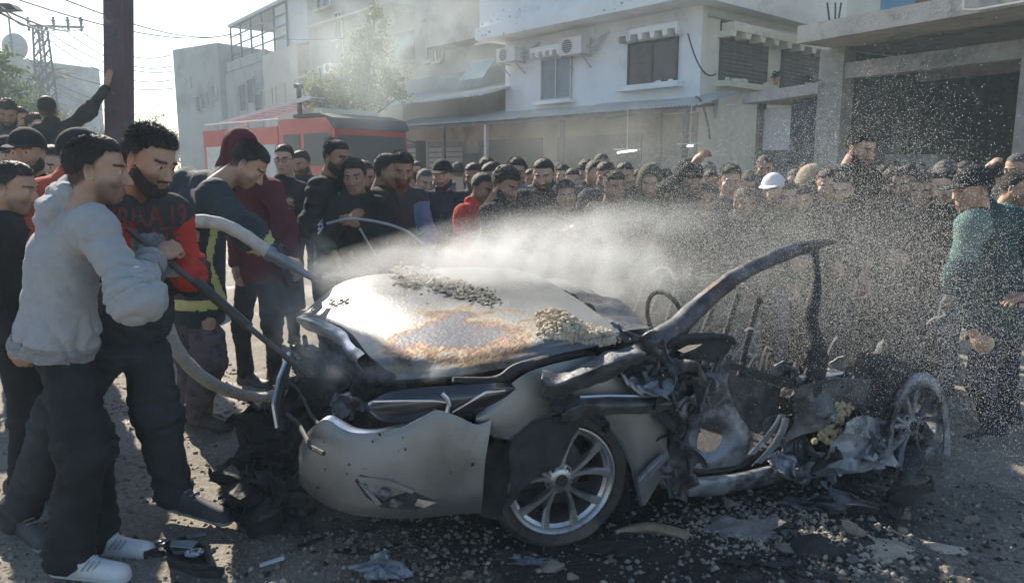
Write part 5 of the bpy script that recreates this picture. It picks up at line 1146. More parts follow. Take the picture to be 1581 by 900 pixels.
CR = [  # u, crown v, distance, kind, facing (180 = the camera), colour, label
 (10, 158, 9.0, 'g', -150, 'charcoal', 'dark bearded man in charcoal at the very left edge, near the green tree'),
 (27, 166, 9.6, 'i', -140, 'brown', 'bearded man in brown between the left edge and the man at the pole'),
 (50, 176, 9.0, 'a', -100, 'white', 'man in a white shirt just left of the man leaning on the pole'),
 (42, 203, 4.9, 'd', -165, 'black', 'man in a dark baseball cap left of the orange red jacket'),
 (80, 226, 5.6, 'e', -150, 'charcoal', 'shaven headed youth between the capped man and the red shoulder'),
 (6, 252, 3.7, 'a', -85, 'black', 'dark haired man in black cut off by the left edge beside the hoodie man'),
 (8, 214, 6.2, 'd', -130, 'navy', 'man in a navy cap at the left edge behind the nearest heads'),
 (466, 234, 8.6, 'i', 170, 'navy', 'man half hidden between the man with glasses and the bearded man in black'),
 (547, 249, 6.4, 'f', -170, 'black', 'dark haired youth in a black top with a white emblem beside the bearded man'),
 (560, 249, 7.6, 'e', -165, 'charcoal', 'broad faced man with cropped hair behind the youth with the white emblem'),
 (592, 239, 7.2, 'a', -100, 'black', 'man in profile just left of the man in blue sleeves'),
 (634, 267, 9.4, 'f', 170, 'tan', 'small figure in tan between the blue sleeves and the black cap'),
 (656, 262, 8.8, 'e', -165, 'grey', 'balding man in grey left of the man in the black cap'),
 (683, 250, 8.0, 'd', 180, 'navy', 'bearded man in a black cap and navy shirt facing the camera'),
 (707, 252, 12.0, 'a', 20, 'denim', 'distant man in denim blue seen from behind right of the black cap'),
 (733, 253, 8.6, 'a', 165, 'charcoal', 'man in charcoal turned to the left, right of the black cap'),
 (752, 247, 10.5, 'g', 170, 'brown', 'curly haired man in brown behind the red hooded jacket'),
 (763, 252, 8.2, 'b', 150, 'black', 'stout man in black behind the bent heads in the middle'),
 (742, 268, 7.1, 'e', -140, 'red', 'man in a bright red jacket bending forward in the middle'),
 (775, 262, 6.4, 'g', -125, 'black', 'curly dark head bowed low in front of the red jacket'),
 (798, 246, 8.9, 'c', 175, 'grey', 'young man with thick hair in grey above the bowed heads'),
 (820, 262, 11.5, 'a', 170, 'denim', 'man in denim far back left of the tall man facing the camera'),
 (839, 247, 7.6, 'i', 178, 'black', 'tall man in black facing the camera in the middle of the crowd'),
 (870, 256, 11.2, 'c', 160, 'denim', 'small far head in denim right of the tall man in black'),
 (884, 261, 10.0, 'a', 175, 'charcoal', 'far man in charcoal behind the veil of spray'),
 (873, 281, 7.4, 'f', -170, 'brown', 'short person in brown in front of the far heads'),
 (905, 251, 10.2, 'g', 165, 'grey', 'curly haired man in a grey jacket in the thick spray'),
 (917, 249, 9.0, 'e', -160, 'navy', 'man with cropped hair in navy in the thick spray'),
 (929, 238, 11.5, 'e', 172, 'tan', 'tall balding man in tan at the back under the lit tube'),
 (936, 251, 8.4, 'b', 170, 'charcoal', 'stout bearded man in charcoal in the thick spray'),
 (946, 267, 7.4, 'c', -165, 'brown', 'young man in brown lower in the thick spray'),
 (966, 252, 8.8, 'a', 160, 'navy', 'man in navy under the lit tube in the thick spray'),
 (985, 263, 10.2, 'i', 175, 'grey', 'man in grey far back in the thick spray'),
 (1004, 261, 8.0, 'k', 170, 'olive', 'man in an olive hooded jacket in the spray'),
 (1026, 262, 9.2, 'd', 165, 'black', 'man in a cap left of the one shielding his head'),
 (1060, 250, 6.8, 'h', -150, 'black', 'man in black with an arm raised over his head behind the spray'),
 (1096, 264, 9.4, 'a', 175, 'denim', 'man in denim right of the raised arm'),
 (1128, 257, 7.2, 'c', 165, 'charcoal', 'young man with dark curls in charcoal left of the white cap'),
 (1152, 270, 9.0, 'e', 178, 'brown', 'man in brown right behind the charcoal jacket'),
 (1180, 241, 10.5, 'i', 175, 'navy', 'tall far man above the white cap'),
 (1196, 271, 6.8, 'd', 150, 'olive', 'man in a white baseball cap in the falling drops'),
 (1229, 262, 8.4, 'a', 160, 'black', 'man in black between the white cap and the tall bearded man'),
 (1252, 262, 7.4, 'k', -160, 'tan', 'man in a tan hooded jacket at the elbow of the tall bearded man'),
 (1365, 258, 7.4, 'c', 150, 'brown', 'young man in brown right behind the tall bearded man'),
 (1381, 260, 6.6, 'a', 140, 'black', 'man in black leaning left beside the tall bearded man'),
 (1401, 266, 6.9, 'g', 120, 'charcoal', 'curly head in charcoal looking left into the wreck'),
 (1410, 260, 9.4, 'd', 170, 'navy', 'man in a dark cap before the garage opening'),
 (1428, 270, 7.2, 'b', 130, 'black', 'stout bearded man in black before the garage opening'),
 (1457, 249, 6.1, 'e', -60, 'navy', 'man with grey cropped hair looking away to the right beside the green jacket'),
 (1489, 250, 8.2, 'i', 160, 'charcoal', 'man behind the black cap of the man in green'),
 (1532, 256, 8.0, 'h', 170, 'black', 'man in a black knitted cap behind the man in green'),
 (1549, 262, 9.2, 'a', 175, 'grey', 'far man in grey behind the moustached man'),
 (1566, 264, 5.3, 'a', -145, 'teal', 'dark haired man with a moustache at the right edge behind the man in green'),
 (1278, 262, 6.9, 'a', 160, 'black', 'man in black close behind the left shoulder of the tall bearded man'),
 (1352, 272, 6.8, 'e', 150, 'black', 'cropped man in black at the right shoulder of the tall bearded man'),
 (1388, 290, 5.9, 'g', 130, 'black', 'short curly haired man in black leaning over the rear of the wreck'),
 (1420, 285, 6.2, 'a', 125, 'charcoal', 'man in charcoal over the rear wheel arch, second row'),
 (1440, 262, 7.8, 'c', 170, 'black', 'young man in black in front of the garage appliance'),
 (1447, 300, 5.6, 'i', 115, 'black', 'stooping man in black right behind the rear wheel arch'),
 (1472, 280, 5.9, 'b', 120, 'black', 'stout man in black between the wheel arch and the man in green'),
 (1236, 286, 6.3, 'b', 165, 'black', 'stout bearded man in black below the white cap'),
 (1090, 285, 6.1, 'a', 170, 'black', 'man in black in the falling drops behind the windscreen pillar'),
 (1150, 290, 6.2, 'e', 175, 'charcoal', 'cropped man in charcoal in the falling drops left of the white cap'),
 (1298, 268, 6.6, 'i', 165, 'black', 'man in black just left behind the quilted jacket of the tall man'),
 (1402, 258, 5.7, 'i', 135, 'black', 'broad man in black standing close behind the rear of the wreck'),
 (1432, 268, 5.5, 'e', 125, 'black', 'cropped man in black pressed up to the rear quarter of the wreck'),
 (1466, 262, 5.4, 'a', 110, 'black', 'man in black shoulder to shoulder with the man in green'),
 (1215, 280, 6.0, 'a', 170, 'black', 'man in black right in front of the white baseball cap wearer'),
 (1578, 238, 7.0, 'e', 100, 'charcoal', 'balding man at the right edge in front of the concrete column'),
]
for (u, v, Y, k, yw, col, lab) in CR:
    if 540 < u < 1300: Y = max(5.75, Y*.84)
    hg = m_hairb if int(u) % 5 == 0 else m_hairg if 'grey cropped' in lab or 'balding' in lab else None
    stand(u, v, Y, k, yw, col, lab, skin=(int(u)*7) % 3, hair=hg, cap='white' if 'white baseball' in lab else None, pants='black' if u < 60 else random.choice(['black', 'navy', 'charcoal', 'denim']))
rg = random.Random(5)
for n_ in range(34):
    u = 560+n_*28+rg.uniform(-10, 10); Y = rg.uniform(9.8, 14); c_ = rg.choice(['black', 'charcoal', 'navy', 'brown', 'charcoal', 'black', 'black'])
    if 1290 < u < 1370: continue
    stand(u, rg.uniform(250, 273), Y, rg.choice('abcdegik'), 180+rg.uniform(-45, 45), c_, 'man standing far back in the crowd, mostly hidden by the heads in front', skin=rg.randint(0, 2), hair=rg.choice([m_hair, m_hair, m_hairg, m_hairb]), group='far back rows of the crowd')

# man with glasses holding a phone
r_ = np.array([-2.05, 6.9, 0])
j = at0(r_, pelvis=(440, 395, 6.95), chest=(440, 325, 6.92), neck=(438, 275, 6.9), head=(439, 246, 6.85), sR=(413, 292, 6.88), eR=(412, 345, 6.8), wR=(434, 332, 6.6), sL=(466, 292, 6.92), eL=(472, 345, 6.85), wL=(452, 322, 6.62),
        hR=(428, 408, 6.95), hL=(452, 408, 6.95), kR=(428, 470, 6.9), kL=(452, 470, 6.9), aR=(427, 530, 6.95), aL=(455, 530, 6.95), tR=(425, 536, 6.8), tL=(457, 536, 6.8))
j['hr'] = (-.12, 0, R(178)); f = figure(j, vox=.014, hvox=.0045, top='jacket', hairk='short', headk='lean', beard=0, stub=.1, seed=31, hands=(1., 1.), bulk=.98)
G1 = build_figure(f, 'young man with black rimmed glasses in a black jacket looking at a phone', tuple(r_), 0, {'jacket': CL['black']}, skin=2)
m = MB(); HMg = f['_HM']
for g in (-1, 1):
    m.tube([np.array(HMg @ Vector((g*.033+.022*math.cos(a), .101, .002+.017*math.sin(a)))) for a in np.linspace(0, 6.283, 15)], .0025, 4, cap=False)
    m.tube([np.array(HMg @ Vector(p)) for p in ((g*.055, .098, .006), (g*.079, .05, .006), (g*.083, -.01, .0))], .0025, 4)
m.tube([np.array(HMg @ Vector(p)) for p in ((-.011, .103, .005), (.011, .103, .005))], .0022, 4); m.build('glasses', m_black, G1)
pc = PY(446, 316, 6.52); t = thing('phone', 'phone held by the man with glasses', 'phone', tuple(pc), 0); m = MB(); m.box(-.036, .036, -.004, .004, -.07, .07); o_ = m.build('case', m_black, t); m = MB(); m.box(-.032, .032, .0042, .006, -.064, .064); m.build('screen', m_win, t)

# bearded man in profile in a black quilted jacket
r_ = np.array([-1.42, 5.9, 0])
j = at0(r_, pelvis=(520, 420, 5.95), chest=(518, 335, 5.92), neck=(512, 272, 5.9), head=(520, 243, 5.82), sR=(492, 290, 5.72), eR=(478, 350, 5.65), wR=(510, 385, 5.5), sL=(545, 285, 6.05), eL=(560, 345, 6.0), wL=(545, 385, 5.7),
        hR=(508, 435, 5.9), hL=(530, 435, 6.0), kR=(505, 510, 5.9), kL=(530, 510, 6.0), aR=(505, 575, 5.9), aL=(530, 572, 6.0), tR=(525, 585, 5.78), tL=(550, 582, 5.9))
j['hr'] = (-.22, 0, R(-118)); f = figure(j, vox=.013, hvox=.0045, top='puffer', hairk='short', headk='wide', beard=1.5, seed=32, bulk=1.08)
G2 = build_figure(f, 'heavy bearded man in a black hooded jacket with white stripes, in profile', tuple(r_), 0, {'jacket': CL['black']}, skin=1)
jk2 = part(G2, 'jacket')
def quadmesh(w, h_): me = bpy.data.meshes.new('q'); me.from_pydata([(-w/2, -h_/2, 0), (w/2, -h_/2, 0), (w/2, h_/2, 0), (-w/2, h_/2, 0)], [], [(0, 1, 2, 3)]); return me
m_wst = mat('white print', (.6, .6, .6), rough=.8)
for k in range(3): wrap_on(jk2, 'stripe', quadmesh(.075, .014), PY(496, 345+k*6-3, 5.6), .075, m_wst, .95, (-.2, 1, 0), .006)
wrap_on(jk2, 'emblem', quadmesh(.03, .02), PY(524, 300, 5.6), .03, m_wst, .5, (-.2, 1, 0), .006)

# man with grey blue sleeves over a dark vest
r_ = np.array([-.95, 6.15, 0])
j = at0(r_, pelvis=(620, 420, 6.2), chest=(616, 340, 6.17), neck=(612, 286, 6.15), head=(620, 262, 6.05), sR=(584, 305, 6.1), eR=(578, 370, 6.05), wR=(590, 420, 5.95), sL=(648, 303, 6.2), eL=(662, 365, 6.15), wL=(655, 415, 6.0),
        hR=(608, 432, 6.2), hL=(632, 432, 6.2), kR=(606, 500, 6.15), kL=(634, 500, 6.15), aR=(606, 565, 6.2), aL=(634, 565, 6.2), tR=(604, 573, 6.05), tL=(636, 573, 6.05))
j['hr'] = (-.32, 0, R(-158)); f = figure(j, vox=.013, hvox=.0045, top='jacket', hairk='full', headk='wide', beard=0, stub=.95, seed=33, bulk=1.05, tbulk=1.02)
G3 = build_figure(f, 'stubbled young man in a dark vest over grey blue sleeves', tuple(r_), 0, {'jacket': CL['charcoal']}, skin=1)
me = part(G3, 'jacket').data; me.materials.append(CL['blue']); V = np.array([v.co[:] for v in me.vertices]); Fc = np.array([V[list(p.vertices)].mean(0) for p in me.polygons]); J_ = f['_J']; msk = np.zeros(len(Fc), bool)
for g in 'LR': d1, t1 = segd(Fc, J_['s'+g], J_['e'+g]); d2, t2 = segd(Fc, J_['e'+g], J_['w'+g]); msk |= ((d1 < .09) & (t1 > .16)) | (d2 < .08)
me.polygons.foreach_set('material_index', msk.astype(int)); me.update()
# ================================================================== THE WRECK
CO = np.array([-.0842, 3.8599, 0]); CA_ = -2.75154
HD = np.array([math.cos(CA_), math.sin(CA_), 0]); LF = np.array([-HD[1], HD[0], 0])
# car frame: +x towards its nose, +y towards the camera side, z up
def cs(u, v, y):
    r = ray(u, v); t = (y-(EY-CO)@LF)/(r@LF); p = EY+r*t-CO; return np.array([p@HD, y, p[2]])
def cz(u, v, z): p = PG(u, v, z)-CO; return np.array([p@HD, p@LF, z])
CAR = thing('burnt_car', 'burnt out silver hatchback, front end and side torn open, being hosed down', 'car', tuple(CO), CA_)
def crom(P, n):
    """Catmull-Rom through control points along axis 0"""
    P = np.asarray(P, float); k = len(P); E_ = np.concatenate([[2*P[0]-P[1]], P, [2*P[-1]-P[-2]]]); out = []
    for t in np.linspace(0, k-1, n):
        i = min(int(t), k-2); f = t-i; a, b, c, d = E_[i], E_[i+1], E_[i+2], E_[i+3]
        out.append(.5*((2*b)+(-a+c)*f+(2*a-5*b+4*c-d)*f*f+(-a+3*b-3*c+d)*f**3))
    return np.array(out)
def grid(ctrl, nu, nv):
    G_ = crom(np.asarray(ctrl, float), nu); return np.swapaxes(crom(np.swapaxes(G_, 0, 1), nv), 0, 1)
def sheet(G_, th=.003, noise=0., nsc=6., seed=0., crease=0.):
    """a grid of points -> pressed sheet with thickness and dents"""
    nu, nv = G_.shape[:2]; du = np.gradient(G_, axis=0); dv = np.gradient(G_, axis=1); N = np.cross(du, dv); N /= np.maximum(np.linalg.norm(N, axis=2, keepdims=True), 1e-9)
    if noise or crease:
        f = fbm(G_*nsc+seed, 3)*noise+(1-2*np.abs(vnoise(G_*nsc*.8+seed+9)))*crease; G_ = G_+N*f[..., None]
    A_ = G_.reshape(-1, 3); B_ = (G_-N*th).reshape(-1, 3); n = nu*nv; idx = np.arange(n).reshape(nu, nv)
    q = np.stack([idx[:-1, :-1], idx[1:, :-1], idx[1:, 1:], idx[:-1, 1:]], -1).reshape(-1, 4); f = [q, q[:, ::-1]+n]
    for e in (idx[0, :], idx[-1, ::-1], idx[::-1, 0], idx[:, -1]): f.append(np.stack([e[:-1], e[1:], e[1:]+n, e[:-1]+n], -1))
    return np.concatenate([A_, B_]), np.concatenate(f).astype(np.int32)
def panel(name, ctrl, mt, parent=None, nu=24, nv=24, th=.003, noise=0., nsc=6., seed=0., crease=0.):
    v, q = sheet(grid(ctrl, nu, nv), th, noise, nsc, seed, crease); return smooth_angle(mobj(name, v, q, mt, parent or CAR), 50)
# --- materials
m_sil = mat('dusty silver paint', (.21, .205, .195), (.30, .295, .285), 2.4, .34, metal=.75, bump=.06, bsc=60, c3=(.17, .15, .13), sc3=3.2, t3=(.54, .72), rough2=.62)
m_silc = mat('silver paint edge', (.50, .53, .57), (.60, .62, .65), 5, .28, metal=.8, bump=.05)
m_burn = mat('burnt steel', (.045, .05, .058), (.17, .175, .185), 7, .55, metal=.55, bump=.5, bsc=35, c3=(.10, .065, .045), sc3=5, t3=(.56, .66))
m_soot = mat('soot black', (.010, .010, .011), (.032, .032, .034), 12, .7, bump=.6, bsc=45)
m_ash = mat('ash grey steel', (.19, .205, .23), (.38, .40, .43), 5, .5, metal=.45, bump=.35, bsc=30, c3=(.05, .05, .055), sc3=4, t3=(.5, .62))
m_tyre = mat('dusty tyre', (.022, .021, .020), (.07, .06, .05), 6, .85, bump=.4, bsc=40, c3=(.12, .10, .08), sc3=3, t3=(.52, .66))
m_alloy = mat('alloy rim', (.45, .45, .45), (.58, .57, .55), 7, .33, metal=.85, bump=.08, c3=(.26, .23, .20), sc3=7, t3=(.5, .68))
m_foam = mat('burnt seat foam', (.36, .28, .17), (.55, .45, .30), 14, .95, bump=1., bsc=30)
m_lens = glassmat('smoked lens', (.02, .022, .026), .12)
m_chr = mat('chrome', (.7, .7, .7), rough=.18, metal=1)
def hood_mat():
    m = bpy.data.materials.new('heat stained silver paint'); m.use_nodes = True; nt = m.node_tree; b = nt.nodes['Principled BSDF']; L = nt.links.new
    tc = nt.nodes.new('ShaderNodeTexCoord'); mp = nt.nodes.new('ShaderNodeMapping'); c = cz(700, 500, .96)
    mp.inputs['Location'].default_value = (-c[0]/.40, -(c[1]+.05)/.42, 0); mp.inputs['Scale'].default_value = (1/.40, 1/.42, 0); L(tc.outputs['Object'], mp.inputs[0])
    ln = nt.nodes.new('ShaderNodeVectorMath'); ln.operation = 'LENGTH'; L(mp.outputs[0], ln.inputs[0])
    n = nt.nodes.new('ShaderNodeTexNoise'); n.inputs['Scale'].default_value = 4; n.inputs['Detail'].default_value = 9; n.inputs['Roughness'].default_value = .68; L(tc.outputs['Object'], n.inputs[0])
    a = nt.nodes.new('ShaderNodeMath'); a.operation = 'MULTIPLY_ADD'; a.inputs[1].default_value = 2.4; L(n.outputs[0], a.inputs[0]); s_ = nt.nodes.new('ShaderNodeMath'); s_.operation = 'ADD'; L(ln.outputs[1], a.inputs[2]); s_.inputs[1].default_value = -1.15; L(a.outputs[0], s_.inputs[0])
    r = nt.nodes.new('ShaderNodeValToRGB'); e = r.color_ramp.elements; e[0].position = 0; e[0].color = (.11, .115, .125, 1); e[1].position = 1; e[1].color = (.17, .175, .178, 1)
    for p_, c_ in ((.45, (.095, .10, .115)), (.60, (.10, .08, .08)), (.68, (.13, .075, .05)), (.76, (.19, .135, .08)), (.86, (.22, .20, .16))): k = e.new(p_); k.color = rgb(*c_)
    L(s_.outputs[0], r.inputs[0])
    n2 = nt.nodes.new('ShaderNodeTexNoise'); n2.inputs['Scale'].default_value = 55; n2.inputs['Detail'].default_value = 5; L(tc.outputs['Object'], n2.inputs[0])
    mr = nt.nodes.new('ShaderNodeMapRange'); mr.inputs[1].default_value = .56; mr.inputs[2].default_value = .66; mr.inputs[4].default_value = .75; L(n2.outputs[0], mr.inputs[0])
    mx = nt.nodes.new('ShaderNodeMix'); mx.data_type = 'RGBA'; L(mr.outputs[0], mx.inputs[0]); L(r.outputs[0], mx.inputs[6]); mx.inputs[7].default_value = (.20, .17, .13, 1); L(mx.outputs[2], b.inputs['Base Color'])
    b.inputs['Metallic'].default_value = .9
    m3 = nt.nodes.new('ShaderNodeMapRange'); m3.inputs[3].default_value = .28; m3.inputs[4].default_value = .60; L(n.outputs[0], m3.inputs[0]); L(m3.outputs[0], b.inputs['Roughness'])
    bp = nt.nodes.new('ShaderNodeBump'); bp.inputs['Strength'].default_value = .22; bp.inputs['Distance'].default_value = .01; L(n2.outputs[0], bp.inputs['Height']); L(bp.outputs[0], b.inputs['Normal'])
    return m
# --- hood
HC = [[(.68, .61, .775), (.50, .735, .80), (.30, .81, .83), (.07, .87, .88), (-.19, .93, .93)],
      [(.69, .585, .80), (.50, .70, .83), (.29, .775, .862), (.06, .84, .905), (-.20, .90, .95)],
      [(.77, .49, .85), (.48, .58, .88), (.24, .65, .91), (.02, .76, .95), (-.22, .86, .97)],
      [(.79, .05, .88), (.5, .17, .93), (.2, .17, .965), (-.1, .2, .985), (-.33, .22, 1.0)],
      [(.88, -.29, .875), (.56, -.34, .985), (.18, -.36, 1.0), (-.1, -.36, 1.01), (-.40, -.33, 1.02)],
      [(.95, -.53, .845), (.65, -.72, 1.005), (.25, -.74, 1.035), (-.05, -.76, 1.04), (-.36, -.74, 1.02)],
      [(.93, -.60, .81), (.64, -.80, .93), (.25, -.84, .965), (-.05, -.86, .97), (-.36, -.84, .95)]]
HG = grid(HC, 60, 60); hood = panel('hood', HC, hood_mat(), nu=60, nv=60, th=.012, noise=.006, nsc=3.2, seed=2.)
# folded front lip of the hood
panel('hood_lip', [[tuple(np.array(p)+d) for p in ((.775, .42, .845), (.80, .2, .86), (.80, .05, .875), (.86, -.2, .885), (.93, -.5, .875))] for d in (A3(0, 0, .004), A3(.035, 0, -.02), A3(.01, 0, -.07))], m_silc, nu=10, nv=30, noise=.012, nsc=8)
# --- bumper cover, traced along a bowed plan line
def onplan(u, v, pl):
    best = None; r = ray(u, v)
    for (x0, y0), (x1, y1) in zip(pl[:-1], pl[1:]):
        a = CO+HD*x0+LF*y0; b = CO+HD*x1+LF*y1; dx, dy = b[0]-a[0], b[1]-a[1]; det = r[0]*(-dy)+dx*r[1]
        if abs(det) < 1e-9: continue
        t = (a[0]*(-dy)+dx*a[1])/det; s_ = (r[0]*a[1]-r[1]*a[0])/det
        if -.02 <= s_ <= 1.02 and t > 0 and (best is None or t < best[0]): best = (t, x0+(x1-x0)*s_, y0+(y1-y0)*s_)
    if best is None: return cs(u, v, .9)
    return np.array([best[1], best[2], EYE+best[0]*r[2]])
th_ = np.linspace(0, 1, 24); plan = [(.30, .91), (.42, .915)]+[(.46+.62*math.sin(t*1.45), .55+.365*math.cos(t*1.45)) for t in th_]+[(1.085, .35), (1.09, .2)]
def out_plan(k): cx, cy = .42, .35; return [(x+(x-cx)*k, y+(y-cy)*k) for x, y in plan]
U_ = [758, 735, 705, 672, 640, 605, 570, 535, 505, 478, 462]
T_ = [648, 655, 642, 633, 652, 664, 669, 666, 648, 664, 690]
M_ = [720, 722, 722, 722, 722, 722, 720, 716, 708, 700, 712]
B_ = [790, 791, 794, 797, 799, 799, 797, 790, 779, 762, 742]
ctrl = []
for fr, bulge, ush in ((0, 0, 0), (.12, .02, -2), (.45, .05, -9), (.8, .045, -13), (.94, .01, -15), (1., -.03, -16)):
    row = []
    for u, t, b in zip(U_, T_, B_):
        uu = u+ush*max(0, (u-600)/158)
        row.append(onplan(uu, t+(b-t)*fr, out_plan(bulge)))
    ctrl.append(row)
bump = panel('bumper_cover', ctrl, m_sil, nu=40, nv=70, th=.004, noise=.004, nsc=5, seed=1)
# inward lip along its top edge
lip = []
for (dx, dz) in ((0, 0.002), (-.035, .004), (-.06, -.012)):
    lip.append([onplan(u, t, plan)+A3(dx*.8, dx*1.0, dz) for u, t in zip([672, 650, 625, 600, 570, 540, 515, 500, 482], [633, 645, 658, 664, 669, 667, 655, 648, 660])])
panel('bumper_lip', lip, m_silc, nu=8, nv=40, th=.003)
# broken fog lamp in the bumper
def bp_(u, v, k=.075): return onplan(u, v, out_plan(k))
fog_out = [(548, 742), (556, 733), (600, 742), (640, 760), (671, 776), (640, 787), (590, 783), (566, 768)]
def flatpoly(name, pts, mt, parent, th=.012, n=None):
    P = np.array(pts); c = P.mean(0); nn = np.array([.75, .66, 0]) if n is None else np.array(n); nn = nn/np.linalg.norm(nn); m = MB(); k = len(P)
    v = [*P, *(P-nn*th)]; m.add(v, [tuple(range(k)), tuple(range(2*k-1, k-1, -1))]+[(j, (j+1) % k, k+(j+1) % k, k+j)[::-1] for j in range(k)]); return m.build(name, mt, parent)
fog = flatpoly('fog_lamp', [bp_(u, v, .062) for u, v in fog_out], m_soot, bump, .02)
for pts, mt in (([(550, 735), (600, 741), (640, 757), (636, 762), (600, 750), (556, 745)], m_sil), ([(553, 745), (562, 746), (590, 778), (582, 780)], m_chr), ([(645, 770), (672, 776), (655, 784), (640, 780)], m_chr), ([(604, 770), (622, 776), (612, 783), (600, 781)], m_ash)):
    flatpoly('lamp_shard', [bp_(u, v, .075) for u, v in pts], mt, bump, .01)
m = MB(); c_ = bp_(592, 763, .07); m.lathe([(.001, .01), (.022, .006), (.028, -.01)], 16, (0, 0, 0)); m.v = [tuple(Matrix.Rotation(R(-40), 3, 'Z') @ Vector(p)+Vector(c_)) for p in m.v]; m.build('lamp_bulb', m_ash, bump)
m = MB()
for k in range(16):
    u, v = random.uniform(490, 740), random.uniform(665, 770); c_ = bp_(u, v, .056); m.rock(c_, random.uniform(.003, .009), (.5, 1, 1))
tag(m.build('soot_speck', m_soot, bump), kind='stuff')
# --- front fender and the silver wing behind the wheel
Fu = [735, 760, 790, 815, 840, 862, 885, 910, 935, 958, 975, 990, 1010, 1030]
Ft = [640, 622, 592, 575, 566, 560, 555, 550, 548, 548, 550, 560, 580, 600]
Fb = [655, 672, 677, 662, 645, 636, 634, 640, 655, 682, 720, 780, 758, 720]
Y_ = .885
ctrl = [[cs(u, t+(b-t)*f, Y_+.02*math.sin(f*3.14)) for u, t, b in zip(Fu, Ft, Fb)] for f in (0, .33, .66, 1.)]
panel('front_fender', ctrl, m_sil, nu=20, nv=70, th=.004, noise=.006, nsc=4, seed=5)
# rolled arch edge
m = MB(); m.tube([cs(u, b, Y_+.004) for u, b in zip(Fu[1:12], Fb[1:12])], .008, 6); m.build('arch_edge', m_burn, CAR)
# --- headlight
hl_o = [(568, 622), (600, 606), (660, 596), (730, 592), (780, 591), (796, 598), (780, 614), (755, 630), (722, 640), (690, 640), (655, 650), (600, 655), (572, 645)]
top_ = [(568, 622), (600, 606), (660, 598), (730, 593), (780, 591), (796, 598)]; bot_ = [(572, 640), (600, 652), (660, 652), (722, 642), (770, 622), (796, 600)]
pl2 = out_plan(-.05)
rows = [[onplan(u0+(u1-u0)*f, v0+(v1-v0)*f, out_plan(-.06+.05*math.sin(f*3.14))) for (u0, v0), (u1, v1) in zip(top_, bot_)] for f in (0, .25, .5, .75, 1)]
hl = panel('headlight', rows, m_lens, nu=16, nv=40, th=.02)
m = MB(); m.tube([onplan(u, v, out_plan(.0)) for u, v in ((576, 620), (620, 619), (668, 619), (690, 621))], .004, 5); m.tube([onplan(u, v, out_plan(.0)) for u, v in ((698, 636), (722, 622), (750, 606), (780, 602))], .005, 5); m.build('chrome_strip', m_chr, hl)
m = MB(); m.tube([onplan(u, v, out_plan(.005)) for u, v in ((683, 608), (690, 615), (693, 625), (690, 636))], .010, 6); m.build('lens_ring', m_silc, hl)
# --- black core of the nose: crumpled sheets, struts and hoses between hood and ground
def crumple(name, c, size, mt, seed, parent=None, n=22, th=.003, rough_=.32):
    rg = np.random.RandomState(seed); a = rg.normal(size=3); a /= np.linalg.norm(a); b = np.cross(a, rg.normal(size=3)); b /= np.linalg.norm(b); e = np.cross(a, b)
    sx, sy, sz = size; u = np.linspace(-1, 1, n); U, V_ = np.meshgrid(u, u, indexing='ij'); edge = 1+.25*vnoise(np.stack([U*2+seed, V_*2, U*0], -1))
    P = (U*edge)[..., None]*a*.5+(V_*edge)[..., None]*b*.5; Q_ = P*3+seed*3.1
    d = np.stack([vnoise(Q_), vnoise(Q_+40), vnoise(Q_+80)], -1)*rough_+np.stack([vnoise(Q_*2.7), vnoise(Q_*2.7+40), vnoise(Q_*2.7+80)], -1)*rough_*.35
    d = d+(1-2*np.abs(vnoise(Q_*1.3+5)))[..., None]*e*.12
    G_ = (P+d)*np.array(size)+np.array(c); v, q = sheet(G_, th); o = mobj(name, v, q, mt, parent or CAR); me = o.data; me.polygons.foreach_set('use_smooth', [True]*len(me.polygons))
    try: me.set_sharp_from_angle(angle=R(28))
    except Exception: pass
    return o
m = MB(); m.box(.35, .80, -.68, .60, .22, .62); m.box(-.25, .35, -.62, .55, .25, .70); m.build('engine_block', m_soot, CAR)
sd_ = 100
for k in range(20):
    sd_ += 1; crumple('torn_panel', (random.uniform(.55, .95), random.uniform(-.75, .50), random.uniform(.25, .62)), (random.uniform(.2, .34),)*3, random.choice([m_soot, m_soot, m_burn]), sd_)
for (u, v, z, s_, mt) in ((520, 630, .62, .16, m_ash), (500, 560, .62, .22, m_burn), (470, 560, .70, .22, m_soot), (450, 600, .6, .2, m_soot), (560, 600, .66, .25, m_soot), (500, 530, .70, .16, m_burn), (610, 640, .6, .2, m_soot), (640, 675, .5, .25, m_soot)):
    sd_ += 1; crumple('torn_panel', cz(u, v, z)-A3(.06, 0, 0), (s_,)*3, mt, sd_)
m = MB(); m.tube([cz(u, v, z) for u, v, z in ((446, 545, .80), (430, 585, .72), (422, 625, .62), (428, 660, .52))], .010, 6); m.build('grille_strip', m_silc, CAR)
m = MB(); m.tube([cz(u, v, z) for u, v, z in ((447, 548, .78), (436, 590, .70), (429, 628, .60), (436, 665, .50))], .022, 6); m.build('grille_frame', m_soot, CAR)
for pts, r_ in ((((440, 585), (460, 600), (480, 640), (500, 665)), .008), (((445, 640), (462, 655), (480, 690), (500, 700)), .009), (((500, 500), (520, 560), (560, 590), (600, 600)), .012), (((470, 520), (480, 580), (530, 610)), .015), (((640, 600), (645, 630), (643, 650)), .004)):
    m = MB(); m.tube([cz(u, v, .62) for u, v in pts], r_, 6); m.build('hose', m_soot, CAR)
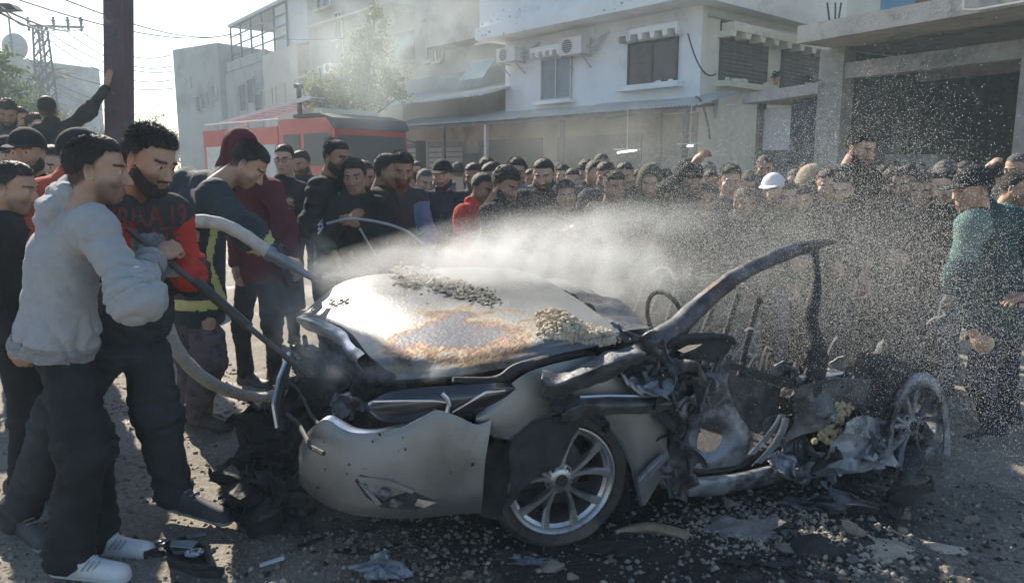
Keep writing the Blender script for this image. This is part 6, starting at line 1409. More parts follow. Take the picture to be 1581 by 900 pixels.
# melted front corner reaching the ground on the far front side
for k in range(16):
    sd_ += 1; u, v = random.uniform(385, 470), random.uniform(650, 790); z = max(.03, (800-v)/900+random.uniform(-.03, .12)); crumple('melted_plastic', cz(u, v, z), (random.uniform(.14, .30),)*3, m_soot, sd_, n=16)
panel('torn_strip', [[cz(u, v, .12) for u, v in r_] for r_ in (((470, 735), (452, 765), (425, 792), (400, 806)), ((462, 722), (440, 752), (420, 775), (402, 790)))], m_sil, nu=5, nv=14, noise=.012, nsc=9)
panel('torn_strip', [[cz(u, v, .30) for u, v in r_] for r_ in (((465, 690), (480, 712), (500, 738)), ((458, 705), (478, 735), (496, 752)))], m_burn, nu=5, nv=14, noise=.012, nsc=9)
# --- wheels
def wheel(x, y, z, burnt=False, steer=0., camber=0.):
    w = bpy.data.objects.new('wheel', None); link(w, CAR); w.location = (x, y, z); w.rotation_euler = (camber, 0, steer)
    ro = .318 if not burnt else .285; m = MB()
    prof = [(.243, -.02), (.262, .004), (.290, .012), (.308, 0), (.316, -.018), (ro, -.04), (ro, -.17), (.30, -.20), (.262, -.205), (.243, -.18)] if not burnt else [(.243, -.02), (.252, -.005), (.258, -.03), (.258, -.15), (.243, -.17)]
    m.lathe(prof, 64, closed=True)
    if not burnt:
        v2 = []
        for p in m.v:
            q = np.array(p); zz = q[2]
            if zz < -.24: k = (-.24-zz)/.08; q[2] = zz+.020*k; q[1] += (.028 if q[1] > -.09 else -.028)*k
            q[1] += .004*math.sin(9*math.atan2(zz, q[0])+1); v2.append(tuple(q))
        m.v = v2
    t_ = m.build('tyre', m_tyre if not burnt else m_soot, w); smooth_angle(t_, 35)
    if not burnt:
        m = MB(); 
        for k in range(72):
            a = 2*math.pi*k/72; ca, sa = math.cos(a), math.sin(a)
            m.bar((ca*.3175, -.035, sa*.3175), (ca*.3175, -.165, sa*.3175), .006, .012)
        for k in range(3): m.lathe([(.3195, -.06-.035*k), (.3195, -.068-.035*k)], 48)
        tag(m.build('tread_block', m_tyre, w), kind='stuff')
    am = m_alloy if not burnt else m_ash
    m = MB(); m.lathe([(.246, -.004), (.250, .003), (.243, .004), (.232, -.006), (.222, -.03), (.215, -.15), (.225, -.18), (.222, -.18), (.208, -.15), (.212, -.03), (.236, -.012)], 64, closed=True); smooth_angle(m.build('rim', am, w), 30)
    m = MB(); m.lathe([(.001, -.13), (.15, -.13), (.15, -.15), (.001, -.15)], 40); m.build('brake_disc', m_burn, w)
    for k in range(10):
        a = 2*math.pi*(k//2)/5+(.235 if k % 2 else -.235)+.3; tw = (.12 if k % 2 else -.12); sec = []
        for t in np.linspace(0, 1, 8):
            r_ = .045+(.236-.045)*t; aa = a+tw*(t**1.4)*.9-(.13 if k % 2 else -.13)*(1-t); hw = .0125+.010*t**2; yo = -.012-.020*math.sin(t*math.pi*.5)**2*(1-t)+.004*t
            rad = np.array([math.cos(aa), 0, math.sin(aa)]); tan_ = np.array([-math.sin(aa), 0, math.cos(aa)]); c_ = rad*r_
            sec.append([c_-tan_*hw+A3(0, yo-.012, 0), c_-tan_*hw*.55+A3(0, yo, 0), c_+tan_*hw*.55+A3(0, yo, 0), c_+tan_*hw+A3(0, yo-.012, 0), c_+tan_*hw*.7+A3(0, yo-.04, 0), c_-tan_*hw*.7+A3(0, yo-.04, 0)])
        v = [p for s_ in sec for p in s_]; f = [(i*6+j, (i+1)*6+j, (i+1)*6+(j+1) % 6, i*6+(j+1) % 6) for i in range(7) for j in range(6)]+[tuple(range(6)), tuple(range(47, 41, -1))]
        m = MB(); m.add(v, f); smooth_angle(m.build('spoke', am, w), 38)
    m = MB(); m.lathe([(.001, -.006), (.034, -.006), (.055, -.014), (.068, -.028), (.068, -.06)], 40); smooth_angle(m.build('hub', am, w), 30)
    for k in range(5):
        a = 2*math.pi*k/5+.3+.628; c_ = (.052*math.cos(a), 0, .052*math.sin(a)); m = MB(); m.lathe([(.0115, -.008), (.0115, -.030), (.001, -.030)], 16, c_); hole = m.build('lug_hole', m_soot, w)
        m = MB(); m.lathe([(.001, -.012), (.006, -.012), (.0075, -.016), (.0075, -.03)], 6, c_); m.build('lug_nut', m_ash, w)
    m = MB(); m.lathe([(.001, .0), (.024, .0), (.028, -.003), (.028, -.01)], 32); m.build('centre_cap', m_soot, w)
    m = MB(); m.lathe([(.0215, .001), (.0215, .003), (.0245, .003), (.0245, .001)], 32, closed=True)
    for g in (-1, 1):
        pts = [(0, .0), (.008, .006), (.0175, .0095), (.0165, .005), (.009, .001), (.0, -.006)]
        m.prism([(p[0]*g, p[1]) for p in (pts if g < 0 else pts[::-1])], .001, .003)
    if not burnt: m.build('emblem', m_chr, w)
    return w
hub = cs(868, 741, .86)
wheel(hub[0], .86, .318, steer=R(-4), camber=R(-2))
wr = cs(1412, 655, .84); wheel(wr[0], .84, .27, burnt=True, camber=R(3))
wheel(.0, -.72, .31); wheel(wr[0]-.05, -.78, .26, burnt=True)
# arch liners and the shredded liner hanging over the front wheel
panel('arch_liner', [[(hub[0]+.375*math.cos(a), y, .33+.375*math.sin(a)) for a in np.linspace(-.1, 3.3, 9)] for y in (.875, .75, .5, .42)], m_soot, nu=10, nv=40, th=.004, noise=.01, nsc=8)
panel('torn_liner', [[cs(u, v, y) for u, v, y in r_] for r_ in (((795, 668, .89), (830, 648, .90), (870, 642, .90), (905, 650, .90)), ((785, 700, .92), (815, 690, .93), (850, 690, .93), (885, 680, .92)), ((788, 745, .93), (810, 740, .94), (835, 725, .94), (862, 712, .93)), ((775, 790, .92), (793, 775, .94), (812, 752, .94), (835, 735, .93)))], m_soot, nu=22, nv=26, noise=.018, nsc=9, crease=.012)
panel('torn_liner', [[cs(u, v, y) for u, v, y in r_] for r_ in (((745, 660, .80), (770, 680, .82), (795, 690, .85)), ((742, 720, .82), (765, 740, .86), (785, 745, .88)), ((735, 790, .80), (755, 800, .84), (775, 800, .86)))], m_soot, nu=20, nv=16, noise=.016, nsc=9)
panel('arch_shell', [[cs(u, v, y) for u, v, y in r_] for r_ in (((935, 650, .88), (955, 685, .88), (968, 730, .88), (972, 790, .87)), ((920, 655, .80), (940, 690, .8), (952, 730, .8), (955, 790, .8)))], m_soot, nu=8, nv=20)
for k, (u, v, s_) in enumerate(((758, 688, .10), (765, 720, .13), (760, 760, .14))): crumple('melted_plastic', cs(u, v, .72), (s_,)*3, m_burn if k == 0 else m_soot, 300+k, n=14)
# --- torn rails over the wheel
def plate(name, pts_t, pts_b, y0, y1, mt, noise=.01, nsc=10, th=.006, nv=40):
    rows = [[cs(u, v, y0) for u, v in pts_t], [cs(u*.6+u2*.4, v*.6+v2*.4, y1) for (u, v), (u2, v2) in zip(pts_t, pts_b)], [cs(u*.3+u2*.7, v*.3+v2*.7, y1*.7+y0*.3) for (u, v), (u2, v2) in zip(pts_t, pts_b)], [cs(u, v, y0) for u, v in pts_b]]
    return panel(name, rows, mt, nu=18, nv=nv, th=th, noise=noise, nsc=nsc)
plate('torn_rail', [(838, 571), (868, 576), (900, 560), (950, 538), (985, 529), (998, 540)], [(836, 602), (842, 616), (880, 606), (930, 590), (975, 570), (994, 556)], .96, 1.06, m_burn, .016, 9)
plate('torn_rail', [(866, 634), (880, 616), (910, 612), (960, 614), (1010, 613), (1040, 612)], [(868, 652), (885, 652), (910, 643), (960, 640), (1010, 638), (1038, 634)], .94, 1.0, m_burn, .010, 9)
plate('torn_rail', [(838, 600), (850, 612), (868, 616), (885, 606)], [(862, 640), (868, 655), (878, 655), (888, 640)], .95, .99, m_soot, .012, 12)
m = MB(); m.tube([cs(u, v, .97) for u, v in ((895, 613), (940, 611), (1000, 612), (1035, 610))], .007, 6); m.build('rail_edge', m_silc, CAR)
for (u, v, s_, mt, sd2, y) in ((985, 545, .18, m_burn, 401, .9), (1005, 570, .20, m_ash, 402, .93), (1035, 575, .22, m_burn, 403, .93), (1050, 605, .22, m_burn, 404, .92), (1025, 615, .18, m_ash, 405, .93), (1045, 645, .20, m_soot, 406, .90), (1045, 690, .20, m_burn, 407, .88), (1050, 730, .16, m_burn, 408, .88), (1000, 600, .2, m_soot, 409, .85), (960, 590, .18, m_soot, 410, .85), (1070, 560, .16, m_soot, 411, .88), (920, 640, .14, m_soot, 412, .86), (1085, 590, .14, m_ash, 413, .88),
                             (1040, 545, .18, m_ash, 414, .80), (1060, 620, .2, m_soot, 415, .78), (1030, 660, .22, m_soot, 416, .78)):
    crumple('torn_panel', cs(u, v, y), (s_,)*3, mt, sd2, n=26, rough_=.36)
panel('door_hinge_panel', [[cs(u, v, .90) for u, v in r_] for r_ in (((1030, 620), (1035, 680), (1030, 730), (1035, 770)), ((1050, 620), (1052, 680), (1048, 730), (1052, 765)), ((1062, 630), (1066, 690), (1068, 730), (1062, 760)))], m_burn, nu=10, nv=30, noise=.012, nsc=10)
plate('sill_plate', [(984, 736), (1005, 714), (1030, 692)], [(990, 752), (1010, 732), (1034, 706)], .93, .95, m_ash, .004, 10)
# --- a-pillar, roof rail, b-pillar
def beam_tube(name, pts, mt, r, flat=1., n=10, parent=None):
    P = crom(np.array(pts), max(14, len(pts)*5)); m = MB(); rr = r if not hasattr(r, '__len__') else list(np.interp(np.linspace(0, 1, len(P)), np.linspace(0, 1, len(r)), r)); m.tube(P, rr, n); V = np.array(m.v); V = V+(fbm(V*8, 2)*.008)[:, None]; m.v = [tuple(p) for p in V]; return smooth_angle(m.build(name, mt, parent or CAR), 40)
ap = [cs(1012, 528, .86), cs(1050, 500, .80), cs(1090, 462, .76), cs(1140, 425, .72), cs(1190, 400, .68), cs(1230, 385, .65), cs(1300, 372, .63), cs(1390, 372, .62)]
beam_tube('a_pillar', ap[:6], m_burn, [.055, .05, .045, .042, .040, .038]); beam_tube('roof_rail', [ap[5], cs(1262, 378, .64), cs(1290, 376, .63)], m_soot, [.038, .03, .010])
beam_tube('pillar_stub', [ap[5]+A3(-.12, 0, 0), cs(1260, 440, .72), cs(1252, 490, .75), cs(1262, 545, .79), cs(1250, 620, .82)], m_soot, [.018, .024, .038, .032, .055, .05])
# black arched window seal over the door top
beam_tube('window_frame', [cs(u, v, .9) for u, v in ((1030, 535), (1045, 526), (1075, 519), (1105, 518), (1128, 522), (1134, 530))], m_soot, [.012, .018, .018, .016, .014, .010])
panel('window_panel', [[cs(u, v, .89) for u, v in r_] for r_ in (((1045, 530), (1075, 524), (1105, 523), (1132, 526)), ((1055, 545), (1080, 540), (1105, 540), (1128, 540)), ((1085, 556), (1100, 560), (1112, 558), (1120, 550)))], m_soot, nu=12, nv=24, noise=.006)
flatpoly('mirror_glass', [cs(u, v, .905) for u, v in ((1046, 541), (1062, 533), (1085, 531), (1072, 539), (1056, 545))][::-1], m_chr, CAR, .006, (0, 1, 0))
# --- door shell with round speaker hole
def ring_panel(name, outer, hole_c, hole_r, y, mt, th=.02):
    hc = cs(*hole_c, y); n = len(outer); O_ = crom(np.array([cs(u, v, y) for u, v in outer+[outer[0]]]), 49)[:-1]; rows = []
    for t in np.linspace(0, 1, 7):
        row = []
        for k, p in enumerate(O_):
            a = math.atan2(p[2]-hc[2], p[0]-hc[0]); q = A3(hc[0]+hole_r*math.cos(a), y, hc[2]+hole_r*math.sin(a)); row.append(q+(p-q)*t+A3(0, .012*math.sin(t*3.1)-(.02 if t == 0 else 0), 0))
        rows.append(row+[row[0]])
    v, q = sheet(np.array(rows), .004, .006, 7); return smooth_angle(mobj(name, v, q[:, ::-1], mt, CAR), 50)
ring_panel('door_shell', [(1062, 640), (1080, 622), (1112, 622), (1130, 632), (1150, 655), (1162, 680), (1160, 705), (1140, 716), (1100, 722), (1058, 720)], (1098, 676), .082, .84, m_ash)
panel('door_shell', [[cs(u, v, .84) for u, v in r_] for r_ in (((1095, 560), (1092, 590), (1090, 620), (1100, 630)), ((1120, 556), (1112, 590), (1115, 620), (1128, 634)), ((1128, 556), (1122, 585), (1128, 612), (1140, 640)))], m_ash, nu=14, nv=22, noise=.008, nsc=9)
panel('door_shell', [[cs(u, v, .83) for u, v in r_] for r_ in (((1100, 556), (1140, 562), (1180, 576), (1225, 585)), ((1110, 566), (1145, 574), (1182, 590), (1222, 600)))], m_soot, nu=8, nv=24, noise=.008)
panel('inner_skin', [[cs(u, v, .70) for u, v in r_] for r_ in (((1120, 575), (1160, 585), (1205, 600)), ((1130, 620), (1165, 640), (1200, 640)), ((1150, 660), (1175, 670), (1195, 665)))], m_burn, nu=16, nv=20, noise=.02, nsc=7)
beam_tube('door_rod', [cs(u, v, .93) for u, v in ((1112, 550), (1098, 585), (1080, 630), (1064, 665), (1052, 692))], m_burn, [.011, .011, .010, .012])
beam_tube('door_seal', [cs(u, v, .88) for u, v in ((1058, 726), (1100, 728), (1140, 720), (1165, 700), (1190, 660), (1205, 640))], m_soot, .009)
for pts in (((1165, 702), (1185, 680), (1205, 655), (1213, 640)), ((1175, 715), (1198, 690), (1214, 662), (1218, 645))):
    panel('torn_strip', [[cs(u, v, .90) for u, v in pts], [cs(u-9, v-1, .93) for u, v in pts], [cs(u-14, v+4, .90) for u, v in pts]], m_silc, nu=6, nv=18, noise=.004)
panel('torn_panel', [[cs(u, v, .90) for u, v in r_] for r_ in (((1180, 650), (1190, 642), (1212, 640)), ((1180, 665), (1195, 662), (1210, 655)), ((1172, 672), (1185, 672), (1198, 668)))], m_ash, nu=12, nv=14, noise=.010, nsc=12)
panel('sill', [[cs(u, v, y) for u, v, y in r_] for r_ in (((1055, 738, .80), (1110, 733, .80), (1160, 724, .8), (1212, 712, .8)), ((1055, 744, .87), (1110, 740, .87), (1160, 731, .87), (1213, 718, .87)), ((1056, 765, .86), (1112, 760, .86), (1162, 750, .86), (1216, 735, .86)), ((1058, 768, .80), (1112, 763, .80), (1162, 753, .8), (1216, 738, .8)))], m_ash, nu=14, nv=40, noise=.006, nsc=9)
# --- torn middle and rear
rgx = random.Random(3)
for k in range(34):
    u, v = rgx.uniform(1215, 1362), rgx.uniform(585, 725); y = rgx.uniform(.45, .82)
    crumple('torn_panel', cs(u, v, y), (rgx.uniform(.16, .34),)*3, rgx.choice([m_soot, m_burn, m_ash, m_soot, m_burn]), 500+k, n=20, rough_=.36)
for (u, v, s_) in ((1205, 715, .12), (1225, 725, .12), (1330, 705, .14), (1345, 690, .14), (1290, 735, .08), (1280, 650, .10)): crumple('torn_panel', cs(u, v, .88), (s_,)*3, m_ash, int(u), n=18)
beam_tube('torn_strip', [cs(u, v, .8) for u, v in ((1222, 583), (1250, 582), (1280, 579), (1300, 578))], m_silc, .008)
m = MB()
for k in range(90):
    t = rgx.random(); u = 1262+45*t*0+rgx.uniform(-1, 1)*(16+8*math.sin(t*3))+28*(1-t); v = 688-66*(1-t)*1.0+(-1 if 0 else 0); v = 622+64*t; u = 1302-30*t+rgx.uniform(-16, 16); m.rock(cs(u, v, .86), rgx.uniform(.012, .024), (1, .8, .9))
tag(m.build('seat_foam', m_foam, CAR), kind='stuff')
panel('rear_door_skin', [[cs(u, v, .86) for u, v in r_] for r_ in (((1222, 600), (1262, 588), (1300, 582), (1345, 585)), ((1230, 640), (1258, 632), (1288, 612), (1330, 618)), ((1212, 690), (1240, 672), (1262, 660), (1285, 650)))], m_burn, nu=24, nv=30, noise=.03, nsc=7, crease=.02)
panel('rear_door_skin', [[cs(u, v, .88) for u, v in r_] for r_ in (((1300, 650), (1325, 640), (1350, 645), (1372, 655)), ((1285, 690), (1315, 680), (1345, 685), (1370, 690)), ((1270, 722), (1310, 722), (1345, 718), (1375, 712)))], m_ash, nu=24, nv=30, noise=.03, nsc=8, crease=.02)
panel('rear_sill', [[cs(u, v, .84) for u, v in r_] for r_ in (((1210, 715), (1250, 712), (1300, 712), (1360, 702)), ((1212, 740), (1250, 738), (1300, 732), (1362, 720)))], m_ash, nu=10, nv=40, noise=.02, nsc=9, crease=.01)
# rear quarter: broad arch over the burnt rear wheel
Ro = [(1366, 690), (1370, 655), (1382, 615), (1402, 585), (1428, 574), (1448, 590), (1460, 620), (1466, 660), (1466, 705)]
Ri = [(1378, 690), (1381, 660), (1391, 630), (1408, 604), (1427, 597), (1441, 607), (1450, 632), (1455, 662), (1455, 700)]
panel('rear_arch', [[cs(u, v, .88) for u, v in Ro], [cs((u+a)/2, (v+b)/2, .915) for (u, v), (a, b) in zip(Ro, Ri)], [cs(u, v, .89) for u, v in Ri], [cs(u, v, .78) for u, v in Ri]], m_ash, nu=14, nv=50, noise=.006, nsc=8)
panel('rear_quarter', [[cs(u, v, .86) for u, v in r_] for r_ in (((1330, 545), (1370, 548), (1400, 560), (1430, 574)), ((1320, 580), (1360, 578), (1390, 582), (1405, 590)), ((1325, 640), (1350, 640), (1368, 640), (1376, 640)))], m_soot, nu=20, nv=26, noise=.02, nsc=6)
m = MB(); m.box(-2.5, .3, -.8, .74, .16, .24); m.build('floor_pan', m_soot, CAR)
panel('far_side', [[(.1, -.82, .2), (-1.1, -.84, .2), (-2.5, -.82, .2)], [(.1, -.86, .55), (-1.1, -.88, .6), (-2.5, -.86, .6)], [(.1, -.82, .93), (-1.1, -.84, .90), (-2.5, -.8, .90)]], m_burn, nu=20, nv=60, noise=.03, nsc=4)
panel('firewall', [[(-.25, .7, .25), (-.25, 0, .25), (-.25, -.75, .25)], [(-.3, .75, .9), (-.32, 0, .98), (-.3, -.75, .92)]], m_soot, nu=14, nv=30, noise=.03)
panel('cowl', [[(-.22, .86, .96), (-.36, .3, 1.0), (-.38, -.3, 1.01), (-.36, -.8, .98)], [(-.42, .84, .95), (-.58, .3, .97), (-.6, -.3, .98), (-.5, -.8, .95)]], m_burn, nu=10, nv=40, noise=.02, nsc=7)
for y in (.36, -.36):
    for k in range(3):
        beam_tube('seat_frame', [(-1.05-.02*k, y-.22+.22*k, .35), (-1.15, y-.2+.2*k, .6), (-1.28, y-.16+.16*k, .98)], m_soot, .016)
    beam_tube('seat_frame', [(-1.28, y-.18, .96), (-1.30, y, 1.02), (-1.28, y+.18, .96)], m_soot, .018)
beam_tube('dashboard_bar', [(-.55, -.7, .82), (-.6, 0, .85), (-.55, .7, .82)], m_soot, .05)
m = MB(); 
for k in range(24):
    a = 6.283*k/23; m.v
m.tube([(-.82+.03*math.sin(a), .36+.18*math.cos(a), .86+.16*math.sin(a)) for a in np.linspace(0, 6.283, 25)], .012, 6); m.build('steering_wheel', m_soot, CAR)
for pts in (((1172, 572), (1178, 548), (1184, 535), (1192, 540)), ((1182, 570), (1185, 548), (1190, 545)), ((1155, 568), (1163, 552), (1168, 545)), ((1150, 512), (1156, 507), (1164, 508)), ((1278, 545), (1285, 530), (1292, 520)), ((1430, 500), (1440, 492), (1450, 490), (1460, 486)), ((1448, 488), (1452, 470), (1460, 455))):
    m = MB(); m.tube(crom([cs(u, v, .6) for u, v in pts], 10), .006, 5); m.build('wire', mat('pale burnt wire', (.42, .36, .28), rough=.7), CAR)
# black trim between hood and fender
beam_tube('fender_rail', [cs(u, v, .86) for u, v in ((700, 586), (740, 588), (775, 585), (800, 570), (840, 557), (880, 548), (920, 546))], m_soot, [.012, .018, .024, .022, .016, .010])
panel('gap_liner', [[cs(u, v, .76) for u, v in ((600, 605), (660, 598), (730, 590), (790, 580), (860, 560))], [cs(u, v, .72) for u, v in ((620, 660), (680, 650), (740, 640), (790, 620), (860, 600))]], m_soot, nu=8, nv=30, noise=.015)

# ---- rubble lying on the hood
def hood_pt(a, b):
    i = min(max(a, 0), .999)*59; j = min(max(b, 0), .999)*59; p = HG[int(i), int(j)]; return CO+HD*p[0]+LF*p[1]+A3(0, 0, p[2])
HW_ = np.array([CO+HD*p[0]+LF*p[1]+A3(0, 0, p[2]) for p in HG.reshape(-1, 3)])
def hood_at(u, v):
    d = HW_-EY; z = d@FW; uu = 790.5+FPX*(d@RT)/z; vv = 450-FPX*(d@UP)/z; k = np.argmin((uu-u)**2+(vv-v)**2); return HW_[k]
m_rub = mat('pale rubble', (.38, .31, .22), (.62, .53, .41), 12, .95, bump=.5, bsc=60); m_rubd = mat('dark cinders', (.03, .03, .03), (.10, .09, .08), 20, .9, bump=.5)
rq = random.Random(9); m = MB(); m2 = MB()
for k in range(900):
    t = rq.random(); u = 612+150*t+rq.gauss(0, 6); v = 428+40*t**1.2+rq.gauss(0, 7*(1-.3*t)); p = hood_at(u, v); r_ = rq.uniform(.008, .022)*(1.1-.5*t); (m2 if rq.random() < .15 else m).rock(p+A3(rq.uniform(-.012, .012), rq.uniform(-.012, .012), .004+r_*.3+abs(rq.gauss(0, .022))*(1-.6*t)), r_, (1, 1, .7), rq)
tag(m.build('rubble', m_rub), 'thin ridge of pale rubble along the far side of the silver hood', 'rubble', kind='stuff')
m = MB()
for k in range(1600):
    a = rq.random(); u = 832+116*a; v0 = 484+32*a; v1 = 524+14*a; v = v0+(v1-v0)*rq.random(); p = hood_at(u, v); h_ = .075*math.sin(min(1, a*1.4+.15)*3.0)*max(0, 1-((v-(v0+v1)/2)/((v1-v0)/2+3))**2); r_ = rq.uniform(.007, .018); m.rock(p+A3(0, 0, h_*rq.random()+.004), r_, (1, 1, .8), rq)
tag(m.build('rubble', m_rub), 'sandy heap of dirt and plaster on the rear corner of the hood', 'rubble', kind='stuff')
for k in range(170):
    u, v = rq.uniform(520, 930), rq.uniform(455, 525); p = hood_at(u, v); m2.rock(p+A3(0, 0, .004), rq.uniform(.003, .011), (1, 1, .6), rq)
m3 = MB()
for k in range(60):
    u, v = rq.uniform(495, 540), rq.uniform(466, 474); p = hood_at(u, v); m3.rock(p+A3(0, 0, .006), rq.uniform(.008, .02), (1, 1, .7), rq)
tag(m3.build('rubble', m_rub), 'few crumbs of rubble on the front edge of the hood', 'rubble', kind='stuff')
tag(m2.build('cinders', m_rubd), 'dark cinders scattered over the heat stained hood', 'cinders', kind='stuff')
# ================================================================== HOSE, BAR, DEBRIS
m_hose = mat('pale canvas hose', (.44, .42, .37), (.58, .55, .49), 14, .85, bump=.4, bsc=120, c3=(.20, .19, .17), sc3=6, t3=(.55, .7))
t = thing('fire_hose', 'thick pale canvas fire hose looping up from the ground through the firefighter\'s hands', 'fire hose', tuple(PG(415, 612)))
L0 = np.array(t.location)
pts = [PG(700, 560)*A3(1, 1, 0)+A3(0, .6, .04), PG(520, 575)+A3(0, 0, .04), PG(440, 612)+A3(0, 0, .05), PY(400, 614, 4.75), PY(345, 600, 4.2), PY(300, 572, 3.95), PY(268, 530, 3.8), PY(252, 480, 3.72), PY(248, 435, 3.7), PY(252, 392, 3.78), PY(268, 358, 3.86), PY(300, 342, 3.92), PY(340, 346, 3.94), PY(375, 362, 3.98), PY(402, 381, 4.0), PY(420, 394, 4.02)]
pts[0] = PG(560, 560)+A3(.2, .5, .04)
P = crom(np.array(pts), 90); m = MB(); m.tube([p-L0 for p in P], [.036+.0015*math.sin(k*1.7) for k in range(90)], 12); smooth_angle(m.build('hose', m_hose, t), 50)
a, b = PY(412, 389, 4.0), PY(484, 430, 4.08); d = (b-a)/np.linalg.norm(b-a)
m = MB(); m.tube([a-L0, a+d*.03-L0, a+d*.05-L0, a+d*.12-L0, a+d*.14-L0, b-L0], [.042, .042, .034, .034, .026, .017], 14); smooth_angle(m.build('nozzle', mat('grey nozzle', (.16, .18, .20), (.24, .25, .27), 8, .45, metal=.5), t), 30)
m = MB(); m.tube([a+d*.02-L0+A3(0, 0, .04), a+d*.04-L0+A3(0, 0, .04)], .012, 6); m.bar(a+d*.05-L0, a+d*.06-L0+A3(.03, 0, .07), .014, .02); m.build('valve_lever', m_steel, t)
NOZ = b
a, b = PY(196, 352, 2.98), PY(474, 578, 3.12); c_ = (a+b)/2; t = thing('iron_bar', 'long dark iron bar held by two men and poked into the engine bay', 'bar', tuple(c_))
m = MB(); m.tube([a-c_, b-c_], .0125, 10); smooth_angle(m.build('shaft', m_steel, t)); m = MB(); q_ = PY(300, 432, 3.03); m.tube([q_-c_, (a+b)/2-c_+(b-a)*.15], .021, 10); m.build('grip_sleeve', m_black, t)
# bent pipe seen over the hood
m = MB(); m.tube(crom([PY(505, 345, 5.35), PY(540, 338, 5.3), PY(585, 343, 5.3), PY(625, 356, 5.3), PY(655, 378, 5.3)], 24), .011, 6); m.tube([PY(555, 352, 5.3), PY(580, 395, 5.3)], .008, 5); tag(m.build('bent_tube', mat('pale bent tube', (.30, .30, .30), rough=.6)), 'thin bent tube arching behind the hood in front of the dark jackets', 'tube')
# ---- stones and debris on the ground
m_st = mat('limestone', (.30, .26, .20), (.48, .42, .34), 9, .95, bump=.7, bsc=30); m_st2 = mat('grey stone', (.16, .15, .14), (.30, .28, .26), 9, .95, bump=.7, bsc=30)
def stone_mesh(seed, name='stone'):
    rg = np.random.RandomState(seed); s = SDF(.25); s.ell((0, 0, 0), (1, .8, .62)); s.ell(rg.normal(size=3)*.35, (.7, .6, .5), rot=tuple(rg.rand(3)*3)); 
    v, q = s.mesh(.16); N = vnormals(v, q)
    for k in range(11):
        n = rg.normal(size=3); n /= np.linalg.norm(n); h = rg.uniform(.34, .66); dd = v@n-h; v = v-np.clip(dd, 0, None)[:, None]*n*.92
    v = v+N*(fbm(v*1.8+seed, 3)*.09)[:, None]; return rawmesh(name, v.astype(np.float32), q, [m_st], False)
SM = [stone_mesh(40+k) for k in range(5)]
def stone(u, v, w, lab, mt=None, grp=None, k=0, sq=.8, name='stone'):
    p = PG(u, v); s_ = w/2/FPX*float((p-EY)@FW); o = inst(name, SM[k % 5], None, (p[0], p[1], s_*.16*sq), (random.uniform(-.3, .3), random.uniform(-.3, .3), random.uniform(0, 6)), (s_*.88, s_*.88, s_*sq))
    if mt: setmat(o, mt)
    return tag(o, lab, 'stone', grp)
big = [(1322, 826, 66, 'largest pale lump of rubble on the right of the dark debris', m_st), (1212, 852, 40, 'flat grey stone below the dark debris on the right', m_st2), (1195, 800, 22, 'small pale stone under the sill of the wreck', m_st), (1465, 882, 34, 'rounded stone in the sun at the lower right corner', m_st),
       (1398, 800, 30, 'dusty lump touching the charred scrap on the right', m_st), (1500, 805, 40, 'crumbly sunlit lump near the right edge', m_st), (1395, 822, 22, 'small pale stone below the charred scrap on the right', m_st), (540, 838, 28, 'brown stone below the bumper', m_st), (536, 862, 20, 'small stone under the brown one below the bumper', m_st2), (362, 884, 26, 'reddish stone beside the plastic scrap', mat('reddish stone', (.26, .15, .10), (.38, .25, .18), 9, .9, bump=.5)),
       (386, 880, 22, 'second reddish stone right of the plastic scrap', MATS['reddish stone']), (855, 880, 46, 'pale clump of plaster below the front wheel', m_st), (883, 893, 30, 'round pale stone at the bottom edge below the wheel', m_st), (945, 868, 26, 'grey lump right of the plaster clump', m_st2), (1125, 780, 26, 'pinkish lump under the sill', m_st), (640, 880, 30, 'dark stone at the bottom edge under the bumper', m_st2),
       (1410, 712, 16, 'small stone behind the rear wheel', m_st), (1303, 712, 14, 'tiny pale stone by the torn side', m_st), (725, 888, 24, 'brown stone at the bottom edge left of the wheel', m_st), (90, 812, 26, 'grey stone between the feet of the two men', m_st2), (1060, 858, 20, 'grey stone right of the long wooden scrap', m_st2), (1320, 868, 30, 'half buried stone in shadow of the largest lump', m_st2)]
for k, (u, v, w, lab, mt) in enumerate(big): stone(u, v, w, lab, mt, None, k)
rq = random.Random(21)
def zone():
    r_ = rq.random()
    if r_ < .30: return rq.gauss(1150, 70), rq.gauss(815, 28)
    if r_ < .50: return rq.uniform(1220, 1560), rq.uniform(770, 895)
    if r_ < .70: return rq.uniform(330, 800), rq.uniform(815, 895)
    if r_ < .85: return rq.uniform(180, 430), rq.uniform(620, 760)
    return rq.uniform(30, 1560), rq.uniform(700, 895)
n_ = 0
while n_ < 170:
    u, v = zone()
    if 480 < u < 1240 and v < 780+0*u or v < 600: continue
    w = rq.uniform(7, 15); stone(u, v, w, 'small broken stone lying on the burnt ground around the wreck', rq.choice([m_st, m_st2, m_st2]), 'small stones scattered on the ground', n_, .75); n_ += 1
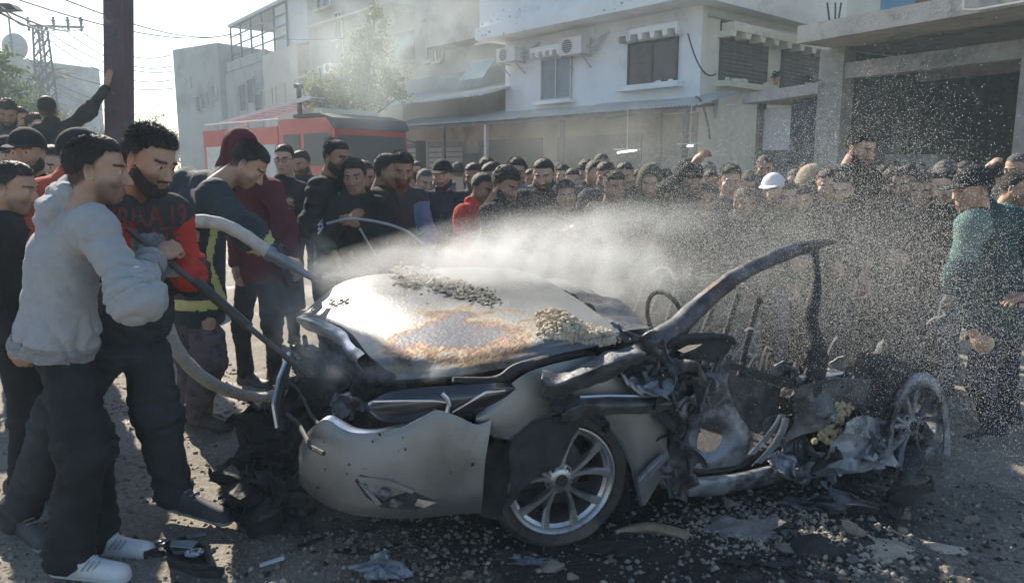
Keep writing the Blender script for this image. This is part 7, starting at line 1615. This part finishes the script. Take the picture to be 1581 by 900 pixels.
# gravel too small to pick apart
def scatter(name, n, fn, mt, rmin, rmax, label, seed, sq=.7):
    rg = random.Random(seed); V = []; F_ = []
    t_ = [(1, 1, 1), (-1, -1, 1), (-1, 1, -1), (1, -1, -1)]; oc = [(1, 0, 0), (-1, 0, 0), (0, 1, 0), (0, -1, 0), (0, 0, 1), (0, 0, -1)]; of = [(0, 2, 4), (2, 1, 4), (1, 3, 4), (3, 0, 4), (2, 0, 5), (1, 2, 5), (3, 1, 5), (0, 3, 5)]
    for k in range(n):
        x, y = fn(rg); r_ = rmin+(rmax-rmin)*rg.random()**3; b0 = len(V); a = rg.uniform(0, 6.3); ca, sa = math.cos(a), math.sin(a)
        z0 = r_*.15
        for q in oc:
            f1 = rg.uniform(.6, 1.3); X, Y, Z = q[0]*r_*f1, q[1]*r_*f1*rg.uniform(.6, 1), q[2]*r_*sq*f1; V.append((x+X*ca-Y*sa, y+X*sa+Y*ca, z0+Z))
        F_ += [tuple(i+b0 for i in q) for q in of]
    V = np.array(V); V[:, 2] += ground_h(V[:, 0], V[:, 1]); return tag(mobj(name, V, np.array(F_, dtype=np.int32), mt), label, 'gravel', kind='stuff')
scatter('gravel', 14000, lambda r: (r.uniform(-3.2, 4.2), 2.0+4.2*r.random()**1.3), m_st2, .003, .022, 'grey gravel and grit strewn over the whole ground', 1)
scatter('gravel', 5000, lambda r: (r.uniform(-2.8, 4.2), 2.0+4.2*r.random()**1.2), m_st, .003, .022, 'pale chips of plaster and limestone strewn over the ground', 2)
def z1(r): p = PG(r.gauss(1150, 65), r.gauss(812, 24)); return p[0], p[1]
scatter('gravel', 900, z1, m_st, .005, .022, 'patch of pale broken plaster under the sill of the wreck', 3)
def z2(r): u = r.gauss(1270, 70); p = PG(u, 835+(u-1270)*.25+r.gauss(0, 22)); return p[0], p[1]
scatter('gravel', 1100, z2, m_st, .005, .024, 'band of pale rubble between the wheel and the lower right corner', 4)
def z3(r): p = PG(r.uniform(350, 760), r.uniform(820, 896)); return p[0], p[1]
scatter('gravel', 900, z3, mat('brown chips', (.16, .12, .09), (.32, .26, .20), 10, .9, bump=.5), .004, .020, 'brown chips below the bumper', 5)
scatter('cinders', 2500, lambda r: (r.gauss(.9, 1.0), r.gauss(3.1, .6)), m_soot, .004, .022, 'black cinders and melted crumbs around and under the wreck', 6)
def z5(r): p = PG(r.gauss(1255, 60), r.gauss(835, 26)); return p[0], p[1]
scatter('cinders', 1300, z5, m_soot, .006, .026, 'heap of black cinders mixed in the rubble at the right', 7)
# ridge of earth : low mounds
def mound(u, v, w, d, h_, mt, lab, seed):
    c = PG(u, v); n = 26; uu = np.linspace(-1, 1, n); U, V_ = np.meshgrid(uu, uu, indexing='ij'); P = np.stack([c[0]+U*w, c[1]+V_*d, U*0], -1); r_ = np.sqrt(U**2+V_**2)
    hgt = h_*np.clip(1-r_, 0, 1)**.8*(1+.9*fbm(P*9+seed, 3))-.01; P[..., 2] = np.where(r_ < 1, np.maximum(hgt, -.01), -.02)+ground_h(P[..., 0], P[..., 1]); idx = np.arange(n*n).reshape(n, n)
    q = np.stack([idx[:-1, :-1], idx[1:, :-1], idx[1:, 1:], idx[:-1, 1:]], -1).reshape(-1, 4); o = mobj('earth_mound', P.reshape(-1, 3), q, mt, smooth=False); return tag(o, lab, 'mound', kind='stuff')
mound(1160, 815, .34, .16, .05, m_st2, 'low mound of crumbled plaster under the sill', 1); mound(1270, 845, .30, .12, .05, m_soot, 'low mound of black cinders at the right', 2); mound(1390, 850, .40, .12, .03, m_st, 'low ridge of pale earth in the sun at the right', 3); mound(640, 850, .5, .10, .02, m_soot, 'low smear of black crumbs under the bumper', 4)
def scrap(name, lab, u, v, z, size, mt, seed, sq=(1, 1, .5), n=20, rough_=.3):
    p = PG(u, v); o = crumple('x', (0, 0, 0), (size,)*3, mt, seed, n=n, rough_=rough_); o.parent = None; o.name = name; V = np.array([q.co[:] for q in o.data.vertices])*np.array(sq); V[:, 2] -= V[:, 2].min(); o.data.vertices.foreach_set('co', V.astype(np.float32).ravel()); o.data.update(); o.location = (p[0], p[1], z-.01); return tag(o, lab, 'scrap')
scrap('charred_scrap', 'long charred black lump with an upright jagged end on the right', 1400, 800, 0, .30, m_soot, 701, (1.2, .7, .6)); scrap('charred_scrap', 'upright jagged end of charred debris left of the sunlit strip', 1376, 785, 0, .15, m_soot, 702, (.7, .7, 1.2))
scrap('charred_scrap', 'black shell shaped scrap at the bottom right of the wheel', 1168, 872, 0, .15, m_soot, 703, (1.5, .8, .5)); scrap('charred_scrap', 'small crumpled black scrap below the torn sill', 1310, 765, 0, .13, m_soot, 704); scrap('charred_scrap', 'dark tangled scrap under the torn side', 1285, 790, 0, .22, m_burn, 705, (1.5, .8, .5)); scrap('charred_scrap', 'black scrap in the cinders above the largest lump', 1215, 828, 0, .14, m_soot, 706)
scrap('plastic_scrap', 'torn sheet of grey black plastic lying at the bottom, right of the wheel', 985, 850, 0, .26, m_soot, 707, (1.7, .7, .15)); scrap('metal_scrap', 'bent pale metal offcut at the bottom edge below the bumper', 590, 888, 0, .16, m_ash, 708, (1, .7, .6)); scrap('metal_scrap', 'flat greyish flake left of the plaster clump', 818, 868, 0, .12, m_ash, 709, (1.5, .6, .3))
scrap('metal_scrap', 'torn pale sheet leaning behind the rear wheel', 1500, 660, 0, .3, mat('dirty pale sheet', (.22, .20, .16), (.38, .34, .28), 5, .8), 710, (.7, .5, 1.1), rough_=.15)
# long wooden offcut right of the wheel
a = [PG(950, 828), PG(985, 822), PG(1015, 822), PG(1062, 834)]; c_ = sum(a)/4; m = MB(); P = crom([p-c_+A3(0, 0, .02) for p in a], 14)
for k in range(13):
    w0, w1 = [.020*min(1, .35+x*.1) for x in (k, k+1)]; p, q = P[k], P[k+1]
m.tube(P, [.010+.016*math.sin(min(1, k/6)*1.57) for k in range(14)], 6); o = m.build('wood_offcut', mat('old wood', (.20, .15, .09), (.34, .27, .18), 18, .9, bump=.6)); o.location = tuple(c_); tag(o, 'long pale wooden offcut lying right of the front wheel', 'wood')
# broken headlamp housing at the lower left
p = PG(298, 868); t = thing('lamp_housing', 'broken black headlamp housing with a torn lens lying between the trainers and the bumper', 'headlamp', tuple(p), -.6)
m = MB(); m.prism([(-.17, -.03), (-.12, .05), (.02, .045), (.15, -.02), (.12, -.07), (-.05, -.08)], 0, .035, axis='z'); m.build('housing', m_soot, t)
m = MB()
for (a, b) in (((-.17, -.03), (-.12, .05)), ((-.12, .05), (.02, .045)), ((.02, .045), (.15, -.02)), ((.15, -.02), (.12, -.07)), ((-.05, -.08), (.12, -.07))): m.bar((*a, .04), (*b, .055), .012, .02)
m.build('rim', m_black, t)
for k, (x, y, s_) in enumerate(((-.06, .0, .045), (.03, -.01, .035))): m = MB(); m.lathe([(.001, .037), (s_, .042), (s_*1.1, .06), (s_*1.15, .06)], 18, (x, y, 0), axis='z'); m.build('reflector', m_chr if k else m_ash, t)
m = MB(); m.add([(-.15, .0, .06), (-.02, .04, .075), (.0, .0, .07), (-.1, -.04, .065), (-.15, .0, .055), (-.02, .04, .07), (.0, .0, .065), (-.1, -.04, .06)], [(0, 3, 2, 1), (4, 5, 6, 7), (0, 1, 5, 4), (1, 2, 6, 5), (2, 3, 7, 6), (3, 0, 4, 7)]); m.build('lens', glassmat('scratched lens', (.30, .32, .34), .25), t)
m = MB(); m.bar((.12, -.05, .02), (.22, -.01, .03), .04, .03); m.build('bracket', m_soot, t); m = MB(); m.bar((-.14, -.02, .02), (-.20, -.10, .02), .03, .03); m.build('bracket', m_soot, t)
for k, (u, v, L_, lab) in enumerate(((262, 838, .30, 'thin grey trim strip behind the headlamp housing'), (480, 842, .12, 'short dark stick below the bumper'), (930, 822, .3, 'flat black strip beside the wooden offcut'), (420, 872, .1, 'small white shard at the bottom left of the bumper'))):
    p = PG(u, v); a = rq.uniform(-.6, .6); m = MB(); m.bar((-L_/2, 0, .012), (L_/2, 0, .02), .02, .008); o = m.build('trim_strip', [m_ash, m_soot, m_soot, m_wst][k]); o.location = tuple(p); o.rotation_euler = (0, 0, a); tag(o, lab, 'strip')
# ================================================================== WATER, SMOKE, HAZE
def vol(name, label, c, r, dens, nsc, lo, hi, col=(.9, .93, .95), rot=(0, 0, 0), an=.3, edge=1.2, stretch=(1, 1, 1)):
    m = bpy.data.materials.new(name.replace('_', ' ')+' volume'); m.use_nodes = True; nt = m.node_tree; nt.nodes.remove(nt.nodes['Principled BSDF']); L = nt.links.new
    pv = nt.nodes.new('ShaderNodeVolumePrincipled'); pv.inputs['Color'].default_value = (*col, 1); pv.inputs['Anisotropy'].default_value = an; L(pv.outputs[0], nt.nodes['Material Output'].inputs['Volume'])
    tc = nt.nodes.new('ShaderNodeTexCoord'); ln = nt.nodes.new('ShaderNodeVectorMath'); ln.operation = 'LENGTH'; L(tc.outputs['Object'], ln.inputs[0])
    fo = nt.nodes.new('ShaderNodeMapRange'); fo.inputs[1].default_value = 1.0; fo.inputs[2].default_value = 0.0; L(ln.outputs[1], fo.inputs[0])
    pw = nt.nodes.new('ShaderNodeMath'); pw.operation = 'POWER'; L(fo.outputs[0], pw.inputs[0]); pw.inputs[1].default_value = edge
    mp = nt.nodes.new('ShaderNodeMapping'); mp.inputs['Scale'].default_value = tuple(r[i]*stretch[i] for i in range(3)); L(tc.outputs['Object'], mp.inputs[0])
    n = nt.nodes.new('ShaderNodeTexNoise'); n.inputs['Scale'].default_value = nsc; n.inputs['Detail'].default_value = 4; n.inputs['Roughness'].default_value = .6; n.inputs['Distortion'].default_value = .6; L(mp.outputs[0], n.inputs[0])
    mr = nt.nodes.new('ShaderNodeMapRange'); mr.inputs[1].default_value = lo; mr.inputs[2].default_value = hi; L(n.outputs[0], mr.inputs[0])
    a = nt.nodes.new('ShaderNodeMath'); a.operation = 'MULTIPLY'; L(pw.outputs[0], a.inputs[0]); L(mr.outputs[0], a.inputs[1]); b = nt.nodes.new('ShaderNodeMath'); b.operation = 'MULTIPLY'; b.inputs[1].default_value = dens; L(a.outputs[0], b.inputs[0]); L(b.outputs[0], pv.inputs['Density'])
    me = rawmesh(name, *ICO, [m]); o = inst(name, me, None, tuple(c), rot, tuple(r)); return tag(o, label, 'smoke' if 'smoke' in name else 'spray', kind='stuff')
mbi = MB(); mbi.lathe([(.001, -1)]+[(math.cos(a), math.sin(a)) for a in np.linspace(-1.4, 1.4, 9)]+[(.001, 1)], 16, axis='z'); ICO = (mbi.v, mbi.f)
# drops: thrown from the nozzle, spread by the fan and pulled down
def drops(name, n, label, seed, d0, d1, el, els, az, azs, r0, r1, fall=.05, tail=.0):
    rg = np.random.RandomState(seed); d = d0+(d1-d0)*rg.rand(n)**.75; e = np.radians(el+els*(rg.rand(n)+rg.rand(n)-1)*1.9); a = np.radians(az+azs*rg.normal(size=n))
    p = NOZ+np.stack([d*np.cos(e)*np.cos(a), d*np.cos(e)*np.sin(a), d*np.sin(e)-fall*d*d-tail*np.abs(rg.normal(size=n))*np.clip(d-1.2, 0, None)], -1)
    p += rg.normal(size=p.shape)*.015*d[:, None]; ok = p[:, 2] > .02; p = p[ok]; n = len(p); r_ = (r0+(r1-r0)*rg.rand(n)**2.2)*(.6+.25*d[ok])
    t_ = np.array([(1, 1, 1), (-1, -1, 1), (-1, 1, -1), (1, -1, -1)], float)*.62; A_ = rg.normal(size=(n, 3, 3)); Q_, _ = np.linalg.qr(A_); V = np.einsum('nij,kj->nki', Q_, t_)*r_[:, None, None]; V[:, :, 2] *= 1.5; V += p[:, None, :]
    F_ = (np.arange(n)*4)[:, None, None]+np.array([(0, 1, 2), (0, 3, 1), (0, 2, 3), (1, 3, 2)])[None]; o = mobj(name, V.reshape(-1, 3), F_.reshape(-1, 3).astype(np.int32), m_drop, smooth=True); return tag(o, label, 'water spray', kind='stuff')
m_drop = bpy.data.materials.new('water drops'); m_drop.use_nodes = True; nt_ = m_drop.node_tree; pb_ = nt_.nodes['Principled BSDF']; pb_.inputs['Base Color'].default_value = (.93, .95, .96, 1); pb_.inputs['Roughness'].default_value = .25; pb_.inputs['Specular IOR Level'].default_value = .8
tr = nt_.nodes.new('ShaderNodeBsdfTranslucent'); tr.inputs[0].default_value = (.97, .97, .95, 1); mxs = nt_.nodes.new('ShaderNodeMixShader'); mxs.inputs[0].default_value = .65; nt_.links.new(pb_.outputs[0], mxs.inputs[1]); nt_.links.new(tr.outputs[0], mxs.inputs[2]); nt_.links.new(mxs.outputs[0], nt_.nodes['Material Output'].inputs[0])
drops('water_drops', 190000, 'dense fan of fine drops shooting from the hose nozzle over the hood', 1, .05, 3.5, 9, 10, -3, 7, .0005, .0013, .03, .03)
drops('water_drops', 110000, 'cloud of drops falling over the cabin and rear of the wreck', 2, 1.0, 4.6, 6, 7, 1, 8, .0005, .0014, .03, .20)
drops('water_drops', 6000, 'larger single drops thrown high and wide at the right', 3, 1.6, 4.8, 8, 6, -6, 10, .0007, .0016, .035, .28)
ax = -4*math.pi/180
vol('spray_mist', 'white mist body of the water jet over the hood', NOZ+A3(1.05, -.02, .16), (1.25, .26, .22), 6, 6, .36, .72, (.93, .97, 1), (0, R(-9), 0), .55, .8, (.5, 1, 1))
vol('spray_mist', 'broad pale mist over the windscreen and cabin', NOZ+A3(2.1, -.1, .12), (1.7, .6, .55), .3, 3, .25, .75, (.94, .96, .95), (0, R(-4), 0), .5, 1.0)
p = PY(860, 415, 4.15); vol('spray_mist', 'bright warm white heart of the spray over the windscreen', p, (.95, .28, .24), 8, 6, .38, .70, (.93, .97, 1), (0, R(2), 0), .5, .9)
p = PY(930, 470, 4.1); vol('smoke', 'white steam rising behind the heap of dirt on the hood', p, (.46, .30, .28), 8, 4, .4, .75, (.95, .95, .93), an=.4)
p = PY(520, 545, 3.3); vol('smoke', 'grey smoke curling out of the engine bay', p, (.34, .22, .30), 6, 7, .45, .75, (.75, .85, .92))
p = PY(615, 575, 2.98); vol('smoke', 'thin pale smoke along the lower edge of the hood', p, (.38, .08, .06), 12, 10, .42, .72, (.85, .88, .9))
p = PY(455, 450, 3.95); vol('smoke', 'bluish smoke round the hose nozzle', p, (.36, .30, .42), 3.2, 5, .42, .75, (.72, .84, .9))
p = PY(600, 70, 18); vol('smoke', 'drifting blue smoke in front of the beige apartment block', p, (3.4, 2., 2.2), .46, .55, .38, .75, (.78, .88, .93), an=.4)
p = PY(950, 215, 11); vol('smoke', 'pale drifting smoke before the white house and awning', p, (2.4, 1.5, .8), .3, .8, .35, .8, (.88, .92, .92), an=.4)
# ---- the air between
hm = bpy.data.materials.new('haze air'); hm.use_nodes = True; nt_ = hm.node_tree; nt_.nodes.remove(nt_.nodes['Principled BSDF']); pv = nt_.nodes.new('ShaderNodeVolumePrincipled'); pv.inputs['Color'].default_value = (.72, .88, .97, 1); pv.inputs['Density'].default_value = .003; pv.inputs['Anisotropy'].default_value = .2
nt_.links.new(pv.outputs[0], nt_.nodes['Material Output'].inputs['Volume'])
tag(MB().box(-75, 60, -8, 95, -1, 17.5).build('haze', hm), kind='stuff')
